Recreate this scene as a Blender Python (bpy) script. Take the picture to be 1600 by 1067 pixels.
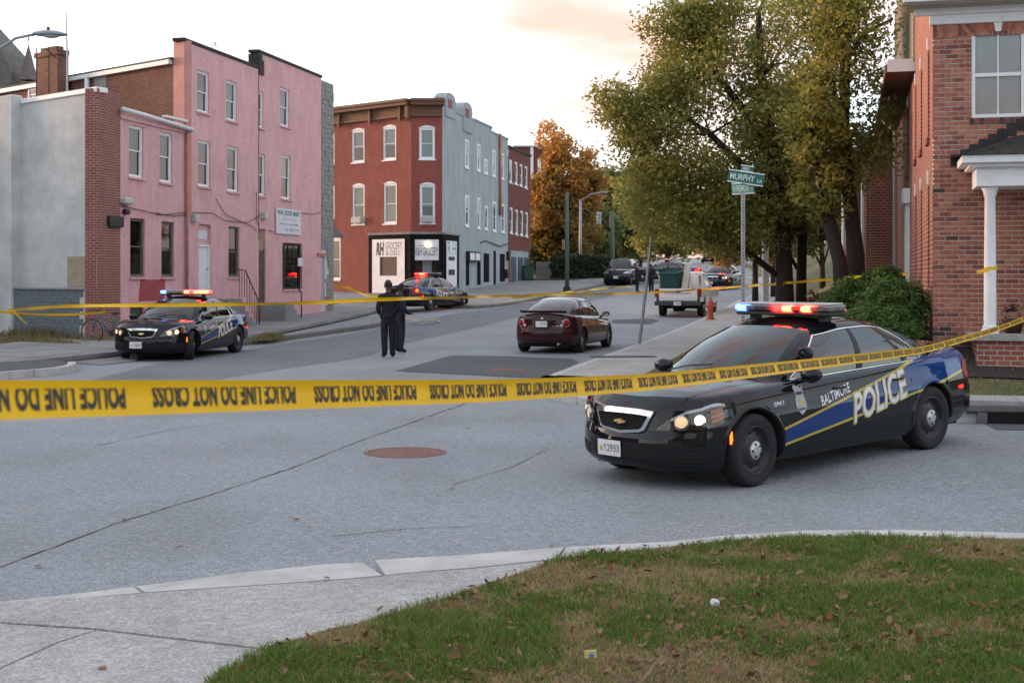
import bpy, bmesh, math, random
import numpy as np
from mathutils import Matrix, Vector
R = math.radians
for o in list(bpy.data.objects): bpy.data.objects.remove(o)
sc = bpy.context.scene
COL = sc.collection
# ---------------------------------------------------------------- camera
FPX, HOR, CAMH = 2100.0, 432.0, 2.0            # focal length in photo pixels, horizon row, eye height
cam = bpy.data.objects.new('camera', bpy.data.cameras.new('camera'))
COL.objects.link(cam); sc.camera = cam
cam.location = (0, 0, CAMH); cam.rotation_euler = (R(90), 0, 0)
cam.data.sensor_width = 36; cam.data.lens = 36*FPX/1600
cam.data.shift_y = -(533.5-HOR)/1600
cam.data.clip_start = .05; cam.data.clip_end = 6000
cam.data.dof.use_dof = True; cam.data.dof.focus_distance = 13.5; cam.data.dof.aperture_fstop = 5.6
# ---------------------------------------------------------------- sky, sun, exposure
SUN_EL, SUN_AZ = R(6), R(-62)                  # azimuth measured from +Y towards +X
w = bpy.data.worlds.new('World'); sc.world = w; w.use_nodes = True
nt = w.node_tree; nt.nodes.clear()
N = nt.nodes.new; L = nt.links.new
sky = N('ShaderNodeTexSky'); sky.sky_type = 'NISHITA'; sky.sun_disc = False
sky.sun_elevation = SUN_EL; sky.sun_rotation = SUN_AZ; sky.air_density = 1.0; sky.dust_density = 1.2; sky.ozone_density = 1.5
tc = N('ShaderNodeTexCoord')
mp = N('ShaderNodeMapping'); mp.inputs['Scale'].default_value = (1.0, 1.0, 3.2); mp.inputs['Location'].default_value = (-1.765, -.806, 1.872)
L(tc.outputs['Generated'], mp.inputs[0])
nz = N('ShaderNodeTexNoise'); nz.inputs['Scale'].default_value = 3.0; nz.inputs['Detail'].default_value = 7; nz.inputs['Roughness'].default_value = .52
nz.inputs['Distortion'].default_value = .5
L(mp.outputs[0], nz.inputs['Vector'])
cr = N('ShaderNodeValToRGB'); cr.color_ramp.elements[0].position = .43; cr.color_ramp.elements[1].position = .70
cr.color_ramp.elements[0].color = (0, 0, 0, 1); cr.color_ramp.elements[1].color = (1, 1, 1, 1)
L(nz.outputs['Fac'], cr.inputs[0])
cl = N('ShaderNodeMixRGB'); cl.inputs[1].default_value = (.80, .985, 1.12, 1); cl.inputs[2].default_value = (.95, .50, .40, 1)   # thin pale veil / peach cloud
L(cr.outputs[0], cl.inputs[0])
lum = N('ShaderNodeRGBToBW'); L(sky.outputs[0], lum.inputs[0])
lm = N('ShaderNodeMath'); lm.operation = 'MULTIPLY_ADD'; L(lum.outputs[0], lm.inputs[0]); lm.inputs[1].default_value = .16; lm.inputs[2].default_value = 1.36   # cloud as bright as the sky round it
sv = N('ShaderNodeVectorMath'); sv.operation = 'SCALE'; L(cl.outputs[0], sv.inputs[0]); L(lm.outputs[0], sv.inputs['Scale'])
mx = N('ShaderNodeMixRGB'); mf = N('ShaderNodeMapRange'); mf.inputs[3].default_value = .74; mf.inputs[4].default_value = .97; L(cr.outputs[0], mf.inputs[0]); L(mf.outputs[0], mx.inputs[0])
L(sky.outputs[0], mx.inputs[1]); L(sv.outputs[0], mx.inputs[2])
bg = N('ShaderNodeBackground'); bg.inputs[1].default_value = .12
L(mx.outputs[0], bg.inputs[0])
ow = N('ShaderNodeOutputWorld'); L(bg.outputs[0], ow.inputs[0])
sun = bpy.data.objects.new('sun', bpy.data.lights.new('sun', 'SUN')); COL.objects.link(sun)
sun.data.energy = .7; sun.data.angle = R(12); sun.data.color = (1, .55, .30)
sd = Vector((math.sin(SUN_AZ)*math.cos(SUN_EL), math.cos(SUN_AZ)*math.cos(SUN_EL), math.sin(SUN_EL)))
sun.rotation_euler = sd.to_track_quat('Z', 'Y').to_euler(); sun.location = (-60, 5, 30)
vs = sc.view_settings; vs.view_transform = 'Standard'; vs.look = 'None'; vs.gamma = 1; vs.exposure = 2.95
try: vs.use_curve_mapping = False
except Exception: pass
sc.cycles.max_bounces = 6; sc.cycles.transparent_max_bounces = 12
sc.cycles.use_denoising = True
# ---------------------------------------------------------------- helpers
def lin(c): return tuple((x/12.92 if x <= .04045 else ((x+.055)/1.055)**2.4) for x in c)
def hexc(h): return lin(tuple(int(h[i:i+2], 16)/255 for i in (0, 2, 4)))
def tag(o, label=None, cat=None, group=None, kind=None):
    if label: o['label'] = label
    if cat: o['category'] = cat
    if group: o['group'] = group
    if kind: o['kind'] = kind
    return o
def thing(name, label, cat, loc=(0, 0, 0), rz=0, group=None):
    o = bpy.data.objects.new(name, None); COL.objects.link(o)
    o.location = loc; o.rotation_euler = (0, 0, rz); o.empty_display_size = .2
    return tag(o, label, cat, group)
def copy_tree(o, parent=None):
    c = o.copy(); COL.objects.link(c); c.parent = parent
    for ch in list(o.children): copy_tree(ch, c)
    return c
def link(name, me, parent=None, M=None):
    o = bpy.data.objects.new(name, me); COL.objects.link(o); o.parent = parent
    if M is not None: o.matrix_local = M
    return o
def mesh(name, V, F, mats, smooth=False, fm=None):
    me = bpy.data.meshes.new(name)
    me.from_pydata([tuple(map(float, v)) for v in V], [], [tuple(map(int, f)) for f in F])
    for m in (mats if isinstance(mats, (list, tuple)) else [mats]): me.materials.append(m)
    if fm is not None: me.polygons.foreach_set('material_index', np.asarray(fm, dtype=np.int32))
    if smooth is not False:
        me.polygons.foreach_set('use_smooth', np.ones(len(me.polygons), dtype=bool))
    me.update()
    if smooth is not False and smooth is not True: me.set_sharp_from_angle(angle=R(smooth))
    return me
class MB:
    """collects shapes into one mesh"""
    def __init__(s, M=None): s.V = []; s.F = []; s.M = M or Matrix()
    def add(s, V, F, M=None):
        k = len(s.V); M = s.M @ M if M is not None else s.M
        s.V += [tuple(M @ Vector(v)) for v in V]; s.F += [tuple(i+k for i in f) for f in F]; return s
    def box(s, x0, x1, y0, y1, z0, z1, M=None, bev=0):
        if bev:
            b = bev
            V = []; 
            for (zz, ins) in ((z0, b), (z0+b, 0), (z1-b, 0), (z1, b)):
                V += [(x0+ins, y0+ins, zz), (x1-ins, y0+ins, zz), (x1-ins, y1-ins, zz), (x0+ins, y1-ins, zz)]
            F = [(3, 2, 1, 0), (12, 13, 14, 15)]
            for r in range(3):
                for i in range(4):
                    j = (i+1) % 4; F.append((r*4+i, r*4+j, r*4+4+j, r*4+4+i))
            return s.add(V, F, M)
        V = [(x0, y0, z0), (x1, y0, z0), (x1, y1, z0), (x0, y1, z0), (x0, y0, z1), (x1, y0, z1), (x1, y1, z1), (x0, y1, z1)]
        return s.add(V, [(0, 3, 2, 1), (4, 5, 6, 7), (0, 1, 5, 4), (1, 2, 6, 5), (2, 3, 7, 6), (3, 0, 4, 7)], M)
    def tube(s, pts, r, n=8, cap=True):
        pts = [Vector(p) for p in pts]; m = len(pts); rr = r if isinstance(r, (list, tuple)) else [r]*m
        V = []; up = None
        for i, p in enumerate(pts):
            d = (pts[min(i+1, m-1)]-pts[max(i-1, 0)]).normalized()
            if up is None: up = Vector((0, 0, 1)) if abs(d.z) < .9 else Vector((1, 0, 0))
            a = d.cross(up).normalized(); b = a.cross(d).normalized(); up = b
            for k in range(n):
                t = 2*math.pi*k/n; V.append(p+(a*math.cos(t)+b*math.sin(t))*rr[i])
        F = []
        for i in range(m-1):
            for k in range(n):
                j = (k+1) % n; F.append((i*n+k, i*n+j, (i+1)*n+j, (i+1)*n+k))
        if cap: F += [tuple(range(n-1, -1, -1)), tuple((m-1)*n+k for k in range(n))]
        return s.add(V, F)
    def lathe(s, prof, n=24, M=None, closed=False):
        """prof: (r, h) pairs round the local z axis"""
        V = []; m = len(prof)
        for r, h in prof:
            for k in range(n):
                t = 2*math.pi*k/n; V.append((r*math.cos(t), r*math.sin(t), h))
        F = []
        for i in range(m-1 if not closed else m):
            for k in range(n):
                j = (k+1) % n; i2 = (i+1) % m; F.append((i*n+k, i*n+j, i2*n+j, i2*n+k))
        return s.add(V, F, M)
    def prism(s, poly, y0, y1, M=None):
        """polygon in local x,z pushed from y0 to y1"""
        n = len(poly)
        V = [(x, y0, z) for x, z in poly]+[(x, y1, z) for x, z in poly]
        F = [tuple(range(n)), tuple(range(2*n-1, n-1, -1))]
        for i in range(n):
            j = (i+1) % n; F.append((j, i, n+i, n+j))
        return s.add(V, F, M)
    def flat(s, poly, z0, z1, M=None):
        """polygon in local x,y pushed from z0 to z1"""
        n = len(poly)
        V = [(x, y, z0) for x, y in poly]+[(x, y, z1) for x, y in poly]
        F = [tuple(range(n-1, -1, -1)), tuple(range(n, 2*n))]
        for i in range(n):
            j = (i+1) % n; F.append((i, j, n+j, n+i))
        return s.add(V, F, M)
    def grid(s, G, M=None, flip=False):
        """G: rows of points"""
        a, b = len(G), len(G[0]); V = [p for r in G for p in r]; F = []
        for i in range(a-1):
            for j in range(b-1):
                q = (i*b+j, i*b+j+1, (i+1)*b+j+1, (i+1)*b+j); F.append(q[::-1] if flip else q)
        return s.add(V, F, M)
    def sphere(s, c, r, n=12, m=8, sc=(1, 1, 1)):
        G = []
        for i in range(m+1):
            a = math.pi*i/m
            G.append([(c[0]+r*sc[0]*math.sin(a)*math.cos(2*math.pi*k/n), c[1]+r*sc[1]*math.sin(a)*math.sin(2*math.pi*k/n), c[2]+r*sc[2]*math.cos(a)) for k in range(n+1)])
        return s.grid(G, flip=True)
    def build(s, name, mat, parent=None, smooth=False, M=None, bevel=0):
        me = mesh(name, s.V, s.F, mat, smooth)
        o = link(name, me, parent, M)
        if bevel:
            bm = bmesh.new(); bm.from_mesh(me)
            es = [e for e in bm.edges if len(e.link_faces) == 2 and e.calc_face_angle(0) > .6]
            bmesh.ops.bevel(bm, geom=es, offset=bevel, segments=2, affect='EDGES', profile=.7); bm.to_mesh(me); bm.free()
        return o
_txtc = {}
def text_mesh(s, bold=0., shear=0., space=1.0):
    """letters as flat triangles, height of capitals = 1, starting at x = 0; returns V (n,2), F, width"""
    k = (s, bold, shear, space)
    if k in _txtc: return _txtc[k]
    c = bpy.data.curves.new('t', 'FONT'); c.body = s; c.offset = bold; c.shear = shear; c.space_character = space; c.resolution_u = 3
    o = bpy.data.objects.new('t', c); COL.objects.link(o)
    me = bpy.data.meshes.new_from_object(o.evaluated_get(bpy.context.evaluated_depsgraph_get()))
    V = np.array([v.co[:2] for v in me.vertices]); F = [tuple(p.vertices) for p in me.polygons]
    bpy.data.objects.remove(o); bpy.data.meshes.remove(me); bpy.data.curves.remove(c)
    x0 = V[:, 0].min(); V[:, 0] -= x0; y0 = V[:, 1].min(); h = V[:, 1].max()-y0
    V[:, 1] -= y0; V /= h
    _txtc[k] = (V, F, V[:, 0].max()); return _txtc[k]
def text_flat(s, w_, h_, M, bold=0., shear=0., space=1., mb=None, off=0):
    """lettering w_ x h_ in the local x,z plane at y = off, centred in x, z from 0"""
    V, F, W = text_mesh(s, bold, shear, space)
    mb = mb or MB()
    return mb.add([((v[0]/W-.5)*w_, off, v[1]*h_) for v in V], F, M)
# ---------------------------------------------------------------- materials
MATS = {}
def newmat(name):
    m = bpy.data.materials.new(name); m.use_nodes = True; MATS[name] = m
    t = m.node_tree; return m, t, t.nodes['Principled BSDF'], t.nodes.new, t.links.new
def mat(name, col, rough=.6, metal=0., var=.12, scale=6., bump=0., bscale=60., spec=.5, coat=0., emit=None, estr=1., col2=None, detail=4, stretch=None, dirt=0., coords='Object'):
    """plain surface with colour mottling (col -> col2 or col darkened by var) and fine relief"""
    m, t, b, n, l = newmat(name)
    b.inputs['Roughness'].default_value = rough; b.inputs['Metallic'].default_value = metal
    b.inputs['Specular IOR Level'].default_value = spec; b.inputs['Coat Weight'].default_value = coat; b.inputs['Coat IOR'].default_value = 1.42; b.inputs['Coat Roughness'].default_value = .04
    tcn = n('ShaderNodeTexCoord'); src = tcn.outputs[coords]
    if stretch:
        mpn = n('ShaderNodeMapping'); mpn.inputs['Scale'].default_value = stretch; l(src, mpn.inputs[0]); src = mpn.outputs[0]
    if var > 0 or col2:
        z = n('ShaderNodeTexNoise'); z.inputs['Scale'].default_value = scale; z.inputs['Detail'].default_value = detail; z.inputs['Roughness'].default_value = .65
        l(src, z.inputs['Vector'])
        mr = n('ShaderNodeMapRange'); mr.inputs[1].default_value = .32; mr.inputs[2].default_value = .68; l(z.outputs['Fac'], mr.inputs[0])
        x = n('ShaderNodeMixRGB'); x.inputs[1].default_value = (*col, 1)
        x.inputs[2].default_value = (*(col2 or tuple(c*(1-var*2) for c in col)), 1)
        l(mr.outputs[0], x.inputs[0]); l(x.outputs[0], b.inputs['Base Color'])
    else: b.inputs['Base Color'].default_value = (*col, 1)
    if bump:
        z2 = n('ShaderNodeTexNoise'); z2.inputs['Scale'].default_value = bscale; z2.inputs['Detail'].default_value = 3
        l(src, z2.inputs['Vector'])
        bp = n('ShaderNodeBump'); bp.inputs['Strength'].default_value = bump; bp.inputs['Distance'].default_value = .01
        l(z2.outputs['Fac'], bp.inputs['Height']); l(bp.outputs[0], b.inputs['Normal'])
    if emit:
        b.inputs['Emission Color'].default_value = (*emit, 1); b.inputs['Emission Strength'].default_value = estr
    return m
def brickmat(name, c1, c2, mortar, bw=.21, bh=.075, ms=.010, bump=.6, rough=.85, patch=None, patchamt=0., pscale=1.2, mixm=0., wear=None):
    """running-bond brickwork on the wall's own x,z"""
    m, t, b, n, l = newmat(name)
    b.inputs['Roughness'].default_value = rough; b.inputs['Specular IOR Level'].default_value = .25
    tcn = n('ShaderNodeTexCoord'); sp = n('ShaderNodeSeparateXYZ'); l(tcn.outputs['Object'], sp.inputs[0])
    ad = n('ShaderNodeMath'); ad.operation = 'ADD'; l(sp.outputs[0], ad.inputs[0]); l(sp.outputs[1], ad.inputs[1])
    cb = n('ShaderNodeCombineXYZ'); l(ad.outputs[0], cb.inputs[0]); l(sp.outputs[2], cb.inputs[1])
    br = n('ShaderNodeTexBrick'); l(cb.outputs[0], br.inputs['Vector'])
    br.inputs['Color1'].default_value = (*c1, 1); br.inputs['Color2'].default_value = (*c2, 1); br.inputs['Mortar'].default_value = (*mortar, 1)
    br.inputs['Scale'].default_value = 1; br.inputs['Mortar Size'].default_value = ms; br.inputs['Mortar Smooth'].default_value = .3
    br.inputs['Brick Width'].default_value = bw; br.inputs['Row Height'].default_value = bh; br.inputs['Bias'].default_value = 0
    out = br.outputs['Color']
    z = n('ShaderNodeTexNoise'); z.inputs['Scale'].default_value = pscale; z.inputs['Detail'].default_value = 6; z.inputs['Roughness'].default_value = .7
    l(tcn.outputs['Object'], z.inputs['Vector'])
    mr = n('ShaderNodeMapRange'); mr.inputs[1].default_value = .42; mr.inputs[2].default_value = .72; mr.inputs[4].default_value = patchamt
    l(z.outputs['Fac'], mr.inputs[0])
    x = n('ShaderNodeMixRGB'); l(out, x.inputs[1]); x.inputs[2].default_value = (*(patch or tuple(c*.5 for c in c1)), 1); l(mr.outputs[0], x.inputs[0]); out = x.outputs[0]
    if wear:      # chipped paint, small dark flecks
        z3 = n('ShaderNodeTexNoise'); z3.inputs['Scale'].default_value = 5.5; z3.inputs['Detail'].default_value = 5; z3.inputs['Roughness'].default_value = .75
        l(tcn.outputs['Object'], z3.inputs['Vector'])
        m3 = n('ShaderNodeMapRange'); m3.inputs[1].default_value = .605; m3.inputs[2].default_value = .66; m3.inputs[4].default_value = .75; l(z3.outputs['Fac'], m3.inputs[0])
        x3 = n('ShaderNodeMixRGB'); l(out, x3.inputs[1]); x3.inputs[2].default_value = (*wear, 1); l(m3.outputs[0], x3.inputs[0]); out = x3.outputs[0]
    mps = n('ShaderNodeMapping'); mps.inputs['Scale'].default_value = (1.6, 1.6, .55); l(tcn.outputs['Object'], mps.inputs[0])     # rain streaks
    zs = n('ShaderNodeTexNoise'); zs.inputs['Scale'].default_value = 1.4; zs.inputs['Detail'].default_value = 5; l(mps.outputs[0], zs.inputs['Vector'])
    msr = n('ShaderNodeMapRange'); msr.inputs[1].default_value = .3; msr.inputs[2].default_value = .7; msr.inputs[3].default_value = .88; msr.inputs[4].default_value = 1.07; l(zs.outputs['Fac'], msr.inputs[0])
    vsn = n('ShaderNodeVectorMath'); vsn.operation = 'SCALE'; l(out, vsn.inputs[0]); l(msr.outputs[0], vsn.inputs['Scale']); out = vsn.outputs[0]
    l(out, b.inputs['Base Color'])
    z2 = n('ShaderNodeTexNoise'); z2.inputs['Scale'].default_value = 55; l(tcn.outputs['Object'], z2.inputs['Vector'])
    ma = n('ShaderNodeMath'); ma.operation = 'MULTIPLY_ADD'; ma.inputs[1].default_value = -1.; l(br.outputs['Fac'], ma.inputs[0])
    mm = n('ShaderNodeMath'); mm.operation = 'MULTIPLY'; mm.inputs[1].default_value = .35; l(z2.outputs['Fac'], mm.inputs[0]); l(mm.outputs[0], ma.inputs[2])
    bp = n('ShaderNodeBump'); bp.inputs['Strength'].default_value = bump; bp.inputs['Distance'].default_value = .012
    l(ma.outputs[0], bp.inputs['Height']); l(bp.outputs[0], b.inputs['Normal'])
    return m
def glassmat(name, tint=(.25, .3, .3), thr=.35, rough=.02, ior=1.5, boost=.06):
    """thin tinted pane: part see-through, part mirror by Fresnel"""
    m = bpy.data.materials.new(name); m.use_nodes = True; t = m.node_tree; t.nodes.clear(); n = t.nodes.new; l = t.links.new
    tr = n('ShaderNodeBsdfTransparent'); tr.inputs[0].default_value = (*tint, 1)
    gl = n('ShaderNodeBsdfGlossy'); gl.inputs['Roughness'].default_value = rough; gl.inputs[0].default_value = (.95, .95, .95, 1)
    fr = n('ShaderNodeFresnel'); fr.inputs[0].default_value = ior
    ad = n('ShaderNodeMath'); ad.operation = 'ADD'; ad.use_clamp = True; l(fr.outputs[0], ad.inputs[0]); ad.inputs[1].default_value = boost
    mix = n('ShaderNodeMixShader'); l(ad.outputs[0], mix.inputs[0]); l(tr.outputs[0], mix.inputs[1]); l(gl.outputs[0], mix.inputs[2])
    o = n('ShaderNodeOutputMaterial'); l(mix.outputs[0], o.inputs[0]); MATS[name] = m; return m
def leafmat(name, cols, rough=.55, trans=.25, gain=1.):
    cols = [tuple(v*gain for v in c) for c in cols]
    """leaf colour picked per leaf from the stored tone"""
    m, t, b, n, l = newmat(name)
    a = n('ShaderNodeAttribute'); a.attribute_name = 'tone'
    r = n('ShaderNodeValToRGB'); e = r.color_ramp.elements
    for i, c in enumerate(cols):
        p = i/(len(cols)-1)
        if i == 0: x = e[0]; x.position = 0
        elif i == len(cols)-1: x = e[1] if len(cols) == 2 else e[-1]; x.position = 1
        else: x = e.new(p)
        x.color = (*c, 1)
    l(a.outputs['Fac'], r.inputs[0]); l(r.outputs[0], b.inputs['Base Color']); b.inputs['Roughness'].default_value = rough
    b.inputs['Specular IOR Level'].default_value = .25
    if trans:
        tn = n('ShaderNodeBsdfTranslucent'); l(r.outputs[0], tn.inputs[0]); ms = n('ShaderNodeMixShader'); ms.inputs[0].default_value = trans
        l(b.outputs[0], ms.inputs[1]); l(tn.outputs[0], ms.inputs[2]); l(ms.outputs[0], t.nodes['Material Output'].inputs[0])
    return m
def emat(name, col, s):
    return mat(name, tuple(min(1, c) for c in col), .3, var=0, emit=col, estr=s)
# ---------------------------------------------------------------- layout
def gz(y):
    """street level rises beyond the crossing"""
    if y < 32: return 0.
    if y < 60: return .033*(y-32)**2/56
    if y < 86: return .462+.033*(y-60)
    if y < 240: return 1.32+.026*(y-86)
    return 5.32+.012*(min(y, 420)-240)
def at(px, py, y):
    """place point of photo pixel at distance y"""
    return Vector(((px-800)*y/FPX, y, CAMH-(py-HOR)*y/FPX))
def onroad(px, py, h=0.):
    """street point seen at a pixel, h above the street"""
    lo, hi = 3., 400.
    for _ in range(60):
        m = (lo+hi)/2
        if HOR+(CAMH-gz(m)-h)*FPX/m > py: lo = m
        else: hi = m
    return Vector(((px-800)*lo/FPX, lo, gz(lo)+h))
UX = Vector((.2162, .9764, 0)); NX = Vector((-.9764, .2162, 0)); O0 = Vector((-7.19, 40.8, 0))
class Frame:
    """a vertical wall plane: x along, z up, -y outwards"""
    def __init__(s, o, d):
        s.o = Vector((o[0], o[1], o[2] if len(o) > 2 else 0.)); s.d = Vector((d[0], d[1], 0)).normalized()
        s.M = Matrix.Translation(s.o) @ Matrix.Rotation(math.atan2(s.d.y, s.d.x), 4, 'Z')
    def s_(s, px):
        k = (px-800)/FPX
        return (k*s.o.y-s.o.x)/(s.d.x-k*s.d.y)
    def at(s, px, py):
        t = s.s_(px); y = s.o.y+s.d.y*t
        return t, CAMH+(HOR-py)*y/FPX-s.o.z
    def rect(s, px0, px1, py0, py1):
        a, z1 = s.at(px0, py0); _, z0 = s.at(px0, py1); b = s.s_(px1)
        return a, b, z0, z1
    def local(s, root): return Matrix.Translation(-root.location) @ s.M
# ================================================================= materials of the ground
def asphaltmat(name, c1, c2, speck, warm=None, sc1=.25, k=1.):
    m, t, b, n, l = newmat(name)
    tcn = n('ShaderNodeTexCoord'); src = tcn.outputs['Object']
    z = n('ShaderNodeTexNoise'); z.inputs['Scale'].default_value = sc1; z.inputs['Detail'].default_value = 5; z.inputs['Roughness'].default_value = .6; l(src, z.inputs['Vector'])
    mr = n('ShaderNodeMapRange'); mr.inputs[1].default_value = .35; mr.inputs[2].default_value = .65; l(z.outputs['Fac'], mr.inputs[0])
    x = n('ShaderNodeMixRGB'); x.inputs[1].default_value = (*c1, 1); x.inputs[2].default_value = (*c2, 1); l(mr.outputs[0], x.inputs[0])
    # oil and tyre stains: soft dark blots stretched along the street
    mp_ = n('ShaderNodeMapping'); mp_.inputs['Scale'].default_value = (.55, .16, 1); mp_.inputs['Rotation'].default_value = (0, 0, .22); l(src, mp_.inputs[0])
    z4 = n('ShaderNodeTexNoise'); z4.inputs['Scale'].default_value = 1.3; z4.inputs['Detail'].default_value = 3; l(mp_.outputs[0], z4.inputs['Vector'])
    m4 = n('ShaderNodeMapRange'); m4.inputs[1].default_value = .52; m4.inputs[2].default_value = .76; m4.inputs[4].default_value = .36; l(z4.outputs['Fac'], m4.inputs[0])
    x4 = n('ShaderNodeMixRGB'); l(x.outputs[0], x4.inputs[1]); x4.inputs[2].default_value = (*tuple(c*.45 for c in c1), 1); l(m4.outputs[0], x4.inputs[0])
    # aggregate
    v = n('ShaderNodeTexVoronoi'); v.inputs['Scale'].default_value = 85; l(src, v.inputs['Vector'])
    sp_ = n('ShaderNodeSeparateColor'); l(v.outputs['Color'], sp_.inputs[0])
    m2 = n('ShaderNodeMapRange'); m2.inputs[1].default_value = .25; m2.inputs[2].default_value = 1.; m2.inputs[3].default_value = 1-.38*k; m2.inputs[4].default_value = 1+.45*k; l(sp_.outputs[0], m2.inputs[0])
    z3 = n('ShaderNodeTexNoise'); z3.inputs['Scale'].default_value = 14; z3.inputs['Detail'].default_value = 4; l(src, z3.inputs['Vector'])
    m3 = n('ShaderNodeMapRange'); m3.inputs[1].default_value = .3; m3.inputs[2].default_value = .7; m3.inputs[3].default_value = .86; m3.inputs[4].default_value = 1.14; l(z3.outputs['Fac'], m3.inputs[0])
    mu = n('ShaderNodeMath'); mu.operation = 'MULTIPLY'; l(m2.outputs[0], mu.inputs[0]); l(m3.outputs[0], mu.inputs[1])
    sc_ = n('ShaderNodeVectorMath'); sc_.operation = 'SCALE'; l(x4.outputs[0], sc_.inputs[0]); l(mu.outputs[0], sc_.inputs['Scale'])
    l(sc_.outputs[0], b.inputs['Base Color']); b.inputs['Roughness'].default_value = .82; b.inputs['Specular IOR Level'].default_value = .35
    bp = n('ShaderNodeBump'); bp.inputs['Strength'].default_value = .5; bp.inputs['Distance'].default_value = .006
    l(v.outputs['Distance'], bp.inputs['Height']); l(bp.outputs[0], b.inputs['Normal'])
    return m
M_road = asphaltmat('asphalt_worn', (.265, .290, .304), (.212, .232, .244), .3, k=.75)
M_lane = asphaltmat('asphalt_older', (.165, .185, .200), (.135, .152, .165), .3)
M_patch = asphaltmat('asphalt_patch', (.092, .098, .104), (.074, .079, .084), .3)
M_conc = asphaltmat('concrete_walk', (.40, .40, .375), (.31, .305, .285), .3, sc1=.8, k=.62)
M_conc2 = asphaltmat('concrete_walk_old', (.25, .255, .25), (.19, .19, .185), .3, sc1=.5, k=.5)
M_kerb = mat('kerb_concrete', (.52, .52, .50), .85, col2=(.33, .325, .305), var=.2, scale=2.6, bump=.5, bscale=60, detail=9)
M_kerb2 = mat('kerb_stone_old', (.17, .165, .16), .85, var=.2, scale=3, bump=.3, bscale=40)
M_soil = mat('lawn_soil', (.13, .10, .06), .95, col2=(.085, .075, .04), var=.2, scale=3, bump=.6, bscale=50)
M_turf = mat('lawn_turf', (.060, .078, .026), .95, col2=(.12, .098, .05), var=.2, scale=1.6, bump=.8, bscale=45, detail=8)
M_dirt = mat('dirt', (.10, .082, .060), .95, var=.25, scale=3, bump=.6, bscale=40)
M_crack = mat('tar_crack', (.022, .021, .020), .9, var=.3, scale=10)
# ================================================================= the ground and the road
def sheet(name, xs, ys, zf, m, kind='structure'):
    V = [(x, y, zf(x, y)) for y in ys for x in xs]; nx = len(xs); F = []
    for j in range(len(ys)-1):
        for i in range(nx-1): F.append((j*nx+i, j*nx+i+1, (j+1)*nx+i+1, (j+1)*nx+i))
    o = link(name, mesh(name, V, F, m, True)); return tag(o, kind=kind)
def gz2(x, y):
    S_ = lambda t: (lambda q: q*q*(3-2*q))(min(1., max(0., t)))
    return gz(y)+.105*S_((x+y-15.2)/4)*(1-S_((y-17.6)/4))*S_(x/2)
GZV2 = np.vectorize(gz2)
ysr = list(np.arange(-20, 8, 5))+list(np.arange(8, 30, .75))+list(np.arange(30, 110, 2))+list(np.arange(110, 425, 10))
ground = sheet('ground', [-1500, -400, -160, -60, -20, 0, 20, 60, 160, 400, 1500], ysr+[600, 1500, 4000], lambda x, y: gz(y)-.08, M_dirt)
road = sheet('road', list(np.arange(-60, -1, 10))+list(np.arange(0, 12, .75))+list(np.arange(15, 71, 10)), ysr, gz2, M_road)
def drape(name, pts, h, m, parent, sub=1, thick=0.):
    """flat polygon over the street given by plan points, h above it"""
    mb = MB(); n = len(pts)
    V = [(p[0], p[1], gz(p[1])+h) for p in pts]; F = [tuple(range(n))]
    if thick:
        V += [(p[0], p[1], gz(p[1])+h-thick) for p in pts]
        for i in range(n): j = (i+1) % n; F.append((i, n+i, n+j, j))
    # orientation up
    a = sum(pts[i][0]*pts[(i+1) % n][1]-pts[(i+1) % n][0]*pts[i][1] for i in range(n))
    if a < 0: F = [f[::-1] for f in F]
    mb.add(V, F); return mb.build(name, m, parent)
def pxy(px, py, h=0.): v = onroad(px, py, h); return (v.x, v.y)
def strip(name, A, B, h, m, parent, kind=None):
    """band between two plan polylines, following the street"""
    G = [[(a[0], a[1], gz(a[1])+h), (b[0], b[1], gz(b[1])+h)] for a, b in zip(A, B)]
    o = MB().grid(G).build(name, m, parent)
    if o.data.polygons[0].normal.z < 0: o.data.flip_normals()
    return o
# darker old lane along the far kerb
up = [(120, 600), (240, 569), (420, 541), (592, 514), (700, 492), (800, 478), (902, 459), (960, 446), (1010, 436)]
dn = [(300, 600), (430, 578), (560, 560), (640, 535), (760, 508), (830, 490), (935, 468), (1000, 452), (1040, 440)]
def densify(P, k=4):
    out = []
    for a, b in zip(P[:-1], P[1:]):
        for i in range(k): out.append((a[0]+(b[0]-a[0])*i/k, a[1]+(b[1]-a[1])*i/k))
    return out+[P[-1]]
strip('old_lane', densify([pxy(*p) for p in up]), densify([pxy(*p) for p in dn]), .004, M_lane, road)
drape('repair_patch', [pxy(*p) for p in ((618, 580), (706, 555.5), (800, 557), (893, 561), (905, 566), (850, 592))], .008, M_patch, road)
drape('repair_patch', [pxy(*p) for p in ((955, 505), (958, 500), (1018, 498), (1030, 501), (1016, 507))], .006, M_patch, road)
random.seed(4)
def crack(pts, wd, h=.005):
    P = [Vector(pxy(*p)) for p in pts]; Q = []
    for a, b in zip(P[:-1], P[1:]):
        k = max(3, int((b-a).length/.12))
        for i in range(k): Q.append(a.lerp(b, i/k))
    A = []; B = []
    for i, p in enumerate(Q):
        d = (Q[min(i+1, len(Q)-1)]-Q[max(i-1, 0)]).normalized(); nn = Vector((-d.y, d.x))
        j = random.gauss(0, wd*.35); w_ = wd*random.uniform(.35, 1.2)
        A.append(p+nn*(j-w_/2)); B.append(p+nn*(j+w_/2))
    strip('crack', A, B, h, M_crack, road)
crack([(-60, 912), (0, 886), (95, 851), (190, 815), (330, 773), (460, 730), (560, 690), (700, 640)], .016)
crack([(700, 640), (790, 610), (880, 575)], .02)
crack([(150, 697), (260, 673), (400, 652)], .012)
crack([(520, 838), (640, 826), (760, 822)], .010)
crack([(860, 700), (800, 730), (700, 760)], .009)
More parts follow.
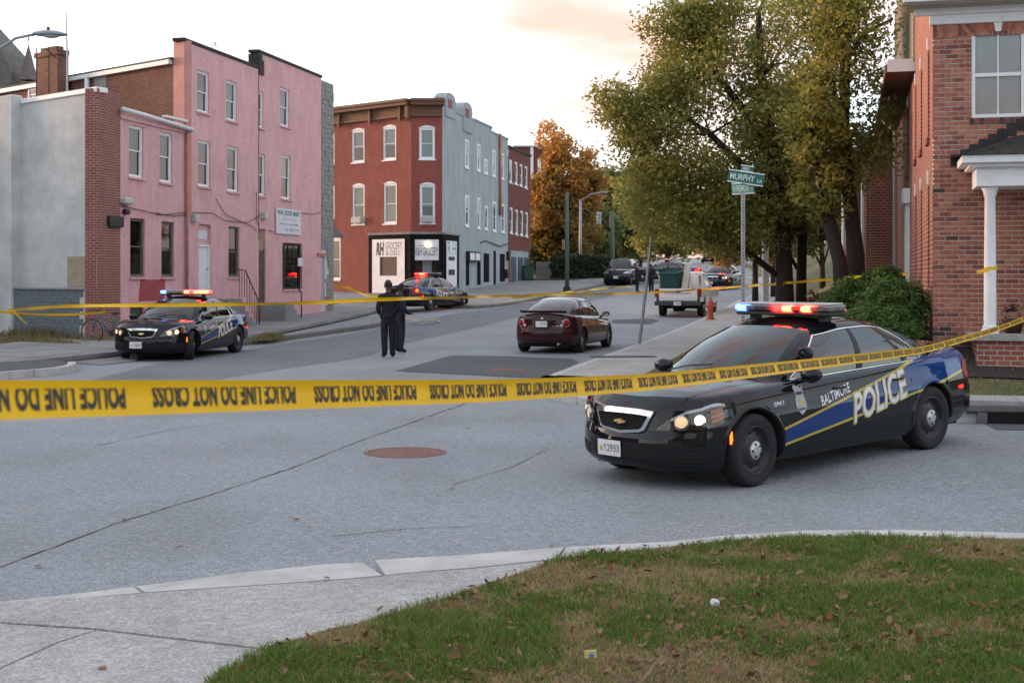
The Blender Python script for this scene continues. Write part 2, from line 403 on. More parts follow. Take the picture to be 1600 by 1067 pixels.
# ================================================================= far right block: kerb, footway, verge, lawn
KR = [(62, 300), (31, 180), (16, 88), (10.5, 64), (8.24, 55.5), (3.54, 37.4), (.62, 25.1), (.42, 23.4), (.8, 21.4), (1.9, 19.6), (3.6, 18.3), (5.5, 17.5), (8, 17.0), (14, 16.5), (34, 15.4)]
def smoothline(P, k=6):
    P = [Vector((p[0], p[1])) for p in P]; out = []
    for i in range(len(P)-1):
        p0 = P[max(i-1, 0)]; p1 = P[i]; p2 = P[i+1]; p3 = P[min(i+2, len(P)-1)]
        for j in range(k):
            t = j/k
            out.append(.5*((2*p1)+(p2-p0)*t+(2*p0-5*p1+4*p2-p3)*t*t+(3*p1-p0-3*p2+p3)*t**3))
    return out+[P[-1]]
def normals(P, side=1):
    out = []
    for i in range(len(P)):
        d = (P[min(i+1, len(P)-1)]-P[max(i-1, 0)]).normalized(); out.append(Vector((-d.y, d.x))*side)
    return out
def offs(P, Nn, d): return [p+n*d for p, n in zip(P, Nn)]
KRs = smoothline(KR, 8); KRn = normals(KRs, 1)      # normal points into the block
def dist_poly(X, Y, P):
    d = np.full(X.shape, 1e9); sgn = np.zeros(X.shape)
    for a, b in zip(P[:-1], P[1:]):
        ex, ey = b.x-a.x, b.y-a.y; L2 = ex*ex+ey*ey
        t = np.clip(((X-a.x)*ex+(Y-a.y)*ey)/L2, 0, 1)
        dx, dy = X-(a.x+t*ex), Y-(a.y+t*ey); dd = np.hypot(dx, dy); s = np.where(ex*dy-ey*dx > 0, 1, -1)
        m = dd < d; d = np.where(m, dd, d); sgn = np.where(m, s, sgn)
    return d*sgn
def sstep(a, b, x):
    t = np.clip((x-a)/(b-a), 0, 1); return t*t*(3-2*t)
GZV = np.vectorize(gz)
def lawn_z(X, Y):
    d = dist_poly(X, Y, KRs)
    z = GZV2(X, Y)+.14+sstep(2.2, 7.0, d)*(.78+.034*np.maximum(0, np.minimum(Y, 70)-23))
    return np.where(d < .22, -.6, z), d
def lz(x, y):
    return float(lawn_z(np.array([x], float), np.array([y], float))[0][0])
xs = np.concatenate([np.arange(-1, 16, .35), np.arange(16, 80, 2.)]); ys = np.concatenate([np.arange(15, 40, .35), np.arange(40, 120, 1.5), np.arange(120, 300, 8)])
XX, YY = np.meshgrid(xs, ys); ZZ, DD = lawn_z(XX, YY)
V = np.stack([XX, YY, ZZ], -1).reshape(-1, 3); nx = len(xs); F = []
keep = DD > -.6
for j in range(len(ys)-1):
    for i in range(nx-1):
        if keep[j, i] or keep[j+1, i+1] or keep[j, i+1] or keep[j+1, i]: F.append((j*nx+i, j*nx+i+1, (j+1)*nx+i+1, (j+1)*nx+i))
lawn = tag(link('lawn', mesh('lawn', V, F, M_turf, True)), kind='structure')
def kerb_line(name, P, Nn, w_, h, m, parent, seg=8, h0=None):
    """kerb stones, each its own piece"""
    cum = [0]
    for a, b in zip(P[:-1], P[1:]): cum.append(cum[-1]+(b-a).length)
    k = 0
    for i0 in range(0, len(P)-1, seg):
        i1 = min(i0+seg, len(P)-1)
        mb = MB(); G = []
        for i in range(i0, i1+1):
            sh = .012 if i == i0 else (-.012 if i == i1 else 0); d = (P[min(i+1, len(P)-1)]-P[max(i-1, 0)]).normalized()
            p = P[i]+d*sh; q = p+Nn[i]*w_; e = p+Nn[i]*.02; z = gz2(p.x, p.y)
            G.append([(p.x, p.y, z-.2), (p.x, p.y, z+h-.02), (e.x, e.y, z+h), (q.x, q.y, z+h), (q.x, q.y, z-.2)])
        mb.grid(G, flip=False); n = len(G[0]); mb.F += [tuple(range(n)), tuple(range((len(G)-1)*n+n-1, (len(G)-1)*n-1, -1))]
        o = mb.build(name, m, parent)
        bm = bmesh.new(); bm.from_mesh(o.data); bmesh.ops.recalc_face_normals(bm, faces=bm.faces[:]); bm.to_mesh(o.data); bm.free()
def resample(P, step):
    out = [P[0]]; 
    for a, b in zip(P[:-1], P[1:]):
        L_ = (b-a).length; k = max(1, int(round(L_/step)))
        for i in range(1, k+1): out.append(a.lerp(b, i/k))
    return out
footway_r = tag(bpy.data.objects.new('sidewalk', None), kind='structure'); COL.objects.link(footway_r)
sel = [i for i, p in enumerate(KRs) if p.y < 110]
Pk = resample([KRs[i] for i in sel], .6); Nk = normals(Pk, 1)
kerb_line('kerb_stone', Pk, Nk, .17, .14, M_kerb, footway_r, seg=5)
# footway slabs along the street, then the verge and the walk along the lane
i_c = min(range(len(Pk)), key=lambda i: abs(Pk[i].y-19.0)+abs(Pk[i].x-2.4))
def slabs(name, P, Nn, d0, d1, h, m, parent, seg, gap=.012, th=.12):
    for i0 in range(0, len(P)-1, seg):
        i1 = min(i0+seg, len(P)-1); G = []
        for i in range(i0, i1+1):
            t = gap if i == i0 else (-gap if i == i1 else 0); d = (P[min(i+1, len(P)-1)]-P[max(i-1, 0)]).normalized()
            a = P[i]+Nn[i]*d0+d*t; b = P[i]+Nn[i]*d1+d*t; z = gz2(P[i].x, P[i].y)+h
            G.append([(a.x, a.y, z-th), (a.x, a.y, z), (b.x, b.y, z), (b.x, b.y, z-th)])
        mb = MB().grid(G); mb.F += [(0, 1, 2, 3), tuple((len(G)-1)*4+k for k in (3, 2, 1, 0))]
        o = mb.build(name, m, parent)
        bm = bmesh.new(); bm.from_mesh(o.data); bmesh.ops.recalc_face_normals(bm, faces=bm.faces[:]); bm.to_mesh(o.data); bm.free()
slabs('slab', Pk[:i_c+1], Nk[:i_c+1], .185, 1.75, .145, M_conc, footway_r, 3)
slabs('verge', Pk[i_c:], Nk[i_c:], .185, 1.25, .16, M_turf, footway_r, 400)
slabs('slab', Pk[i_c:], Nk[i_c:], 1.26, 2.35, .17, M_conc, footway_r, 3)
# ================================================================= near corner: kerb, apron, lawn in front
KU = [(-260, 962), (0, 940), (66, 933), (210, 916), (270, 908), (388, 893), (520, 880), (583, 874.5), (625, 872), (730, 866), (884, 854), (960, 850), (1040, 846), (1145, 835), (1250, 828.5), (1390, 827), (1600, 832), (1900, 846)]
KL = [(-260, 966), (0, 943.5), (75, 937), (224, 925), (290, 920), (388, 914), (545, 903), (600, 898), (640, 893.5), (740, 886), (870, 872), (962, 861), (1042, 854), (1145, 843), (1250, 837), (1390, 836), (1600, 841), (1900, 857)]
hh = [.02, .025, .03, .045, .055, .07, .09, .10, .10, .105, .115, .12, .12, .12, .12, .12, .12, .12]
near_walk = tag(bpy.data.objects.new('pavement', None), kind='structure'); COL.objects.link(near_walk)
pu = [onroad(*p, h) for p, h in zip(KU, hh)]; pl = [onroad(*p, h) for p, h in zip(KL, hh)]
cuts = [0, 3, 7, 10, 13, 15, 17]
for a, b in zip(cuts[:-1], cuts[1:]):
    G = []
    for i in range(a, b+1):
        e = (pu[min(i+1, b)]-pu[max(i-1, a)]).normalized()
        sh = e*(.012 if i == a else (-.012 if i == b else 0)); 
        dz = -.012 if (a == 3 and i == b) else 0
        p, q = pu[i]+sh, pl[i]+sh
        if a == 3 and i == b: p = p+e*-.06
        G.append([(p.x, p.y+.02, -.1), (p.x, p.y+.02, p.z-.015+dz), (p.x, p.y, p.z+dz), (q.x, q.y, q.z), (q.x, q.y, -.1)])
    mb = MB().grid(G); mb.F += [(0, 1, 2, 3, 4), tuple((len(G)-1)*5+k for k in (4, 3, 2, 1, 0))]
    o = mb.build('kerb_stone', M_kerb, near_walk)
    bm = bmesh.new(); bm.from_mesh(o.data); bmesh.ops.recalc_face_normals(bm, faces=bm.faces[:]); bm.to_mesh(o.data); bm.free()
def wp(px, py, h=.10): v = onroad(px, py, h); return (v.x, v.y, v.z)
def pslab(name, pts, m, parent, th=.12):
    n = len(pts); V = [tuple(p) for p in pts]+[(p[0], p[1], p[2]-th) for p in pts]
    F = [tuple(range(n)), tuple(range(2*n-1, n-1, -1))]+[(i, n+i, n+(i+1) % n, (i+1) % n) for i in range(n)]
    o = MB().add(V, F).build(name, m, parent)
    bm = bmesh.new(); bm.from_mesh(o.data); bmesh.ops.recalc_face_normals(bm, faces=bm.faces[:]); bm.to_mesh(o.data); bm.free(); return o
hl = lambda px: float(np.interp(px, [-260, 0, 224, 600, 900], [.018, .022, .042, .095, .115]))
low = [(-260, 968), (0, 945.5), (75, 939), (224, 927), (290, 922), (388, 916), (545, 905), (600, 900), (640, 895.5), (740, 888), (862, 875)]
gb = [(828, 889), (765, 910), (667, 942), (590, 963), (560, 973), (520, 980), (416, 1012)]
pslab('slab', [wp(x, y, hl(x)) for x, y in low]+[wp(x, y, .115) for x, y in gb]+[wp(x, y, h) for x, y, h in ((240, 992, .09), (150, 981, .07), (0, 971, .05), (-260, 950.5+8, .03))], M_conc, near_walk)
pslab('slab', [wp(-258, 962, .03), wp(0, 974, .05), wp(148, 984, .07), wp(92, 1001, .09), wp(2, 1041, .10), wp(-260, 1160, .10)], M_conc, near_walk)
pslab('slab', [wp(152, 984.3, .07), wp(240, 995, .09), wp(414, 1015, .115), wp(350, 1047, .115), wp(322, 1070, .115), wp(240, 1190, .115), wp(-258, 1166, .10), wp(4, 1043, .10), wp(94, 1003, .09)], M_conc, near_walk)
# front lawn base
fl = [wp(x, y, .105) for x, y in [(240, 1190), (322, 1070), (350, 1047), (416, 1014), (520, 981), (560, 974), (590, 964), (667, 943), (765, 911), (828, 890), (868, 874.5), (962, 863.5), (1042, 856), (1145, 845), (1250, 839), (1390, 838), (1600, 843), (1900, 858)]]+[(9.5, 3.5, .105), (-1.2, 3.5, .105)]
front_lawn = tag(link('lawn', mesh('lawn', fl, [tuple(range(len(fl)))], M_soil)), kind='structure')
if front_lawn.data.polygons[0].normal.z < 0: front_lawn.data.flip_normals()
# grass blades
rng = np.random.default_rng(11)
def inside(X, Y, poly):
    r = np.zeros(X.shape, bool); n = len(poly)
    for i in range(n):
        x0, y0 = poly[i][:2]; x1, y1 = poly[(i+1) % n][:2]
        c = ((y0 > Y) != (y1 > Y)); t = np.where(c, (Y-y0)/np.where(y1 == y0, 1e-9, y1-y0)*(x1-x0)+x0, 0)
        r ^= c & (X < t)
    return r
def fnoise(X, Y, sc_, seed, oct_=3):
    r = np.random.default_rng(seed); out = np.zeros(X.shape); a = 1.; tot = 0
    for o_ in range(oct_):
        G = r.random((64, 64)); x = X*sc_+r.random()*40; y = Y*sc_+r.random()*40
        xi = np.floor(x).astype(int); yi = np.floor(y).astype(int); fx = x-xi; fy = y-yi; fx = fx*fx*(3-2*fx); fy = fy*fy*(3-2*fy)
        g = lambda i, j: G[i % 64, j % 64]
        out += a*(g(xi, yi)*(1-fx)*(1-fy)+g(xi+1, yi)*fx*(1-fy)+g(xi, yi+1)*(1-fx)*fy+g(xi+1, yi+1)*fx*fy); tot += a; a *= .55; sc_ *= 2.1
    return out/tot
M_grass = leafmat('grass_blades', [(.050, .110, .012), (.080, .150, .020), (.13, .19, .034), (.24, .20, .070), (.36, .27, .13), (.29, .175, .09)], .6, .3, 1.25)
def grass(name, n, box, polyf, zf, hgt, wid, green, seed, label):
    r = np.random.default_rng(seed)
    X = r.uniform(box[0], box[1], n); Y = r.uniform(box[2], box[3], n); k = polyf(X, Y); X, Y = X[k], Y[k]
    g = .62*fnoise(X, Y, 1.5, seed+1)+.38*fnoise(X, Y, 4.2, seed+2)        # greenness field
    dead = np.clip((.50-g)*6.5+.62+green, .15, .98)
    keep_ = r.random(len(X)) > dead*.30; X, Y, dead, g = X[keep_], Y[keep_], dead[keep_], g[keep_]
    n = len(X); isd = r.random(n) < dead*.8+.10
    H = hgt*(.55+.9*fnoise(X, Y, 7., seed+5))*(.5+.9*r.random(n))*np.where(isd, .85, .9)*(.65+.55*np.clip((g-.4)*3, 0, 1)); Wd = wid*(.6+.8*r.random(n))
    az = r.random(n)*2*np.pi; ln = (.25+.6*r.random(n))*np.where(isd, 2.0, 1.)
    la = r.random(n)*2*np.pi; Z = zf(X, Y)
    dx, dy = np.cos(az)*Wd/2, np.sin(az)*Wd/2; lx, ly = np.cos(la)*H*ln, np.sin(la)*H*ln
    P = np.empty((n, 5, 3)); cl_ = 1/np.sqrt(1+ln**2)
    P[:, 0] = np.stack([X-dx, Y-dy, Z-.01], -1); P[:, 1] = np.stack([X+dx, Y+dy, Z-.01], -1)
    P[:, 2] = np.stack([X+dx*.7+lx*.35, Y+dy*.7+ly*.35, Z+H*cl_*.6], -1); P[:, 3] = np.stack([X-dx*.7+lx*.35, Y-dy*.7+ly*.35, Z+H*cl_*.6], -1)
    P[:, 4] = np.stack([X+lx, Y+ly, Z+H*cl_], -1)
    b = np.arange(n)*5
    me = bpy.data.meshes.new(name); me.vertices.add(n*5); me.vertices.foreach_set('co', P.reshape(-1))
    idx = np.stack([b, b+1, b+2, b+3, b+3, b+2, b+4], -1).reshape(-1)
    me.loops.add(n*7); me.loops.foreach_set('vertex_index', idx.astype(np.int32))
    ls = np.stack([np.arange(n)*7, np.arange(n)*7+4], -1).reshape(-1)
    me.polygons.add(n*2); me.polygons.foreach_set('loop_start', ls.astype(np.int32))
    me.update(calc_edges=True)
    tone = np.where(isd, .55+.45*r.random(n), .42*r.random(n)); at_ = me.attributes.new('tone', 'FLOAT', 'FACE'); at_.data.foreach_set('value', np.repeat(tone, 2).astype(np.float32))
    me.materials.append(M_grass)
    o = link(name, me); return tag(o, label, 'grass', kind='stuff')
grass('grass', 330000, (-1.6, 5.2, 5.5, 10.6), lambda X, Y: inside(X, Y, fl), lambda X, Y: np.full(X.shape, .105), .056, .0055, .0, 3, 'patchy green and straw-coloured lawn grass in the foreground')
def right_in(X, Y):
    d = dist_poly(X, Y, KRs); k = (d > 1.85) & ~((Y < 24.5) & (d > 5.2) & (X > 6.6)); 
    return k & ~((X > 3.5) & (d < 2.4) & (d > 1.2) & (Y < 21))
grass('grass', 60000, (1.5, 14, 16.6, 40), right_in, lambda X, Y: lawn_z(X, Y)[0], .09, .014, .22, 8, 'worn lawn grass on the bank beside the brick house')
# fallen leaves: the ones that can be picked out
M_leafdry = leafmat('dry_leaf', [(.17, .055, .024), (.20, .09, .04), (.26, .16, .085), (.12, .055, .035), (.24, .17, .07)], .7, .15)
def leaf_mesh(seed, tone):
    r = random.Random(seed); s = .045; V = []; n = 7
    out = [(0, -1), (.45, -.6), (.62, -.1), (.5, .4), (.2, .75), (0, 1.05)]
    c1 = r.uniform(-.6, .9); c2 = r.uniform(-.5, .5)
    f = lambda x, y: (x*s, y*s, s*(abs(x)*c1+.35*c2*y*y+r.uniform(-.06, .06)+.2))
    V = [f(x, y) for x, y in out]+[f(-x, y) for x, y in out[1:-1]]
    F = [(0, 1, 2, 3, 4, 5), (0, 5, 9, 8, 7, 6)]
    me = mesh('fallen_leaf', V, F, M_leafdry); a = me.attributes.new('tone', 'FLOAT', 'FACE'); a.data.foreach_set('value', [tone, tone]); return me
LM = [leaf_mesh(i, [.05, .3, .55, .75, .95, .2, .45][i % 7]) for i in range(14)]
rl = random.Random(5); nl = 0
while nl < 230:
    px, py = rl.uniform(330, 1600), rl.uniform(850, 1062); v = onroad(px, py, .12)
    if not bool(inside(np.array([v.x]), np.array([v.y]), fl)[0]): continue
    o = link('fallen_leaf', LM[rl.randrange(14)]); o.location = (v.x, v.y, .105+rl.uniform(.025, .055)); k = rl.uniform(.35, .8)
    o.rotation_euler = (rl.uniform(-.7, .7), rl.uniform(-.7, .7), rl.uniform(0, 6.3)); o.scale = (k*rl.uniform(.6, 1), k, k)
    tag(o, 'dry brown leaf lying in the foreground grass', 'leaf', 'fallen leaves on the front lawn'); nl += 1
for i, (px, py) in enumerate(((195, 813), (463, 811), (482, 826), (732, 669), (511, 902), (280, 856), (160, 1046), (707, 762), (60, 884), (862, 853))):
    o = link('fallen_leaf', LM[i % 14]); o.location = onroad(px, py, .012 if py < 900 else .1); o.rotation_euler = (0, 0, i*1.7); o.scale = (.7, .8, .6)
    tag(o, 'small dry leaf lying on the pavement or the road', 'leaf', 'leaves blown onto the road')
# leaf crumbs and small dead leaves too many to count
n_ = 2600; r_ = np.random.default_rng(19); X = r_.uniform(-1.6, 5.2, n_*3); Y = r_.uniform(5.6, 10.4, n_*3); k_ = inside(X, Y, fl) & (fnoise(X, Y, 1.9, 77) > .47); X, Y = X[k_][:n_], Y[k_][:n_]; n_ = len(X)
az = r_.random(n_)*6.28; s_ = .008+.020*r_.random(n_); Z = .115+.035*r_.random(n_); ti = r_.normal(0, .5, (n_, 2)); P = np.empty((n_, 4, 3))
for q_, (a_, b_) in enumerate(((-1.2, 0), (0, -.6), (1.2, 0), (0, .6))):
    dx = np.cos(az)*a_-np.sin(az)*b_; dy = np.sin(az)*a_+np.cos(az)*b_; P[:, q_] = np.stack([X+dx*s_, Y+dy*s_, Z+s_*(dx*ti[:, 0]+dy*ti[:, 1])], -1)
me = mesh('leaf_litter', P.reshape(-1, 3), np.arange(n_*4).reshape(n_, 4), M_leafdry); a_ = me.attributes.new('tone', 'FLOAT', 'FACE'); a_.data.foreach_set('value', r_.random(n_).astype(np.float32))
tag(link('leaf_litter', me), 'crumbled dead leaf litter scattered through the front lawn', 'leaf litter', kind='stuff')
# litter
M_litw = mat('litter_white', (.62, .66, .68), .5, var=.15, scale=30); M_lity = mat('litter_yellow', (.60, .50, .22), .5, var=.1); M_litb = mat('litter_blue', (.08, .2, .5), .5, var=.1)
o = MB().box(-.022, .022, -.016, .016, .0, .035, bev=.006).build('crumpled_wrapper', M_litw); o.location = onroad(1115, 945, .15); o.rotation_euler = (.4, .3, .5)
tag(o, 'small crumpled white wrapper in the front lawn', 'litter')
t = thing('torn_packet', 'torn yellow and blue packet lying in the front lawn', 'litter', onroad(923, 1028, .14), .3)
MB().box(-.03, .03, -.004, .006, 0, .04, bev=.003).build('wrapper', M_lity, t); MB().box(-.008, .012, -.0065, -.0042, .004, .024).build('print', M_litb, t)
t = onroad(686, 505); o = MB().sphere((0, 0, .06), .06, 8, 6, (1, 1, .8)).build('paper_cup', M_litw); o.location = t; tag(o, 'white scrap of litter on the road beyond the officers', 'litter')
# manhole covers
M_rust = mat('manhole_iron', (.23, .105, .078), .8, col2=(.15, .095, .08), var=.3, scale=5, bump=.5, bscale=90, metal=.3)
def manhole(px, py, r, label, hz=.006):
    v = onroad(px, py); t = thing('manhole_cover', label, 'manhole cover', v)
    MB().lathe([(0, hz), (r*.86, hz), (r*.87, hz-.01)], 40).build('lid', M_rust, t)
    MB().lathe([(r*.885, hz-.012), (r*.885, hz+.001), (r, hz), (r*1.02, -.01)], 40).build('ring', M_rust, t)
    mb = MB()
    for a in range(-4, 5):
        for b in range(-4, 5):
            if a*a+b*b < 15: mb.box(a*r*.19-r*.06, a*r*.19+r*.06, b*r*.19-r*.06, b*r*.19+r*.06, hz-.001, hz+.0015)
    mb.build('tread', M_rust, t)
manhole(633, 707, .47, 'rusty round manhole cover in the road left of the near police car')
manhole(793, 578.5, .42, 'manhole cover set in the dark asphalt repair patch', .014)
# ================================================================= far left block: footway slabs, kerb, driveway, weeds
walk_l = tag(bpy.data.objects.new('sidewalk', None), kind='structure'); COL.objects.link(walk_l)
SF = Frame(O0, UX)
KLf = [pxy(*p) for p in ((214, 562), (300, 549), (425, 535), (520, 522), (585, 512.5), (618, 503), (632, 494), (622, 486), (585, 480), (520, 477))]
KLs = smoothline(KLf, 5); KLn = normals(KLs, 1)
kerb_line('kerb_stone', KLs, KLn, .18, .15, M_kerb2, walk_l, seg=4)
def sd(s, d): p = O0+UX*s+NX*d; return (p.x, p.y)
BLK = [(p.x, p.y) for p in offs(KLs, KLn, .17)]
# paving of the block up to the walls: slabs clipped by the kerb line
def clip(poly, a, b):
    """keep the part of poly left of a->b"""
    out = []; n = len(poly); f = lambda p: (b[0]-a[0])*(p[1]-a[1])-(b[1]-a[1])*(p[0]-a[0])
    for i in range(n):
        p, q = poly[i], poly[(i+1) % n]; fp, fq = f(p), f(q)
        if fp >= 0: out.append(p)
        if fp*fq < 0: t_ = fp/(fp-fq); out.append((p[0]+(q[0]-p[0])*t_, p[1]+(q[1]-p[1])*t_))
    return out
conv = BLK[0:1]+[BLK[i] for i in range(4, len(BLK), 2)]
for i in range(-9, 15):
    for j in range(-1, 4):
        g = .012; s0, s1, d0, d1 = i*1.5+g, i*1.5+1.5-g, j*1.45+g, j*1.45+1.45-g
        q = [sd(s0, d1), sd(s0, d0), sd(s1, d0), sd(s1, d1)]
        for a, b in zip(conv[:-1], conv[1:]):
            if len(q) > 2: q = clip(q, a, b)
        if len(q) > 2:
            ar = abs(sum(q[k][0]*q[(k+1) % len(q)][1]-q[(k+1) % len(q)][0]*q[k][1] for k in range(len(q))))
            if ar > .12: drape('slab', q, .15+random.Random(i*9+j).uniform(-.008, .008), M_conc2, walk_l, thick=.1)
# driveway apron and the corner across it
dr = [pxy(x, y, .03) for x, y in ((-120, 560), (60, 548), (190, 530), (232, 546), (212, 563), (160, 569), (108, 566), (60, 561), (-120, 570))]
drape('apron', dr, .03, M_conc2, walk_l, thick=.1)
isl = [pxy(x, y, .14) for x, y in ((-160, 572), (0, 562), (70, 560.5), (98, 563), (106, 568), (92, 572), (60, 575.5), (0, 580), (-160, 592))]
drape('corner_top', isl, .14, M_patch, walk_l, thick=.16)
Q = smoothline([pxy(x, y, .14) for x, y in ((106, 565), (107, 569), (92, 573), (60, 576.5), (0, 581), (-160, 593))], 3)
kerb_line('kerb_stone', Q, normals(Q, -1), -.14, .145, M_kerb, walk_l, seg=5)
# weeds before the block wall
M_weed = leafmat('weeds', [(.07, .075, .03), (.13, .115, .05), (.19, .15, .08), (.10, .09, .035)], .8, .3, 1.6)
def tuft(name, n, cx, cy, rx, ry, rot, hgt, wid, seed, m, label, zb):
    r = np.random.default_rng(seed); u = r.normal(0, .45, n); v = r.normal(0, .45, n)
    X = cx+np.cos(rot)*u*rx-np.sin(rot)*v*ry; Y = cy+np.sin(rot)*u*rx+np.cos(rot)*v*ry
    H = hgt*(.3+r.random(n))*np.exp(-(u*u+v*v)*.9); az = r.random(n)*6.28; ln = r.normal(0, .45, n)
    Z = GZV(Y)+zb; P = np.empty((n, 3, 3)); dx, dy = np.cos(az)*wid, np.sin(az)*wid
    P[:, 0] = np.stack([X-dx, Y-dy, Z], -1); P[:, 1] = np.stack([X+dx, Y+dy, Z], -1); P[:, 2] = np.stack([X+ln*H*np.cos(az*3), Y+ln*H*np.sin(az*3), Z+H], -1)
    me = mesh(name, P.reshape(-1, 3), np.arange(n*3).reshape(n, 3), m); a = me.attributes.new('tone', 'FLOAT', 'FACE'); a.data.foreach_set('value', r.random(n).astype(np.float32))
    return tag(link(name, me), label, 'weeds', kind='stuff')
vdir = math.atan2(.651, -.759)
c = at(75, 515, 40.6)
tuft('weeds', 5000, c.x, c.y, 3.4, .6, vdir, .38, .03, 21, M_weed, 'dry weeds along the foot of the block wall', .08)
c = at(60, 530, 38); tuft('weeds', 2600, c.x, c.y, 2.6, .6, vdir, .22, .03, 22, M_weed, 'low straw-coloured weeds beside the driveway', .06)
c = onroad(420, 528, .15); tuft('weeds', 1200, c.x, c.y, 1.2, .35, 1.35, .2, .02, 23, M_weed, 'tuft of grass at the kerb behind the parked police car', .12)
# footway of the corner store and on up the street
walk_s = tag(bpy.data.objects.new('sidewalk', None), kind='structure'); COL.objects.link(walk_s)
KS = [pxy(*p) for p in ((560, 470), (640, 476), (712, 482), (760, 481), (815, 474.5), (850, 467), (902, 456), (956, 444.5))]+[(8.6, 100), (20.5, 180), (44, 300)]
KSs = smoothline(KS, 5); KSn = normals(KSs, 1)
kerb_line('kerb_stone', KSs[:48], KSn[:48], .18, .14, M_kerb2, walk_s, seg=3)
pz = resample(KSs, 2.0); nz_ = normals(pz, 1)
slabs('slab', pz[:60], nz_[:60], .19, 3.3, .14, M_conc2, walk_s, 1, gap=.015); slabs('slab', pz[:60], nz_[:60], 3.32, 8.6, .14, M_conc2, walk_s, 1, gap=.015)
M_turf2 = mat('far_turf', (.05, .06, .022), .95, col2=(.085, .07, .03), var=.2, scale=.6, bump=.4, bscale=10)
fz = [p for p in pz if p.y > 95]; fn_ = [n for p, n in zip(pz, nz_) if p.y > 95]
o = strip('verge', offs(fz, fn_, 3.4), offs(fz, fn_, 40), .17, M_turf2, walk_s)
# ================================================================= building materials
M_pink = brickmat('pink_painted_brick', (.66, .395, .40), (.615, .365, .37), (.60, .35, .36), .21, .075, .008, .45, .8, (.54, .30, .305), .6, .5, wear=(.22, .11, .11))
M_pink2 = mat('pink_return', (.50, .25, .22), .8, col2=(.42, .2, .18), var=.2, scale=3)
M_redpaint = mat('red_paint_patch', (.36, .055, .062), .75, var=.15, scale=4, bump=.3, bscale=30)
M_red = brickmat('red_painted_brick', (.285, .085, .066), (.245, .072, .056), (.25, .085, .07), .21, .07, .007, .4, .8, (.20, .045, .038), .6, .6, wear=(.40, .18, .14))
M_brown = brickmat('brown_brick', (.20, .085, .055), (.14, .055, .04), (.23, .17, .14), .21, .075, .011, .7, .9, (.10, .045, .035), .6, .9)
M_pier = brickmat('pier_brick', (.27, .085, .062), (.21, .065, .05), (.36, .28, .25), .21, .075, .011, .7, .9, (.17, .05, .04), .35, 1.4)
M_dkbrick = brickmat('dark_red_brick', (.19, .058, .048), (.15, .048, .04), (.16, .08, .065), .21, .075, .008, .4, .9, (.12, .04, .035), .5, .7)
M_house = brickmat('house_brick_wall', (.33, .105, .070), (.25, .075, .055), (.42, .36, .31), .203, .081, .011, .8, .85, (.16, .06, .05), .25, 2.)
M_stucco = mat('grey_stucco', (.58, .60, .585), .9, col2=(.37, .39, .38), var=.2, scale=.75, bump=.5, bscale=22, detail=10, stretch=(1.0, 1.0, 1.25))
M_stucco2 = mat('grey_stucco_side', (.35, .40, .42), .9, col2=(.25, .29, .31), var=.2, scale=.8, bump=.3, bscale=20, detail=7, stretch=(1.4, 1.4, .5))
M_tan = mat('tan_patch', (.38, .305, .225), .85, var=.12, scale=3, bump=.2, bscale=30)
M_cmu = mat('concrete_block', (.135, .165, .185), .9, col2=(.095, .115, .13), var=.2, scale=2.2, bump=.5, bscale=60)
M_mortar = mat('mortar', (.64, .60, .54), .95, var=.15, scale=20)
M_fstone = mat('cast_stone', (.27, .265, .25), .9, col2=(.18, .18, .175), var=.2, scale=3, bump=.6, bscale=18)
M_white = mat('white_trim', (.80, .81, .82), .55, var=.06, scale=4)
M_white2 = mat('white_painted_board', (.62, .64, .67), .6, var=.10, scale=3, bump=.1, bscale=20)
M_alu = mat('white_aluminium', (.66, .68, .70), .45, var=.08, scale=6)
M_tar = mat('roof_tar', (.03, .029, .028), .8, var=.3, scale=5, bump=.4, bscale=20)
M_black = mat('black_paint', (.018, .018, .020), .5, var=.3, scale=3)
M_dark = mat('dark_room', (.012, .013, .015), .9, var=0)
M_blind = mat('window_blind', (.55, .53, .48), .8, var=.12, scale=6, stretch=(1, 1, 12))
M_curt = mat('window_curtain', (.17, .20, .22), .8, var=.25, scale=9, stretch=(8, 8, .6))
M_glass = glassmat('window_glass', (.70, .75, .77), rough=.03, boost=.03)
M_rustpipe = mat('rusty_downpipe', (.34, .13, .09), .8, col2=(.42, .19, .15), var=.3, scale=4)
M_door_w = mat('white_door', (.66, .67, .70), .5, var=.06)
M_door_d = mat('rusted_steel_door', (.045, .028, .026), .7, col2=(.10, .045, .03), var=.3, scale=3, bump=.3)
M_rusty = mat('rusty_board', (.36, .26, .17), .8, col2=(.20, .10, .06), var=.4, scale=3)
M_grey_d = mat('grey_door', (.30, .33, .38), .6, var=.1, scale=2)
M_iron = mat('black_iron', (.012, .012, .013), .55, var=.2, scale=20, metal=.2)
M_wood = mat('brown_cornice', (.115, .055, .030), .7, col2=(.16, .075, .04), var=.25, scale=4, stretch=(.5, .5, 4))
M_siding = mat('beige_siding', (.42, .38, .30), .7, var=.06)
M_shingle = mat('dark_shingle', (.050, .048, .047), .9, var=.35, scale=12, bump=.8, bscale=40)
M_stone = mat('church_stone', (.14, .135, .125), .95, col2=(.085, .082, .078), var=.3, scale=2.5, bump=.6, bscale=8)
M_slate = mat('spire_slate', (.17, .14, .14), .8, var=.2, scale=6, bump=.3)
M_steel = mat('galvanised_steel', (.36, .37, .385), .45, metal=.55, var=.12, scale=14)
M_ac = mat('cooler_case', (.5, .5, .48), .6, var=.1)
M_panelblk = mat('shop_black', (.014, .014, .015), .9, var=.25, scale=2, spec=.1)
M_panelwht = mat('shop_white', (.76, .77, .80), .6, var=.08, scale=1.5, bump=.1)
M_maroon = mat('maroon_recess', (.06, .014, .012), .6, var=.2)
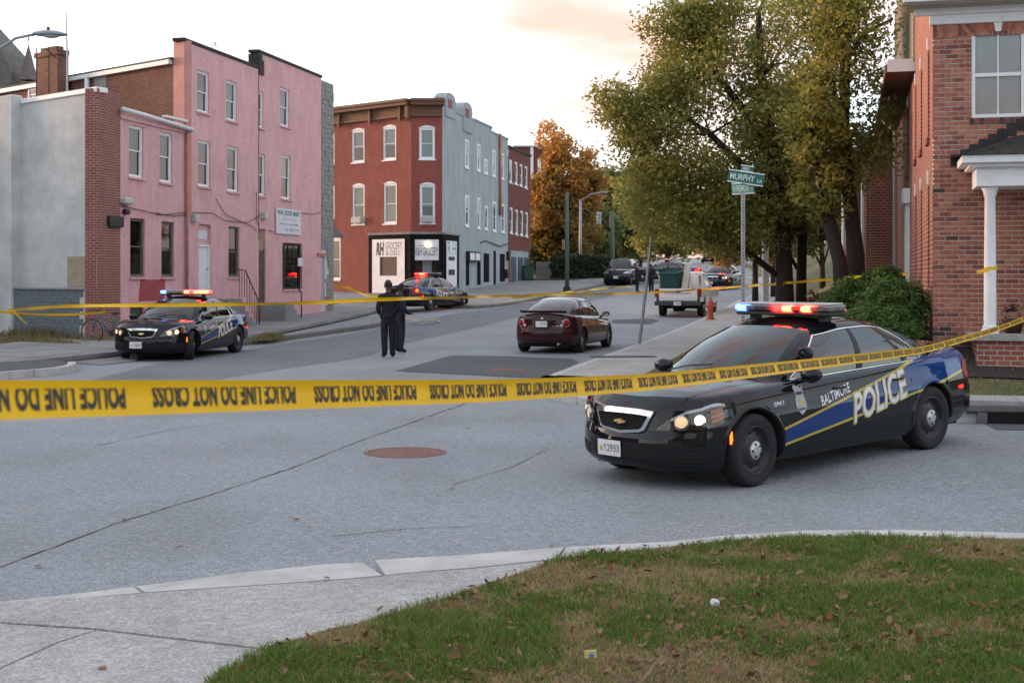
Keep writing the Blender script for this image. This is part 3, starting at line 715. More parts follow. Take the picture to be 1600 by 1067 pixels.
M_grille = mat('brown_screen', (.075, .058, .045), .7, var=.2, scale=20)
M_ink = mat('sign_black', (.02, .02, .022), .6, var=0); M_inkg = mat('sign_grey', (.16, .17, .19), .6, var=0); M_inkr = mat('sign_red', (.45, .10, .11), .6, var=0); M_inkp = mat('sign_pink', (.62, .42, .46), .6, var=0); M_inkgr = mat('sign_green', (.02, .10, .09), .6, var=0)
# ================================================================= building helpers
def wall(name, root, Fr, x0, x1, z0, z1, holes, m, depth=.13, y=0.):
    """wall sheet with openings and their reveals"""
    hs = [(max(h[0], x0), min(h[1], x1), max(h[2], z0), min(h[3], z1)) for h in holes]
    cx = sorted({x0, x1, *[h[0] for h in hs], *[h[1] for h in hs]}); cz = sorted({z0, z1, *[h[2] for h in hs], *[h[3] for h in hs]})
    mb = MB(); ix = {}; V = []; F = []
    def vid(a, b):
        if (a, b) not in ix: ix[(a, b)] = len(V); V.append((cx[a], y, cz[b]))
        return ix[(a, b)]
    for i in range(len(cx)-1):
        for j in range(len(cz)-1):
            mx_, mz_ = (cx[i]+cx[i+1])/2, (cz[j]+cz[j+1])/2
            if any(h[0] < mx_ < h[1] and h[2] < mz_ < h[3] for h in hs): continue
            F.append((vid(i, j), vid(i+1, j), vid(i+1, j+1), vid(i, j+1)))
    mb.add(V, F)
    for a, b, c, d in hs:
        q = [(a, c), (b, c), (b, d), (a, d)]
        for k in range(4):
            p, r = q[k], q[(k+1) % 4]; mb.add([(p[0], y, p[1]), (r[0], y, r[1]), (r[0], y+depth, r[1]), (p[0], y+depth, p[1])], [(3, 2, 1, 0)])
    return mb.build(name, m, root, M=Fr.local(root))
def part(name, root, Fr, m, f, smooth=False, bevel=0, parent=None):
    mb = MB(); f(mb)
    if parent is not None: return mb.build(name, m, parent, smooth, bevel=bevel)
    return mb.build(name, m, root, smooth, M=Fr.local(root), bevel=bevel)
def window(root, Fr, a, b, z0, z1, back='curt', frame=.055, y=.055, sill=True, arch=False, m=None, mid=.5, sillmat=None, cover=.55, screen=False):
    """sash window in its opening: frame, two sashes, panes, sill, blind or curtain and the dark room"""
    m = m or M_white; w_ = frame; zm = z0+(z1-z0)*mid
    wn = part('window', root, Fr, m, lambda B: (B.box(a, a+w_, y, y+.07, z0, z1), B.box(b-w_, b, y, y+.07, z0, z1), B.box(a+w_, b-w_, y, y+.07, z1-w_, z1), B.box(a+w_, b-w_, y, y+.07, z0, z0+w_)))
    def sash(B):
        for (c, d, yy) in ((zm-.02, z1-w_, y+.02), (z0+w_, zm+.02, y+.04)):
            t_ = .035; B.box(a+w_, a+w_+t_, yy, yy+.03, c, d); B.box(b-w_-t_, b-w_, yy, yy+.03, c, d); B.box(a+w_+t_, b-w_-t_, yy, yy+.03, c, c+t_); B.box(a+w_+t_, b-w_-t_, yy, yy+.03, d-t_, d)
    part('sash', root, Fr, m, sash, parent=wn)
    for c, d, yy in ((zm+.015, z1-w_-.035, y+.035), (z0+w_+.035, zm-.015, y+.055)):
        part('pane', root, Fr, M_glass, lambda B: B.add([(a+w_+.03, yy, c), (b-w_-.03, yy, c), (b-w_-.03, yy, d), (a+w_+.03, yy, d)], [(0, 1, 2, 3)]), parent=wn)
    if back in ('curt', 'blind', 'half'):
        zc = z0+.05 if back != 'half' else z0+(z1-z0)*(1-cover)
        part('blind', root, Fr, M_blind if back != 'curt' else M_curt, lambda B: B.add([(a+w_, y+.16, zc), (b-w_, y+.16, zc), (b-w_, y+.16, z1-.03), (a+w_, y+.16, z1-.03)], [(0, 1, 2, 3)]), parent=wn)
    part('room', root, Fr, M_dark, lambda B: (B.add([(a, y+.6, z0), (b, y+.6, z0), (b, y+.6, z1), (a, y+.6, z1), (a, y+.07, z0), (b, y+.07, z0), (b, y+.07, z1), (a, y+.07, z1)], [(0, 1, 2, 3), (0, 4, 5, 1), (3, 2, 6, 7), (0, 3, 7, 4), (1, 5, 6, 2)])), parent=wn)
    if sill: part('sill', root, Fr, sillmat or m, lambda B: B.box(a-.05, b+.05, -.06, y, z0-.07, z0-.003), parent=wn)
    if arch:
        def ar(B):
            n = 9; P = [(a-.04+(b-a+.08)*i/n, z1+.005+.13*math.sin(math.pi*i/n)) for i in range(n+1)]
            B.prism([(b+.04, z1+.002), (a-.04, z1+.002)]+P[1:-1], -.012, .04)
        part('arch_panel', root, Fr, m, ar, parent=wn)
    return wn
# ================================================================= pink row, left to right
D = 4.3
FP = Frame((O0+NX*D).to_tuple(), UX)                    # street front of the pink row
vv = Vector((.759, -.651, 0))
def fpt(s): p = FP.o+FP.d*s; return (p.x, p.y)
base_z = .12
# --- corner building: grey stucco flank, brick pier, pink two-storey front
sA0, sA1, sA2 = FP.s_(152.5), FP.s_(187), FP.s_(287.5)
rA = thing('corner_building', 'two-storey building with grey stucco flank, brick pier and short pink front', 'building', (*fpt(sA0), 0))
ce = Vector((*fpt(sA0), 0)); FS = Frame((ce-vv*16).to_tuple(), vv)
LS = 16.0
zt = FS.at(152, 143)[1]
wall('stucco_wall', rA, FS, 0, LS-.003, -.2, zt, [], M_stucco)
xp0, xp1 = FS.s_(12), FS.s_(34)
part('pilaster', rA, FS, M_stucco, lambda B: B.box(xp0, xp1, -.35, .02, -.2, zt+.25, bev=.04))
part('coping', rA, FS, M_white, lambda B: B.box(xp1+.05, LS-.02, -.06, .35, zt-.02, zt+.13, bev=.015))
part('coping', rA, FS, M_white, lambda B: B.box(0, xp0-.05, -.06, .35, zt-.35, zt-.2, bev=.015))
tp = FS.rect(106, 152, 401, 448); part('repair_panel', rA, FS, M_tan, lambda B: B.box(tp[0], LS-.02, -.02, .0, tp[2], tp[3]))
# concrete block plinth, block by block
zc = FS.at(140, 453)[1]
part('plinth_core', rA, FS, M_mortar, lambda B: B.box(0, LS-.35, -.235, -.003, -.2, zc-.01))
bm_ = mesh('block', *(lambda B: (B.V, B.F))(MB().box(0, .385, -.02, .10, 0, .19, bev=.008)), M_cmu)
Ml = FS.local(rA)
for r_ in range(9):
    z_ = zc-.205*(r_+1); x_ = LS-.36-(.2 if r_ % 2 else 0)
    while x_ > LS-9.5:
        x_ -= .4; o = link('block', bm_, rA, Ml @ Matrix.Translation((x_, -.24, z_+random.uniform(-.002, .002))))
part('plinth_cap', rA, FS, M_fstone, lambda B: B.box(0, LS-.33, -.30, 0, zc-.005, zc+.05, bev=.01))
# brick pier and pink front
zpier = FP.at(153, 138)[1]
part('brick_pier', rA, FP, M_pier, lambda B: B.box(sA0, sA1, -.02, .4, -.2, zpier))
part('pier_foot', rA, FP, M_pier, lambda B: B.box(sA0-.02, sA0+.62, -.16, -.021, -.2, FP.at(150, 454)[1]))
zgut = FP.at(187, 174)[1]
eW = [FP.rect(201.6, 224.1, 194.3, 275.9), FP.rect(249.4, 269.4, 205.6, 284.3), FP.rect(203.3, 226.4, 340.4, 432.9), FP.rect(252.2, 272.2, 345.7, 432.9)]
cellar = FP.rect(203, 226, 479, 503)
wall('pink_front', rA, FP, sA1, sA2, -.2, zgut, eW+[cellar], M_pink)
M_oldsash = mat('old_sash', (.16, .15, .145), .7, var=.3, scale=8)
for i, q in enumerate(eW): window(rA, FP, *q, back=('curt', 'curt', 'none', 'none')[i], m=M_white if i < 2 else M_oldsash, sillmat=M_pink, mid=.52)
part('cellar_hatch', rA, FP, M_black, lambda B: B.box(cellar[0], cellar[1], .08, .12, cellar[2], cellar[3]))
rp = FP.rect(216, 257, 437, 471); part('red_paint', rA, FP, M_redpaint, lambda B: B.add([(rp[0], -.004, rp[2]), (rp[1], -.004, rp[2]), (rp[1]+.05, -.004, rp[3]), (rp[0]+.12, -.004, rp[3])], [(0, 1, 2, 3)]))
part('gutter', rA, FP, M_alu, lambda B: B.tube([(sA1-.1, -.14, zgut+.05), (sA1+1.4, -.15, zgut+.02), (sA2+.3, -.17, zgut-.08)], .07, 10), True)
part('gutter_scrap', rA, FP, M_alu, lambda B: B.box(sA2-1.4, sA2+.1, -.1, .08, zgut+.14, zgut+.22), bevel=.02)
part('eave_course', rA, FP, M_pink, lambda B: B.box(sA1+.003, sA2-.003, -.05, -.002, zgut-.22, zgut-.06))
def roofA(B):
    a, b = sA0, sA2; B.add([(a+.25, .05, zgut), (b, .05, zgut), (b+3.2, 6, zgut+.25), (a+3.5, 6, zgut+.25)], [(0, 1, 2, 3)])
part('roof', rA, FP, M_tar, roofA)
# wall lamps and meter on the pier
part('wall_lamp', rA, FP, M_ac, lambda B: (B.box(sA1-.02, sA1+.5, -.2, -.03, *(lambda z: (z-.1, z+.1))(FP.at(190, 314)[1]), bev=.04)))
q = FP.rect(166, 188, 337, 354); part('flood_lamp', rA, FP, M_iron, lambda B: (B.box(q[0], q[1], -.12, -.03, q[2], q[3], bev=.02), B.box(q[1]+.1, q[1]+.35, -.14, -.01, q[3]+.08, q[3]+.24, bev=.03)))
# --- rear brick wing seen over the corner roof
cB = Vector((*fpt(sA2), 0)); FW = Frame((cB-vv*15).to_tuple(), vv); zw = FW.at(272, 96)[1]
sB0, sB1, sB2, sB3 = sA2, FP.s_(404), FP.s_(502), FP.s_(514)
rB = thing('pink_house', 'three-storey pink painted brick house with white door, its brick flank showing a chimney', 'building', (*fpt(sB0), 0))
xr = FW.s_(271)
wall('brick_flank', rB, FW, 0, xr, 4, zw, [], M_brown)
def flank_patch(B):
    a, b, c, d = FW.rect(148, 167, 121, 140); B.box(a, b, -.02, 0, c, d)
part('blocked_window', rB, FW, M_fstone, flank_patch)
zB = FP.at(288, 62)[1]; zB2 = FP.at(404, 80)[1]; zB3 = zB2
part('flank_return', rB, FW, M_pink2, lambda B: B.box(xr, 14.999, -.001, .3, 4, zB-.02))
part('gutter', rB, FW, M_alu, lambda B: B.box(0, xr-.05, -.16, 0, zw-.1, zw+.06), bevel=.03)
part('roof_edge', rB, FW, M_tar, lambda B: B.box(0, xr, -.12, .3, zw+.062, zw+.13))
part('vent_pipe', rB, FW, M_alu, lambda B: B.tube([(FW.s_(141), -.12, zw-2.5), (FW.s_(141), -.12, zw-.12)], .09, 10), True)
wq = FW.rect(46, 69, 139, 160); window(rB, FW, wq[0], wq[1], wq[2], wq[3], y=-.06, sill=False, back='blind')
W3 = [(308, 326.9, 108.7, 173.8), (353.2, 370.2, 124.5, 187)]; W2 = [(309.3, 328.7, 217.9, 290.6), (355, 372.3, 227.6, 298.5)]
hB = [FP.rect(*q) for q in W3+W2]; gB = FP.rect(357, 373.9, 353.6, 432.9)
dB = list(FP.rect(310.6, 329.7, 350, 466)); zd = FP.at(310.6, 382.5)[1]
wall('front', rB, FP, sB0+.001, sB1, -.2, zB-.06, hB+[gB, tuple(dB)], M_pink)
for i, q in enumerate(hB): window(rB, FP, *q, back='curt', sillmat=M_pink)
window(rB, FP, *gB, back='none', m=M_oldsash, sillmat=M_pink)
part('transom', rB, FP, M_pink, lambda B: B.box(dB[0], dB[1], .10, .14, zd, dB[3]))
part('notice', rB, FP, M_white2, lambda B: B.box(dB[0]+.15, dB[1]-.15, .085, .098, zd+.2, zd+.5))
dr_ = part('door', rB, FP, M_door_w, lambda B: B.box(dB[0]+.06, dB[1]-.06, .09, .13, dB[2], zd-.05))
part('door_frame', rB, FP, M_white, lambda B: (B.box(dB[0], dB[0]+.058, .04, .13, dB[2], zd), B.box(dB[1]-.058, dB[1], .04, .13, dB[2], zd), B.box(dB[0]+.058, dB[1]-.058, .04, .13, zd-.048, zd)))
part('handle', rB, FP, M_steel, lambda B: B.sphere((dB[1]-.14, .07, dB[2]+1.0), .035, 8, 6), parent=dr_)
part('coping', rB, FP, M_tar, lambda B: B.box(sB0-.04, sB1-.003, -.05, .4, zB-.06, zB+.06, bev=.02))
part('downpipe', rB, FP, M_rustpipe, lambda B: B.tube([(sB0+.06, -.08, .2), (sB0+.06, -.08, zgut-.15)], .055, 8), True)
part('satellite_dish', rB, FP, M_alu, lambda B: (B.lathe([(0, 0), (.12, .02), (.22, .06), (.225, .062), (.12, .03), (0, .012)], 16, Matrix.Translation((FP.s_(339), .15, zB+.35)) @ Matrix.Rotation(1.2, 4, 'X') @ Matrix.Rotation(.5, 4, 'Y')), B.tube([(FP.s_(339), .2, zB+.02), (FP.s_(339), .17, zB+.34)], .02, 6)), True)
part('roof', rB, FP, M_tar, lambda B: B.add([(sB0+.5, .35, zB-.6), (sB2-.1, .35, zB-.6), (sB2+3.9, 8, zB-1.2), (sB0+4.6, 8, zB-1.2)], [(0, 1, 2, 3)]))
# chimney of the wing
rC = None
def chim(B):
    a, b = FW.s_(80), FW.s_(114); za = FW.at(80, 90)[1]
    B.box(a, b, -.62, -.17, 6.2, za-.12); B.box(a-.05, b+.05, -.67, -.165, za-.12, za+.06); B.box(a+.2, b-.2, -.55, -.25, za+.06, za+.22)
part('chimney', rB, FW, M_brown, chim)
# --- right pink house with the food mart sign
rF = thing('pink_shop_house', 'three-storey pink painted brick house with a food mart sign', 'building', (*fpt(sB1), 0))
W3 = [(397.2, 411.7, 139.7, 197.4), (437.6, 452.3, 135.8, 196)]; W2 = [(398.5, 414.3, 238.6, 304.5), (439.7, 454.2, 241.5, 310.3)]
hF = [FP.rect(*q) for q in W3+W2]; hF = [(max(q[0], sB1+.05), q[1], q[2], q[3]) for q in hF]
dF = list(FP.rect(399.2, 414.7, 357, 474)); dF[0] = max(dF[0], sB1+.02) if dF[0] < sB1 else dF[0]; zdF = FP.at(399.2, 390)[1]
bw_ = FP.rect(442.2, 470.9, 379.7, 452)
sBm = sB1+.002
if dF[0] < sBm+.01: dF[0] = sBm+.02
wall('front', rF, FP, sBm, sB2, -.2, zB2-.06, hF+[tuple(dF), bw_], M_pink)
for i, q in enumerate(hF): window(rF, FP, *q, back=('half', 'curt', 'half', 'half')[i], sillmat=M_pink, cover=.5)
part('wall_seam', rF, FP, M_iron, lambda B: B.box(sB1-.02, sB1+.02, -.012, -.003, 3.4, zB))
part('step_end', rF, FP, M_tar, lambda B: (B.box(sB1-.03, sB1+.28, -.04, .4, zB+.062, zB2-.1), B.box(sB1-.02, sB1+.4, -.06, -.003, zB-.25, zB+.3)))
part('coping', rF, FP, M_tar, lambda B: B.box(sB1-.04, sB2+.02, -.05, .4, zB2-.06, zB2+.06, bev=.02))
part('transom', rF, FP, M_rusty, lambda B: B.box(dF[0], dF[1], .05, .1, zdF, dF[3]))
part('door', rF, FP, M_door_d, lambda B: (B.box(dF[0], dF[1], .04, .1, dF[2], zdF-.02), B.box(dF[0]+.1, dF[1]-.1, .02, .042, zdF-.9, zdF-.15)))
bwn = window(rF, FP, *bw_, back='none', m=M_iron, sillmat=M_pink, mid=.6)
def bars(B):
    for i in range(9):
        x = bw_[0]+.06+(bw_[1]-bw_[0]-.12)*i/8; B.box(x-.008, x+.008, -.05, -.034, bw_[2], bw_[3])
    for k in range(5):
        z = bw_[2]+(bw_[3]-bw_[2])*k/4; B.box(bw_[0], bw_[1], -.033, -.02, z-.012, z+.012)
    B.box(bw_[0]-.04, bw_[0]+.03, -.05, -.01, bw_[2], bw_[3]); B.box((bw_[0]+bw_[1])/2-.03, (bw_[0]+bw_[1])/2+.03, -.05, -.01, bw_[2], bw_[3])
part('window_bars', rF, FP, M_iron, bars)
sq = FP.rect(463.5, 471, 403, 416); part('notice', rF, FP, M_white2, lambda B: B.box(sq[0], sq[1], -.065, -.055, sq[2], sq[3]))
# sign board
g_ = FP.rect(429.6, 468.1, 324.6, 364.8); cx_ = (g_[0]+g_[1])/2; w_ = g_[1]-g_[0]; h_ = g_[3]-g_[2]
sg = thing('shop_sign', 'white WAC Food Mart sign fixed to the pink wall', 'sign', tuple(FP.M @ Vector((cx_, -.03, g_[2]))))
MB(Matrix.Rotation(math.atan2(UX.y, UX.x), 4, 'Z')).box(-w_/2, w_/2, -.025, .0, 0, h_).build('board', M_white2, sg)
RZ = Matrix.Rotation(math.atan2(UX.y, UX.x), 4, 'Z')
for s_, ww, hz, zz, mm, bo in (('WAC FOOD MART', .92, .19, .74, M_inkgr, .035), ('STOP SHOP SAVE', .56, .09, .54, M_inkp, .02), ('WE ACCEPT FOOD STAMPS', .76, .065, .36, M_ink, .0), ('WIC WELCOME', .58, .09, .14, M_inkg, .0)):
    text_flat(s_, w_*ww, h_*hz, RZ @ Matrix.Translation((.0 if mm != M_inkg else w_*.12, -.028, h_*zz)), bold=bo).build('lettering', mm, sg)
# conduit, lamps and wires along the wall
for P in ([(188, 322), (215, 328), (250, 336), (290, 332), (330, 333), (350, 345), (385, 348), (405, 336)], [(240, 333), (270, 338), (300, 334)], [(335, 310), (350, 335), (395, 355), (399, 362)]): part('cable', rB, FP, M_iron, lambda B: B.tube([(FP.s_(x), -.05, FP.at(x, y)[1]) for x, y in P], .012, 5), True)
for P in ([(418, 360), (428, 363)], [(470, 333), (488, 335), (500, 331)], [(399, 300), (399, 345), (402, 352)]): part('cable', rF, FP, M_iron, lambda B: B.tube([(FP.s_(x), -.05, FP.at(x, y)[1]) for x, y in P], .012, 5), True)
for x, y in ((301, 340), (410, 336)):
    z = FP.at(x, y)[1]; s0 = FP.s_(x); part('wall_lamp', rB if x < 400 else rF, FP, M_ac, lambda B: B.box(s0-.14, s0+.14, -.2, -.003, z-.15, z+.1), bevel=.03)
# steps and railings
def steps(root, s0, s1, zt_, n, m, side=.0):
    for k in range(n):
        hz = base_z+(zt_-base_z)*(n-k)/n
        part('step', root, FP, m, lambda B: B.box(s0-side*k*.3, s1+.28*k, -.32-.3*k if k else -.6, -.003, base_z-.1, hz-.001*k))
stm = M_conc2
def stair(root, s0, s1, zt_, n):
    # treads run out from the landing along the wall, away from the viewer
    part('landing', root, FP, stm, lambda B: B.box(s0-.1, s1+.15, -1.1, -.003, -.1, zt_-.03))
    for k in range(n):
        hz = base_z+(zt_-.03-base_z)*(n-k)/(n+1); a = s1+.152+.29*k
        part('step', root, FP, stm, lambda B: B.box(a, a+.29, -1.08, -.005, -.1, hz))
    return s1+.15+.29*n
e1 = stair(rF, dF[0], dF[1], dF[2], 3)
part('railing', rF, FP, M_iron, lambda B: (B.tube([(dF[1]+.1, -1.05, dF[2]+.95), (e1, -1.05, dF[2]+.35), (e1, -1.05, .1)], .025, 6), B.tube([(dF[0], -1.05, dF[2]+.95), (dF[1]+.1, -1.05, dF[2]+.95)], .025, 6)))
e2 = stair(rB, dB[0], dB[1], dB[2], 4)
def rail2(B):
    B.tube([(dB[1]-.1, -1.05, dB[2]+.98), (dB[1]+.5, -1.05, dB[2]+.95), (e2+.4, -1.05, base_z+.95), (e2+.4, -1.05, base_z)], .022, 6)
    for k in range(9):
        t_ = k/8; x = dB[1]+.0+(e2+.4-dB[1])*t_; zt2 = dB[2]+.96+(base_z-dB[2])*max(0, (t_-.25)/.75); B.tube([(x, -1.05, zt2), (x, -1.05, zt2-.95)], .011, 5)
part('railing', rB, FP, M_iron, rail2)
# --- narrow house clad in cast stone at the end of the row
rD = thing('stone_clad_house', 'narrow grey stone-clad house end beside the pink row, with a grey door', 'building', (*fpt(sB2), 0))
sD0, sD1 = sB2+.003, sB3+.5
zD = zB2-.15
dD = list(FP.rect(496, 507.5, 400, 472)); 
wall('core', rD, FP, sD0, sD1, -.2, zD, [tuple(dD)], M_mortar)
part('door', rD, FP, M_grey_d, lambda B: (B.box(dD[0], dD[1], .04, .1, dD[2], dD[3]), B.box(dD[0]+.12, dD[1]-.12, .03, .041, dD[2]+.2, dD[2]+.9), B.box(dD[0]+.12, dD[1]-.12, .03, .041, dD[2]+1.05, dD[3]-.2)))
part('lintel', rD, FP, M_rustpipe, lambda B: B.box(dD[0]-.05, dD[1]+.05, -.06, -.002, dD[3], dD[3]+.12))
rr = random.Random(8); z = -.1
while z < zD-.1:
    hh_ = rr.uniform(.14, .24) if z < 5.2 else .2; x = sD0+.01
    while x < sD1-.05:
        wd = rr.uniform(.22, .5) if z < 5.2 else .4; x2 = min(x+wd, sD1)
        if not (x2 > dD[0]-.02 and x < dD[1]+.02 and z < dD[3]+.14):
            o = part('stone', rD, FP, M_fstone, lambda B: B.box(x, x2-.012, -rr.uniform(.02, .05), -.001, z, min(z+hh_-.012, zD)))
        x = x2
    z += hh_
# end wall of the row along the side street
pe = Vector((*fpt(sD1), 0)); FE = Frame(pe.to_tuple(), -vv)
wall('end_wall', rD, FE, 0.002, 12, -.2, zD-.1, [], M_stucco2)
part('awning', rD, FE, M_white2, lambda B: B.add([(.2, -.0, 4.4), (1.8, 0, 4.4), (1.8, -.9, 3.7), (.2, -.9, 3.7)], [(0, 1, 2, 3)]))
# things on the left roofs
la = thing('antenna_mast', 'thin steel antenna mast rising from the stucco building roof', 'mast', tuple(at(105, 147, 43)))
MB().tube([(0, 0, -.5), (0, 0, 1.3), (-.04, 0, 2.6)], [.035, .03, .018], 6).build('mast', M_steel, la)
MB().box(-.05, .05, -.05, .05, -.5, -.1).build('base', M_steel, la)
lb = thing('roof_ladder', 'dark bent pipe rails beside the roof chimney', 'ladder', tuple(at(66, 150, 43.5)))
MB().tube([(-.18, 0, -.4), (-.18, 0, 1.55), (.15, .0, 1.5), (.35, .3, 1.25)], .02, 6).build('rail', M_iron, lb); MB().tube([(.08, .4, -.4), (.08, .4, 1.65), (.5, .4, 1.5), (.6, .4, 1.3)], .02, 6).build('rail', M_iron, lb)
# church far left
ch = thing('stone_church', 'grey stone church gable and small slate spire far left', 'church', tuple(at(20, 200, 95)))
k_ = 95/FPX
MB().prism([(-4, -4), (-.15, -4), (-.15, 4), (-.9, 5.6), (-4, 9)], 0, 6).build('gable_wall', M_stone, ch)
MB().box(.0, 1.7, -.2, 2, -4, 3.05).build('turret', M_stone, ch)
sp = MB().lathe([(.66, 3.45), (.0, 6.1)], 4, Matrix.Translation((.86, .7, 0)) @ Matrix.Rotation(.5, 4, 'Z')); sp.build('spire', M_slate, ch)
MB().tube([(.86, .7, 6.0), (.86, .7, 6.7)], .025, 6).sphere((.86, .7, 6.35), .06, 6, 5).build('finial', M_iron, ch)
# ================================================================= corner store
sg0 = FP.s_(691); C1 = Vector((*fpt(sg0), 0)); C2 = C1+Vector((-1.74, -.05, 0)); LR = 11.
FG = FP; gz1 = gz(C1.y)
rG = thing('corner_store', 'three-storey corner grocery, red painted brick front and grey stucco side', 'building', (C1.x, C1.y, 0))
FRr = Frame((C2-vv*LR).to_tuple(), vv); FCh = Frame(C2.to_tuple(), (C1-C2)); LC = (C1-C2).length
zR = FRr.at(640, 183)[1]; zbR = .6
wr = [FRr.rect(*q) for q in ((549.9, 569.2, 205, 254.8), (598.5, 618.8, 200, 250.8), (550.6, 569.5, 291, 351), (599.5, 619.8, 288, 350), (515.2, 532, 374, 437), (506, 522.5, 210, 258), (506, 522.5, 292, 342))]
xs0 = FRr.s_(577); zsh = FRr.at(577, 369)[1]
wall('red_front', rG, FRr, 0, LR, zbR-.4, zR, wr+[(xs0+.02, LR-.001, zbR-.4, zsh-.02)], M_red)
for i, q in enumerate(wr): window(rG, FRr, *q, back=('half', 'half', 'half', 'blind', 'curt', 'blind', 'none')[i], arch=True, y=.03, mid=.5, frame=.09)
wc = [FCh.rect(655, 679.5, 200, 249), FCh.rect(656, 679.8, 289, 349)]
wall('red_chamfer', rG, FCh, 0.001, LC-.001, zbR-.4, zR, wc+[(.02, LC-.02, zbR-.4, zsh-.02)], M_red)
for i, q in enumerate(wc): window(rG, FCh, *q, back=('blind', 'half')[i], arch=True, y=.03, frame=.1)
# window coolers
for Fr_, q in ((FRr, wr[2]), (FCh, wc[1])):
    part('window_cooler', rG, Fr_, M_ac, lambda B: (B.box(q[0]+.12, q[1]-.12, -.22, .06, q[2]+.06, q[2]+.42, bev=.02), [B.box(q[0]+.16, q[1]-.16, -.228, -.221, q[2]+.10+.04*k, q[2]+.12+.04*k) for k in range(7)]))
# cornice with brackets round both faces
for Fr_, a, b in ((FRr, 0, LR), (FCh, 0, LC)):
    part('cornice', rG, Fr_, M_wood, lambda B: (B.box(a, b, -.12, .1, zR-.001, zR+.62), B.box(a-.0, b+.12, -.55, .2, zR+.62, zR+.82), B.box(a, b+.14, -.66, .25, zR+.82, zR+.97), B.box(a, b, -.2, -.121, zR+.02, zR+.12)))
for x in [FRr.s_(p) for p in (534, 582, 629)]+[]:
    part('bracket', rG, FRr, M_wood, lambda B: B.prism([(x-.09, zR-.2), (x+.09, zR-.2), (x+.09, zR+.6), (x-.09, zR+.6)], -.3, -.121))
part('bracket', rG, FRr, M_wood, lambda B: B.box(LR-.12, LR+.1, -.4, -.125, zR-.1, zR+.6))
# grey side, stepped down towards the back
SG = [FG.s_(p) for p in (691, 712, 741, 768.5, 793.8)]
ztp = [FG.at(712, 165)[1], FG.at(741, 190)[1], FG.at(768, 201)[1], FG.at(793, 219)[1]]
def zr(p): 
    x, y, a, b = p; X0, Y0 = 500+x*.3374, 130+y*.3374
    return X0
S = lambda x0, x1, y0, y1: FG.rect(500+x0*.3374, 500+x1*.3374, 130+y0*.3374, 130+y1*.3374)
w3 = [S(672, 688, 260, 390), S(727, 741, 280, 405), S(760, 775, 350, 418), S(798, 812, 308, 430), S(838, 851, 323, 443)]
w2 = [S(672, 689, 518, 662), S(728, 741, 530, 672), S(762, 776, 568, 677), S(800, 815, 548, 685), S(840, 854, 560, 690)]
w1 = [S(675, 692, 822, 937), S(727, 745, 785, 935), S(757, 785, 788, 922), S(803, 815, 775, 972), S(832, 857, 790, 920)]
xb = FG.s_(716)
segs = [(SG[0], SG[1], ztp[0]), (SG[1], SG[2], ztp[1]), (SG[2], SG[3], ztp[2]), (SG[3], SG[4], ztp[3])]
for i, (a, b, zt_) in enumerate(segs):
    hs = [q for q in w3+w2+w1 if a < (q[0]+q[1])/2 < b]; hs = [(max(q[0], a+.05), min(q[1], b-.05), q[2], q[3]) for q in hs]
    if i == 0: hs.append((a+.02, min(xb, b)-.02, zbR-.4, zsh-.02)); 
    wall('stucco_side', rG, FG, a+.001*i, b, zbR-.4, zt_, hs, M_stucco2)
    part('parapet', rG, FG, M_stucco2, lambda B: B.box(a+.02, b-.02, -.05, .5, zt_, zt_+.14, bev=.03))
for q in w3+w2: window(rG, FG, *q, back='blind', y=-.02, frame=.1)
for i, q in enumerate(w1):
    part('shutter', rG, FG, M_iron, lambda B: (B.box(q[0], q[1], .03, .08, q[2], q[3]), [B.box(q[0]+(q[1]-q[0])*k/5-.01, q[0]+(q[1]-q[0])*k/5+.01, -.02, .029, q[2], q[3]) for k in range(1, 5)]))
q = S(675, 725, 778, 826); part('sign_box', rG, FG, M_iron, lambda B: B.box(q[0], q[1], -.25, -.02, q[2], q[3]), bevel=.02); part('sign_face', rG, FG, M_panelwht, lambda B: (B.box(q[0]+.1, q[0]+(q[1]-q[0])*.45, -.26, -.252, q[2]+.1, q[3]-.1), B.box(q[0]+(q[1]-q[0])*.55, q[1]-.1, -.26, -.252, q[2]+.1, q[3]-.1)))
for x0, x1, y0, y1 in ((578, 628, 35, 110), (660, 712, 80, 180)):
    a, b, c, d = S(x0, x1, y0, y1)
    def chm(B):
        w_ = min(b-a, 2.2); P = [(a, c-.5), (a+w_, c-.5)]+[(a+w_/2+w_/2*math.cos(math.pi*k/10), d-.45+.45*math.sin(math.pi*k/10)) for k in range(11)]
        B.prism(P, -.06, .6)
    part('round_chimney', rG, FG, M_stucco2, chm)
    part('flue', rG, FG, M_pier, lambda B: B.box(a+.5, a+1.3, -.09, -.061, d-.9, d-.4))
part('pipe', rG, FG, M_rustpipe, lambda B: B.tube([(FG.s_(779.5), -.1, FG.at(779, 337)[1]), (FG.s_(779.5), -.1, FG.at(779, 209)[1])], .1, 8), True)
part('cable', rG, FG, M_iron, lambda B: [B.tube([(FG.s_(x), -.08, FG.at(x, y)[1]) for x, y in P], .035, 5) for P in ([(749, 380), (755, 376), (765, 379), (779, 385), (795, 380)],)], True)
part('meter', rG, FG, M_iron, lambda B: [B.box(FG.s_(x)-.2, FG.s_(x)+.2, -.2, -.003, FG.at(x, y)[1]-.3, FG.at(x, y)[1]+.3) for x, y in ((789, 428), (792, 400))])
part('roof', rG, FG, M_tar, lambda B: B.add([(SG[0], .3, ztp[0]-.5), (SG[1], .3, ztp[0]-.5), (SG[4], .3, ztp[3]-.6), (SG[4], 9, ztp[3]-.6), (SG[0]+4, 9, ztp[0]-.6), (SG[0], 2, ztp[0]-.55)], [(0, 1, 2, 3, 4, 5)]))
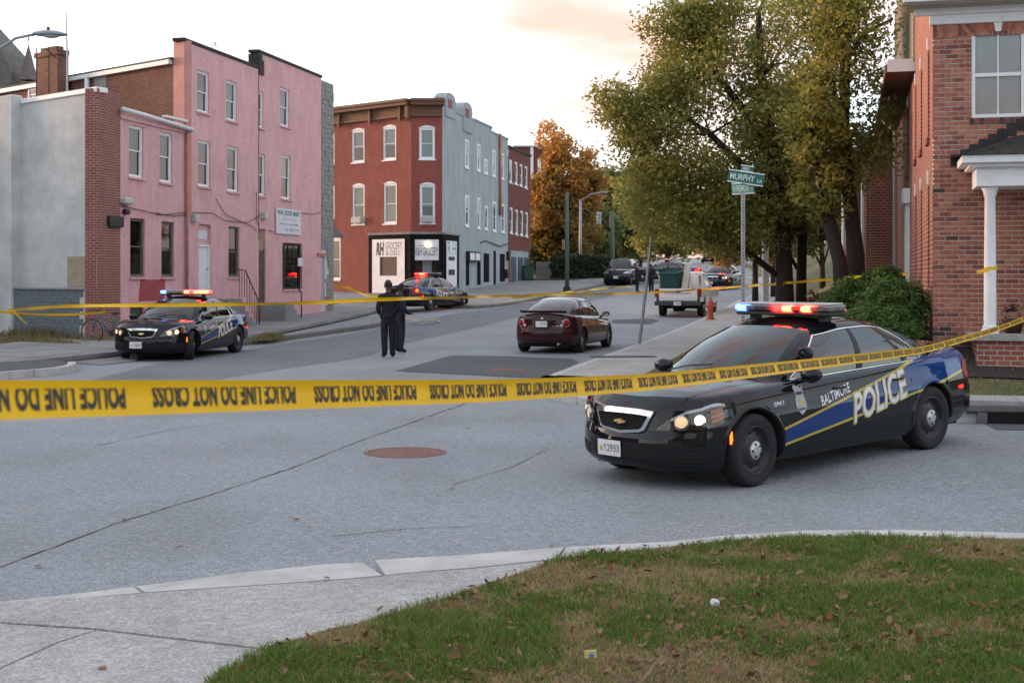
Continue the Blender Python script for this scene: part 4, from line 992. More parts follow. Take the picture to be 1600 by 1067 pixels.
# shopfront: black surround, white boards, door recess
for Fr_, a, b, nm in ((FRr, xs0, LR, 0), (FCh, 0., LC, 1), (FG, SG[0], xb, 2)):
    rp_ = part('shopfront', rG, Fr_, M_panelblk, lambda B: (B.box(a, b, -.06 if nm != 1 else -.058, .1, zsh-.45, zsh+.03), B.box(a, a+.28, -.058, .1, zbR-.3, zsh-.452), B.box(b-.3, b, -.058, .1, zbR-.3, zsh-.452)))
    part('ledge', rG, Fr_, M_fstone, lambda B: B.box(a, b+.05, -.14, .02, zsh+.032, zsh+.16, bev=.02))
    if nm != 1: part('shop_back', rG, Fr_, M_panelblk, lambda B: B.box(a+.28, b-.3, .05, .1, zbR-.3, zsh-.452))
q = FRr.rect(583.3, 634, 374.6, 455); r2 = FRr.rect(595, 622, 401.6, 431)
q = (q[0], FRr.s_(634), q[2]-.1, q[3]); r2 = (r2[0], FRr.s_(622), r2[2], r2[3])
wall('white_board', rG, FRr, q[0], q[1], q[2], q[3], [r2], M_panelwht, .05, y=-.09)
part('window_screen', rG, FRr, M_grille, lambda B: (B.box(r2[0], r2[1], -.045, -.03, r2[2], r2[3]), B.box(r2[0], r2[1], -.06, -.046, (r2[2]+r2[3])/2-.03, (r2[2]+r2[3])/2+.03)))
cxq = (q[0]+q[1])/2; wq = q[1]-q[0]
for s_, w1_, h1_, x1_, z1_, mm, bo, sh_ in (('RH', .24, .75, -.25, r2[3]+.08, M_ink, .06, .1), ('GROCERY', .5, .42, .17, r2[3]+.42, M_inkg, .01, .15), ('& DELI', .42, .3, .13, r2[3]+.08, M_inkg, .01, .15)):
    part('lettering', rG, FRr, mm, lambda B: text_flat(s_, wq*w1_, h1_, Matrix.Translation((cxq+wq*x1_, -.093, z1_)), bo, sh_, mb=B))
q = FCh.rect(648.5, 685.6, 374.6, 406.7); part('sign_board', rG, FCh, M_panelwht, lambda B: B.box(q[0], q[1], -.1, -.061, q[2], q[3]))
part('lettering', rG, FCh, M_inkg, lambda B: text_flat('R&H GROCERY', (q[1]-q[0])*.95, .48, Matrix.Translation(((q[0]+q[1])/2, -.103, q[2]+.25)), .015, mb=B))
part('lettering', rG, FCh, M_inkr, lambda B: B.box(q[0]+.1, q[0]+.75, -.104, -.101, q[2]+.8, q[2]+.84))
M_lampon = emat('shop_lamp_lit', (1., .74, .40), 1.5)
part('entrance_lamp', rG, FCh, M_lampon, lambda B: B.sphere((q[0]+.72, -.2, q[2]+.86), .11, 12, 8, (1.2, .7, .8)), True)
part('door_recess', rG, FCh, M_maroon, lambda B: (B.box(.28, LC-.3, .5, .55, zbR-.3, q[2]), B.box(.28, .32, .1, .5, zbR-.3, q[2]), B.box(LC-.34, LC-.3, .1, .5, zbR-.3, q[2])))
part('roller_shutter', rG, FCh, M_stucco2, lambda B: [B.box(.62+.13*k, .74+.13*k, .42, .48, zbR-.2, q[2]-.02) for k in range(4)])
q = FG.rect(695.7, 711.5, 376, 452); part('white_board', rG, FG, M_panelwht, lambda B: B.box(q[0], q[1], -.09, -.061, q[2], q[3]))
for (y0, y1) in ((401, 407), (421, 430)):
    p_ = FG.rect(698.5, 708, y0, y1); part('notice', rG, FG, M_ink, lambda B: B.box(p_[0], p_[1], -.1, -.091, p_[2], p_[3]))
part('lettering', rG, FG, M_inkg, lambda B: text_flat('R H', (q[1]-q[0])*.8, .75, Matrix.Translation(((q[0]+q[1])/2, -.093, FG.at(696, 398)[1])), .0, mb=B))
# ================================================================= dark brick building beyond and the far red block
sh0, sh1 = SG[4]+.05, FP.s_(829); 
rH = thing('brick_rowhouse', 'dark red brick three-storey building beyond the grey stucco side', 'building', (*fpt(sh0), 0))
w3 = [S(877, 890, 353, 460), S(902, 915, 363, 467), S(925, 938, 373, 475), S(948, 961, 383, 485)]; w2 = [S(880, 893, 575, 695), S(905, 917, 585, 700), S(928, 941, 590, 705), S(951, 963, 597, 710)]
zH = FG.at(796, 231)[1]; gq = (sh0+.8, sh1-.3, 1.0, FG.at(801, 390)[1])
wall('front', rH, FG, sh0, sh1, .8, zH, w3+w2+[gq], M_dkbrick)
for i, q in enumerate(w3+w2): window(rH, FG, *q, back='blind', y=.02, frame=.12)
part('coping', rH, FG, M_tar, lambda B: B.box(sh0, sh1+.1, -.08, .4, zH, zH+.14))
part('shop_panel', rH, FG, M_stucco2, lambda B: B.box(gq[0], gq[1], .08, .12, gq[2], gq[3]))
M_bluegate = mat('blue_grey_gate', (.055, .075, .11), .6, var=.2)
for a, b in ((.08, .3), (.42, .66), (.76, .95)):
    L_ = gq[1]-gq[0]; part('shutter', rH, FG, M_bluegate, lambda B: B.box(gq[0]+L_*a, gq[0]+L_*b, .02, .079, gq[2]+.1, gq[3]-.5))
pe = Vector((*fpt(sh1), 0)); FX = Frame(pe.to_tuple(), -vv); wall('end_wall', rH, FX, .002, 12, .8, zH-.05, [], M_dkbrick)
FE2 = Frame((*fpt(sh0-.02),), -vv)
part('body', rH, FG, M_dkbrick, lambda B: B.box(sh0, sh1-.05, .7, 10, .8, zH-.3))
rX = thing('far_block', 'red brick block with white corner trim far behind the orange tree', 'building', tuple(at(815, 240, 160)))
MB().box(-1, 4.2, 0, 8, -14, .8).build('wall', M_dkbrick, rX); MB().box(1.05, 1.4, -.1, -.002, -6, 1.0).box(-1, 4.2, -.3, 8, .8, 1.0).build('trim', M_white, rX)
for k in range(3): MB().box(1.9+k*.8, 2.3+k*.8, -.06, -.002, -2.2, -.6).build('window', M_glass if 0 else M_white, rX)
# ================================================================= brick house on the right
HC = Vector((7.2, 23.0, 0)); HD = Vector((.966, -.26, 0)); HS = Vector((.243, .970, 0))
hz0 = .80
rK = thing('brick_house', 'two-storey red brick house with white porch columns on the right', 'house', (HC.x, HC.y, 0))
FHf = Frame(HC.to_tuple(), HD); LHs = 34.; FHs = Frame((HC+HS*LHs).to_tuple(), -HS)
ztopH = FHf.at(1460, 31)[1]
wf = FHf.rect(1519, 1600.5, 52, 184); wf = (wf[0], FHf.s_(1600.5), wf[2], wf[3])
wall('front_wall', rK, FHf, 0.012, 7.5, hz0-.6, ztopH, [wf], M_mortar, .12)
# each brick of the front that the picture shows; the largest 300 are separate
M_bk = [mat('brick_red', (.40, .135, .085), .85, var=.2, scale=9, bump=.4, bscale=70), mat('brick_orange', (.48, .19, .12), .85, var=.2, scale=9, bump=.4, bscale=70), mat('brick_plum', (.26, .085, .066), .85, var=.2, scale=9, bump=.4, bscale=70), mat('brick_dark', (.085, .052, .048), .85, var=.2, scale=9, bump=.4, bscale=70)]
CW, CHh = .2135, .0815; rb = random.Random(3)
bmesh_ = {}
def brick_me(w_, k):
    key = (round(w_, 3), k)
    if key not in bmesh_: B = MB().box(0, w_-.015, -.012, .0, 0, CHh-.0155, bev=.003); bmesh_[key] = mesh('brick', B.V, B.F, M_bk[k])
    return bmesh_[key]
Mf = FHf.local(rK); rest = [MB() for _ in range(4)]; nb = 0; row = 0; z = hz0-.3
lots = []
while z < ztopH-.33:
    x = .0 if row % 2 == 0 else -CW/2
    while x < 1.92:
        x0 = max(x, 0.0); x1 = x+CW
        if x0 < wf[1] and x1 > wf[0] and z+CHh > wf[2]-.12 and z < wf[3]+.27:
            # cut against the opening
            if x0 < wf[0]-.03: x1 = wf[0]
            else: x += CW; continue
        k = rb.choices((0, 1, 2, 3), (6, 4, 2, .45))[0]
        if x1-x0 > .03: lots.append((x0, x1-x0, z, k))
        x += CW
    z += CHh; row += 1
zc0, zc1 = FHf.at(1460, 525)[1], FHf.at(1460, 70)[1]
lots.sort(key=lambda t: (0 if t[2] > hz0+.05 and t[0] < 1.7 else 1, -t[1], rb.random()))
for i, (x0, wd, z, k) in enumerate(lots):
    yo = rb.uniform(-.0025, .0025)
    if i < 296: link('brick', brick_me(wd, k), rK, Mf @ Matrix.Translation((x0, yo, z)))
    else: rest[k].box(x0, x0+wd-.015, -.012+yo, 0, z, z+CHh-.0155)
for k in range(4):
    o = rest[k].build('brickwork', M_bk[k], rK, M=Mf); o['kind'] = 'stuff'
# soldier band, splayed arch and keystone, sill course
def soldiers(B0):
    x = 0.
    while x < 1.9:
        o = part('brick', rK, FHf, M_bk[rb.choice((0, 1, 2))], lambda B: B.box(x, x+.07, -.014, 0, ztopH-.31, ztopH-.1)); x += .0815
wcx = (wf[0]+wf[1])/2
for k in range(-6, 7):
    if k == 0: continue
    x = wcx+k*.0815; t_ = k*.028
    part('brick', rK, FHf, M_bk[rb.choice((0, 1, 2))], lambda B: B.prism([(x-.034, wf[3]+.01), (x+.034, wf[3]+.01), (x+.04+t_*.9, wf[3]+.25), (x-.032+t_*.9, wf[3]+.25)], -.016, 0))
part('keystone', rK, FHf, M_white, lambda B: B.prism([(wcx-.045, wf[3]+.005), (wcx+.045, wf[3]+.005), (wcx+.085, wf[3]+.27), (wcx-.085, wf[3]+.27)], -.03, 0))
x = wf[0]-.04
while x < wf[1]+.04:
    part('brick', rK, FHf, M_bk[rb.choice((2, 3))], lambda B: B.box(x, x+.068, -.03, 0, wf[2]-.12, wf[2]-.012)); x += .08
soldiers(None)
wn = part('window', rK, FHf, M_white, lambda B: (B.box(wf[0], wf[0]+.05, .0, .08, wf[2], wf[3]), B.box(wf[1]-.05, wf[1], .0, .08, wf[2], wf[3]), B.box(wf[0]+.05, wf[1]-.05, .0, .08, wf[3]-.05, wf[3]), B.box(wf[0]+.05, wf[1]-.05, .0, .08, wf[2], wf[2]+.05)))
zm = (wf[2]+wf[3])/2
part('sash', rK, FHf, M_white, lambda B: (B.box(wf[0]+.05, wf[1]-.05, .01, .05, zm-.03, zm+.03), B.box(wcx-.012, wcx+.012, .025, .045, wf[2]+.05, zm-.03), B.box(wcx-.012, wcx+.012, .025, .045, zm+.03, wf[3]-.05)), parent=wn)
for a, b in ((wf[0]+.05, wcx-.012), (wcx+.012, wf[1]-.05)):
    for c, d in ((wf[2]+.05, zm-.03), (zm+.03, wf[3]-.05)): part('pane', rK, FHf, M_glass, lambda B: B.add([(a, .035, c), (b, .035, c), (b, .035, d), (a, .035, d)], [(0, 1, 2, 3)]), parent=wn)
M_slat = mat('blind_slat', (.85, .85, .80), .5, var=.05)
for k in range(42):
    z = wf[2]+.06+(wf[3]-wf[2]-.12)*k/42; part('slat', rK, FHf, M_slat, lambda B: B.add([(wf[0]+.06, .075, z), (wf[1]-.06, .075, z), (wf[1]-.06, .092, z+.036), (wf[0]+.06, .092, z+.036)], [(0, 1, 2, 3)]), parent=wn)
part('room', rK, FHf, M_dark, lambda B: B.box(wf[0], wf[1], .35, .4, wf[2], wf[3]), parent=wn)
# eaves
part('frieze', rK, FHf, M_white, lambda B: (B.box(-.05, 7.5, -.06, .1, ztopH-.1, ztopH+.16, bev=.01), B.box(-.3, 7.5, -.12, .0, ztopH+.06, ztopH+.17)))
part('soffit', rK, FHf, M_siding, lambda B: B.box(-.45, 7.5, -.5, .2, ztopH+.171, ztopH+.2))
part('gutter', rK, FHf, M_white, lambda B: B.box(-.5, 7.5, -.62, -.45, ztopH+.2, ztopH+.36), bevel=.03)
part('roof', rK, FHf, M_shingle, lambda B: B.add([(-.55, -.66, ztopH+.37), (7.5, -.66, ztopH+.37), (7.5, 6, ztopH+3.6), (-.55, 6, ztopH+3.6)], [(0, 1, 2, 3)]))
# left flank
hs = []
def fl_rect(px, y0, y1, wd=.95):
    s = FHs.s_(px); yy = FHs.o.y+FHs.d.y*s; return (s-wd, s, CAMH+(HOR-y1)*yy/FPX, CAMH+(HOR-y0)*yy/FPX)
for px, y0, y1 in ((1452.5, 78, 214), (1441, 108, 233), (1432, 132, 248), (1420, 165, 268), (1452.5, 288, 452), (1441, 297, 445), (1432, 306, 438)): hs.append(fl_rect(px, y0, y1, .55 if px > 1430 else .9))
wall('flank_wall', rK, FHs, 0, LHs-.001, hz0-1, ztopH+.1, hs, M_house, .12)
for i, q in enumerate(hs):
    part('blind_panel', rK, FHs, M_bk[2], lambda B: B.box(q[0], q[1], .09, .12, q[2], q[3])); part('lintel_key', rK, FHs, M_white, lambda B: B.box((q[0]+q[1])/2-.08, (q[0]+q[1])/2+.08, -.03, -.001, q[3]+.02, q[3]+.26))
    part('sill', rK, FHs, M_bk[2], lambda B: B.box(q[0]-.05, q[1]+.05, -.05, -.001, q[2]-.12, q[2]-.01))
qd = fl_rect(1421.5, 318, 440, 1.3); part('side_door', rK, FHs, M_white, lambda B: (B.box(qd[0], qd[1], -.08, -.001, qd[2], qd[3]), B.box(qd[0]-.15, qd[1]+.15, -.16, -.001, qd[3]+.003, qd[3]+.35)))
ts = LHs-6.3
part('eave', rK, FHs, M_wood, lambda B: B.box(ts-20, ts, -.55, .0, ztopH+.08, ztopH+.16)); part('gutter', rK, FHs, M_wood, lambda B: B.box(ts-20, ts-.01, -.62, -.55, ztopH+.04, ztopH+.22)); part('eave_return', rK, FHs, M_white, lambda B: B.prism([(ts, ztopH+.05), (ts+.04, ztopH+.05), (ts+.04, ztopH+.32), (ts, ztopH+.32)], -.58, .0))
for k in range(24): part('siding_board', rK, FHs, M_siding, lambda B: B.add([(ts-12, -.02, ztopH+.25+.14*k), (ts, -.02, ztopH+.25+.14*k), (ts, .0, ztopH+.385+.14*k), (ts-12, .0, ztopH+.385+.14*k), (ts-12, .02, ztopH+.25+.14*k), (ts, .02, ztopH+.25+.14*k)], [(0, 1, 2, 3), (4, 5, 1, 0)]))
part('gable', rK, FHs, M_house, lambda B: B.add([(ts+.002, .001, ztopH+.101), (LHs-.002, .001, ztopH+.101), (LHs-.002, .001, ztopH+.5), (ts+.002, .001, ztopH+3.6)], [(0, 1, 2, 3)]))
part('corner_trim', rK, FHs, M_siding, lambda B: (B.box(ts-.08, ts+.05, -.05, .05, ztopH+.25, ztopH+3.7), B.box(ts-12.05, ts-11.9, -.05, .05, ztopH+.25, ztopH+3.7)))
part('downpipe', rK, FHs, M_white, lambda B: B.tube([(LHs-15.5, -.12, 1), (LHs-15.5, -.12, ztopH-.3), (LHs-15.5, -.5, ztopH+.1)], .06, 8), True)
for t0, off, m_ in ((17.5, .9, M_house), (25, 1.5, M_dkbrick)):
    part('bay', rK, FHs, m_, lambda B: B.box(0, LHs-t0, -off, -.002, hz0-.5, ztopH-.3*off)); part('bay_door', rK, FHs, M_white, lambda B: B.box(LHs-t0-2.2, LHs-t0-1.1, -off-.06, -off-.002, 2.2, 4.6))
    part('bay_trim', rK, FHs, M_white, lambda B: (B.tube([(LHs-t0-.15, -off-.08, 1.5), (LHs-t0-.15, -off-.08, ztopH-.5)], .06, 6), B.box(0, LHs-t0+.15, -off-.3, -off+.2, ztopH-.3*off, ztopH-.3*off+.2)))
part('rear_body', rK, FHs, M_house, lambda B: B.box(0, LHs-.4, 5, 5.1, hz0-1, ztopH))
# porch
py_ = 1.15
xcol = FHf.s_(1547)-.0
def porch_pt(px, py, yo): # point on a plane yo metres in front of the wall
    Fq = Frame((HC-Vector((.26, .966, 0))*yo).to_tuple(), HD); return Fq.at(px, py)
xc1, zc1_ = porch_pt(1547, 292, py_-.2); _, zcb = porch_pt(1547, 521, py_-.2)
def column(B, x):
    r0 = .095; B.lathe([(r0*1.5, zcb), (r0*1.5, zcb+.06), (r0*1.25, zcb+.08), (r0*1.25, zcb+.12), (r0*1.05, zcb+.14), (r0*1.02, zcb+.9), (r0*.88, zc1_-.16), (r0*1.1, zc1_-.13), (r0*1.1, zc1_-.09), (r0*1.35, zc1_-.05), (r0*1.35, zc1_)], 24, Matrix.Translation((x, -py_+.2, 0)))
for xx in (xc1, xc1+.72, xc1+2.2): part('porch_column', rK, FHf, M_white, lambda B: column(B, xx), 40)
bx0 = porch_pt(1526, 270, py_)[0]
part('porch_beam', rK, FHf, M_white, lambda B: (B.box(bx0, 4.5, -py_, -.02, zc1_, zc1_+.30), B.box(bx0-.12, 4.5, -py_-.12, -.02, zc1_+.301, zc1_+.36)))
fx0 = porch_pt(1503, 250, py_+.2)[0]; zf1 = porch_pt(1503, 243, py_+.2)[1]; zf0 = zc1_+.361
part('porch_fascia', rK, FHf, M_white, lambda B: B.box(fx0, 4.5, -py_-.25, -.02, zf0, zf1), bevel=.015)
zr1 = FHf.at(1600, 203)[1]; xr1 = FHf.s_(1600)
slope = (zr1-zf1)/max(.3, (xr1-fx0))*.8
def proof(B):
    xa, xb_ = fx0-.12, xr1+.2; B.add([(xa, -py_-.3, zf1+.003), (xb_+2, -py_-.3, zf1+.003), (xb_+1, -.01, zr1+.15), (xb_-.4, -.01, zr1-.12), (xa, -.01, zf1+.08)], [(0, 1, 2, 3, 4)])
    for k in range(5):
        pass
part('porch_roof', rK, FHf, M_shingle, proof)
for k in range(9):
    x = fx0-.1+k*.15; z = zf1+.06+k*.083; part('flashing', rK, FHf, M_tar, lambda B: B.box(x, x+.155, -.035, -.013, z-.13, z+.07))
pb = porch_pt(1520, 527, py_)[0]
part('porch_slab', rK, FHf, M_conc, lambda B: B.box(xc1-.34, 4.5, -py_-.08, -.02, zcb-.11, zcb-.001), bevel=.01)
part('porch_plinth', rK, FHf, M_house, lambda B: B.box(xc1-.22, 4.5, -py_, -.02, hz0-.6, zcb-.111))
part('front_door', rK, FHf, M_white2, lambda B: B.box(2.6, 3.6, -.03, -.001, zcb, zcb+2.1))
# mulch bed
M_mulch = mat('mulch', (.045, .032, .026), .95, var=.35, scale=14, bump=.9, bscale=60)
G = []
for xx in np.linspace(-.5, 5., 14):
    row = []
    for yy in np.linspace(-1.75, -.02, 7): p = FHf.M @ Vector((xx, yy, 0)); row.append((p.x, p.y, lz(p.x, p.y)+.03))
    G.append(row)
mu = MB().grid(G).build('mulch_bed', M_mulch, None, True); tag(mu, kind='structure')
if mu.data.polygons[0].normal.z < 0: mu.data.flip_normals()
# flowers on the porch
fpx, fz_ = porch_pt(1583, 516, .7)
fpos = FHf.M @ Vector((fpx, -.7, zcb))
fl_ = thing('flower_pot', 'dark pot with red and white flowers on the porch', 'flower pot', tuple(fpos))
MB().lathe([(.0, .0), (.12, .0), (.17, .2), (.18, .24), (.15, .24), (.0, .22)], 16).build('pot', mat('dark_pot', (.06, .03, .025), .6, var=.2), fl_, True)
rf = random.Random(2); M_fl = [mat('petal_red', (.55, .03, .08), .6, var=.2), mat('petal_white', (.75, .72, .74), .6, var=.1), mat('petal_yellow', (.65, .45, .05), .6, var=.1), mat('flower_leaf', (.03, .07, .02), .6, var=.3)]
for k in range(46):
    t_ = rf.uniform(0, 6.28); r_ = rf.uniform(0, .24); z = .28+rf.uniform(0, .26)-(r_*.4); m_ = M_fl[rf.choices((0, 1, 2, 3), (3, 2, 1.5, 6))[0]]
    B = MB(); c = Vector((r_*math.cos(t_), r_*math.sin(t_), z))
    for p in range(5):
        a = 2*math.pi*p/5+rf.random(); d = Vector((math.cos(a), math.sin(a), .4))*.05; e = Vector((-math.sin(a), math.cos(a), 0))*.022; B.add([c, c+d*.6+e, c+d, c+d*.6-e], [(0, 1, 2, 3)])
    B.build('flower' if m_ is not M_fl[3] else 'leaf', m_, fl_)

# unseen row houses, added to block horizon glow and darken reflections in the near car
for i, (x0, y0, m_, lab) in enumerate(((-46, 58, M_dkbrick, 'added dark brick row house, unseen beyond the pink row'), (-40, 34, M_brown, 'added brown brick row house, unseen behind the stucco building'), (-52, 12, M_red, 'added red row house, unseen to the left of the corner'), (-26, -36, M_fstone, 'added grey row house, unseen behind the viewer at the left'), (-9, -37, M_brown, 'added brown row house, unseen behind the viewer'), (8, -38, M_fstone, 'added grey row house, unseen behind the viewer at the right'), (26, -34, M_dkbrick, 'added dark brick house, unseen behind the viewer at the far right'))):
    t = thing('added_row_house', lab, 'building', (x0, y0, 0), .3*i if i < 3 else R(90), 'added row houses outside the view')
    MB().box(-6, 6, -9, 9, -.2, 9.5).build('wall', m_, t); MB().box(-6.2, 6.2, -9.2, 9.2, 9.5, 9.8).build('roof', M_tar, t)
    for k in range(5):
        for f in range(3): MB().box(6.01, 6.05, -7.5+k*3.4, -6.4+k*3.4, 1.2+f*2.9, 2.8+f*2.9).build('window', M_curt, t)
# ================================================================= vehicles
def itp(x, T): return np.interp(x, [t[0] for t in T], [t[1] for t in T])
def S3(t): t = np.clip(t, 0, 1); return t*t*(3-2*t)
M_cblack = mat('car_black_paint', (.006, .0065, .008), .3, var=0, coat=1., spec=.0)
M_trimblk = mat('car_black_plastic', (.014, .014, .015), .55, var=.1)
M_tyre = mat('tyre_rubber', (.016, .016, .017), .85, var=.2, scale=20, bump=.2, bscale=80)
M_steelw = mat('black_steel_wheel', (.02, .02, .021), .45, var=.1, metal=.3)
M_hub = mat('hub_cap_metal', (.52, .52, .53), .35, metal=.7, var=.1, scale=30)
M_alloy = mat('alloy_wheel', (.40, .40, .41), .35, metal=.7, var=.15, scale=10)
M_chrome = mat('chrome', (.78, .79, .80), .12, metal=.95, var=0)
M_cglass = glassmat('car_glass', (.13, .15, .155), rough=.015, boost=.06)
M_cglass2 = glassmat('windscreen_glass', (.30, .37, .38), rough=.015, boost=.03)
M_lens = glassmat('lamp_lens', (.92, .92, .92), rough=.05, boost=.02)
M_amber = mat('amber_lens', (.75, .16, .02), .25, var=.1, coat=.5)
M_ambon = emat('amber_lit', (1., .09, .005), .7)
M_redl = mat('red_lens', (.34, .008, .008), .25, var=.1, spec=.3)
M_redon = emat('red_lens_lit', (1., .004, .002), 1.6)
M_hlon = emat('headlamp_lit', (1., .72, .42), .45)
M_hldim = emat('headlamp_glow', (1., .68, .42), .09)
M_hlhouse = mat('headlamp_housing', (.33, .32, .31), .25, metal=.5, var=.1)
M_plate = mat('plate_white', (.72, .72, .71), .5, var=.04)
M_plink = mat('plate_ink', (.03, .03, .035), .6, var=0)
M_gold = mat('gold_badge', (.75, .52, .20), .25, metal=.6, var=0)
M_under = mat('underbody', (.006, .006, .006), .95, var=0)
M_seat = mat('seat_cloth', (.028, .028, .031), .9, var=.1)
M_clear = glassmat('lightbar_clear', (.88, .88, .88), rough=.15, boost=.08)
M_lbgrey = mat('lightbar_reflector', (.38, .37, .36), .35, metal=.3, var=.4, scale=60)
M_lbtop = mat('lightbar_cover', (.55, .55, .56), .3, var=.1)
M_lbdark = mat('lightbar_dark', (.05, .045, .045), .4, var=.3, scale=60)
M_lbpink = mat('lightbar_red_unlit', (.42, .06, .06), .35, var=.4, scale=60)
M_lbblue = emat('lightbar_blue_lit', (.06, .20, 1.), 1.8)
M_lbred = emat('lightbar_red_lit', (1., .003, .0022), 9.)
M_lbcore = emat('lightbar_core_lit', (1., .017, .006), 14.)
M_lbamb = emat('lightbar_orange_lit', (1., .10, .004), 1.2)
M_lbgreen = emat('lightbar_teal_lit', (.06, .5, .55), .5)
M_decw = mat('decal_white', (.66, .67, .69), .4, var=.05); M_decy = mat('decal_yellow', (.48, .37, .06), .4, var=.08); M_decs = mat('decal_silver', (.42, .44, .46), .4, var=.2, scale=60)
def paintmat(name, base, coat=.9, rough=.25):
    return mat(name, base, rough, var=0, coat=coat, spec=.05)
def liverymat():
    """black paint with the blue sash and its yellow edges, laid out on the car's own length and height"""
    m, t, b, n, l = newmat('police_livery'); b.inputs['Roughness'].default_value = .3; b.inputs['Specular IOR Level'].default_value = 0; b.inputs['Coat Weight'].default_value = 1.; b.inputs['Coat IOR'].default_value = 1.42; b.inputs['Coat Roughness'].default_value = .03
    tcn = n('ShaderNodeTexCoord'); sp = n('ShaderNodeSeparateXYZ'); l(tcn.outputs['Object'], sp.inputs[0])
    def math_(op, a, b_=None, c=None):
        q = n('ShaderNodeMath'); q.operation = op
        for i, v in enumerate((a, b_, c)):
            if v is None: continue
            if isinstance(v, (int, float)): q.inputs[i].default_value = v
            else: l(v, q.inputs[i])
        return q.outputs[0]
    x, z = sp.outputs[0], sp.outputs[2]
    up = math_('SUBTRACT', math_('MULTIPLY_ADD', x, -.205, .735), z)      # >0 below the upper edge
    lo = math_('SUBTRACT', z, math_('MULTIPLY_ADD', x, -.135, .505))      # >0 above the lower edge
    ins = math_('MULTIPLY', math_('GREATER_THAN', up, 0), math_('GREATER_THAN', lo, 0))
    xr_ = math_('LESS_THAN', x, 1.10); side = math_('GREATER_THAN', math_('ABSOLUTE', sp.outputs[1]), .60)
    rear = math_('GREATER_THAN', x, -2.52)
    reg = math_('MULTIPLY', math_('MULTIPLY', ins, xr_), math_('MULTIPLY', side, rear))
    edge = math_('LESS_THAN', math_('MINIMUM', math_('ABSOLUTE', up), math_('ABSOLUTE', lo)), .0125)
    x1 = n('ShaderNodeMixRGB'); x1.inputs[1].default_value = (.008, .009, .011, 1); x1.inputs[2].default_value = (.008, .038, .16, 1); l(reg, x1.inputs[0])
    ey = math_('MULTIPLY', math_('MULTIPLY', edge, xr_), math_('MULTIPLY', side, rear))
    inz = math_('MULTIPLY', math_('GREATER_THAN', up, -.0125), math_('GREATER_THAN', lo, -.0125))
    x2 = n('ShaderNodeMixRGB'); l(x1.outputs[0], x2.inputs[1]); x2.inputs[2].default_value = (.46, .36, .05, 1); l(math_('MULTIPLY', ey, inz), x2.inputs[0])
    l(x2.outputs[0], b.inputs['Base Color']); return m
M_livery = liverymat()
CAPRICE = dict(xf=2.42, xr=-2.72, fb=.30, rb=.26, W=[(-2.74, .80), (-2.5, .86), (-2.0, .915), (-1.5, .94), (0, .945), (1.5, .935), (2.0, .905), (2.25, .86), (2.43, .80)],
    zb=[(-2.74, .30), (-2.3, .24), (-1, .20), (1.2, .20), (2.0, .19), (2.43, .21)],
    sh=[(-2.74, .98), (-2.4, 1.0), (-1.9, 1.0), (-1.0, .975), (0, .955), (.9, .935), (1.5, .915), (2.0, .875), (2.3, .83), (2.43, .80)],
    cr=[(-2.74, 1.03), (-2.62, 1.10), (-2.4, 1.105), (-1.9, 1.08), (-1, 1.05), (0, 1.05), (.9, 1.035), (1.5, .995), (2.0, .945), (2.3, .875), (2.43, .82)],
    ax=(1.505, -1.505), rw=.348, ra=.395, track=.80,
    lo=dict(xf=1.12, xr=-2.0, fb=.18, rb=.20, y=.79), hi=dict(xf=.28, xr=-1.12, fb=.10, rb=.10, y=.575, z=1.49, zf=1.44, zr=1.44),
    panes=((.05, .455), (.485, .745), (.765, .90)), body=M_livery, front=[(0, -.10), (.06, -.03), (.18, .0), (.40, .0), (.50, -.012), (.56, -.035), (.75, -.05), (.9, -.065), (.96, -.085), (1, -.13)], rear=[(0, -.10), (.1, -.02), (.3, 0), (.5, -.01), (.58, -.05), (.85, -.07), (1, -.12)])
SIDE = [(0, -.085), (.06, -.05), (.16, -.012), (.35, .0), (.55, -.004), (.66, -.006), (.72, -.022), (.86, -.045), (.95, -.07), (1, -.105)]
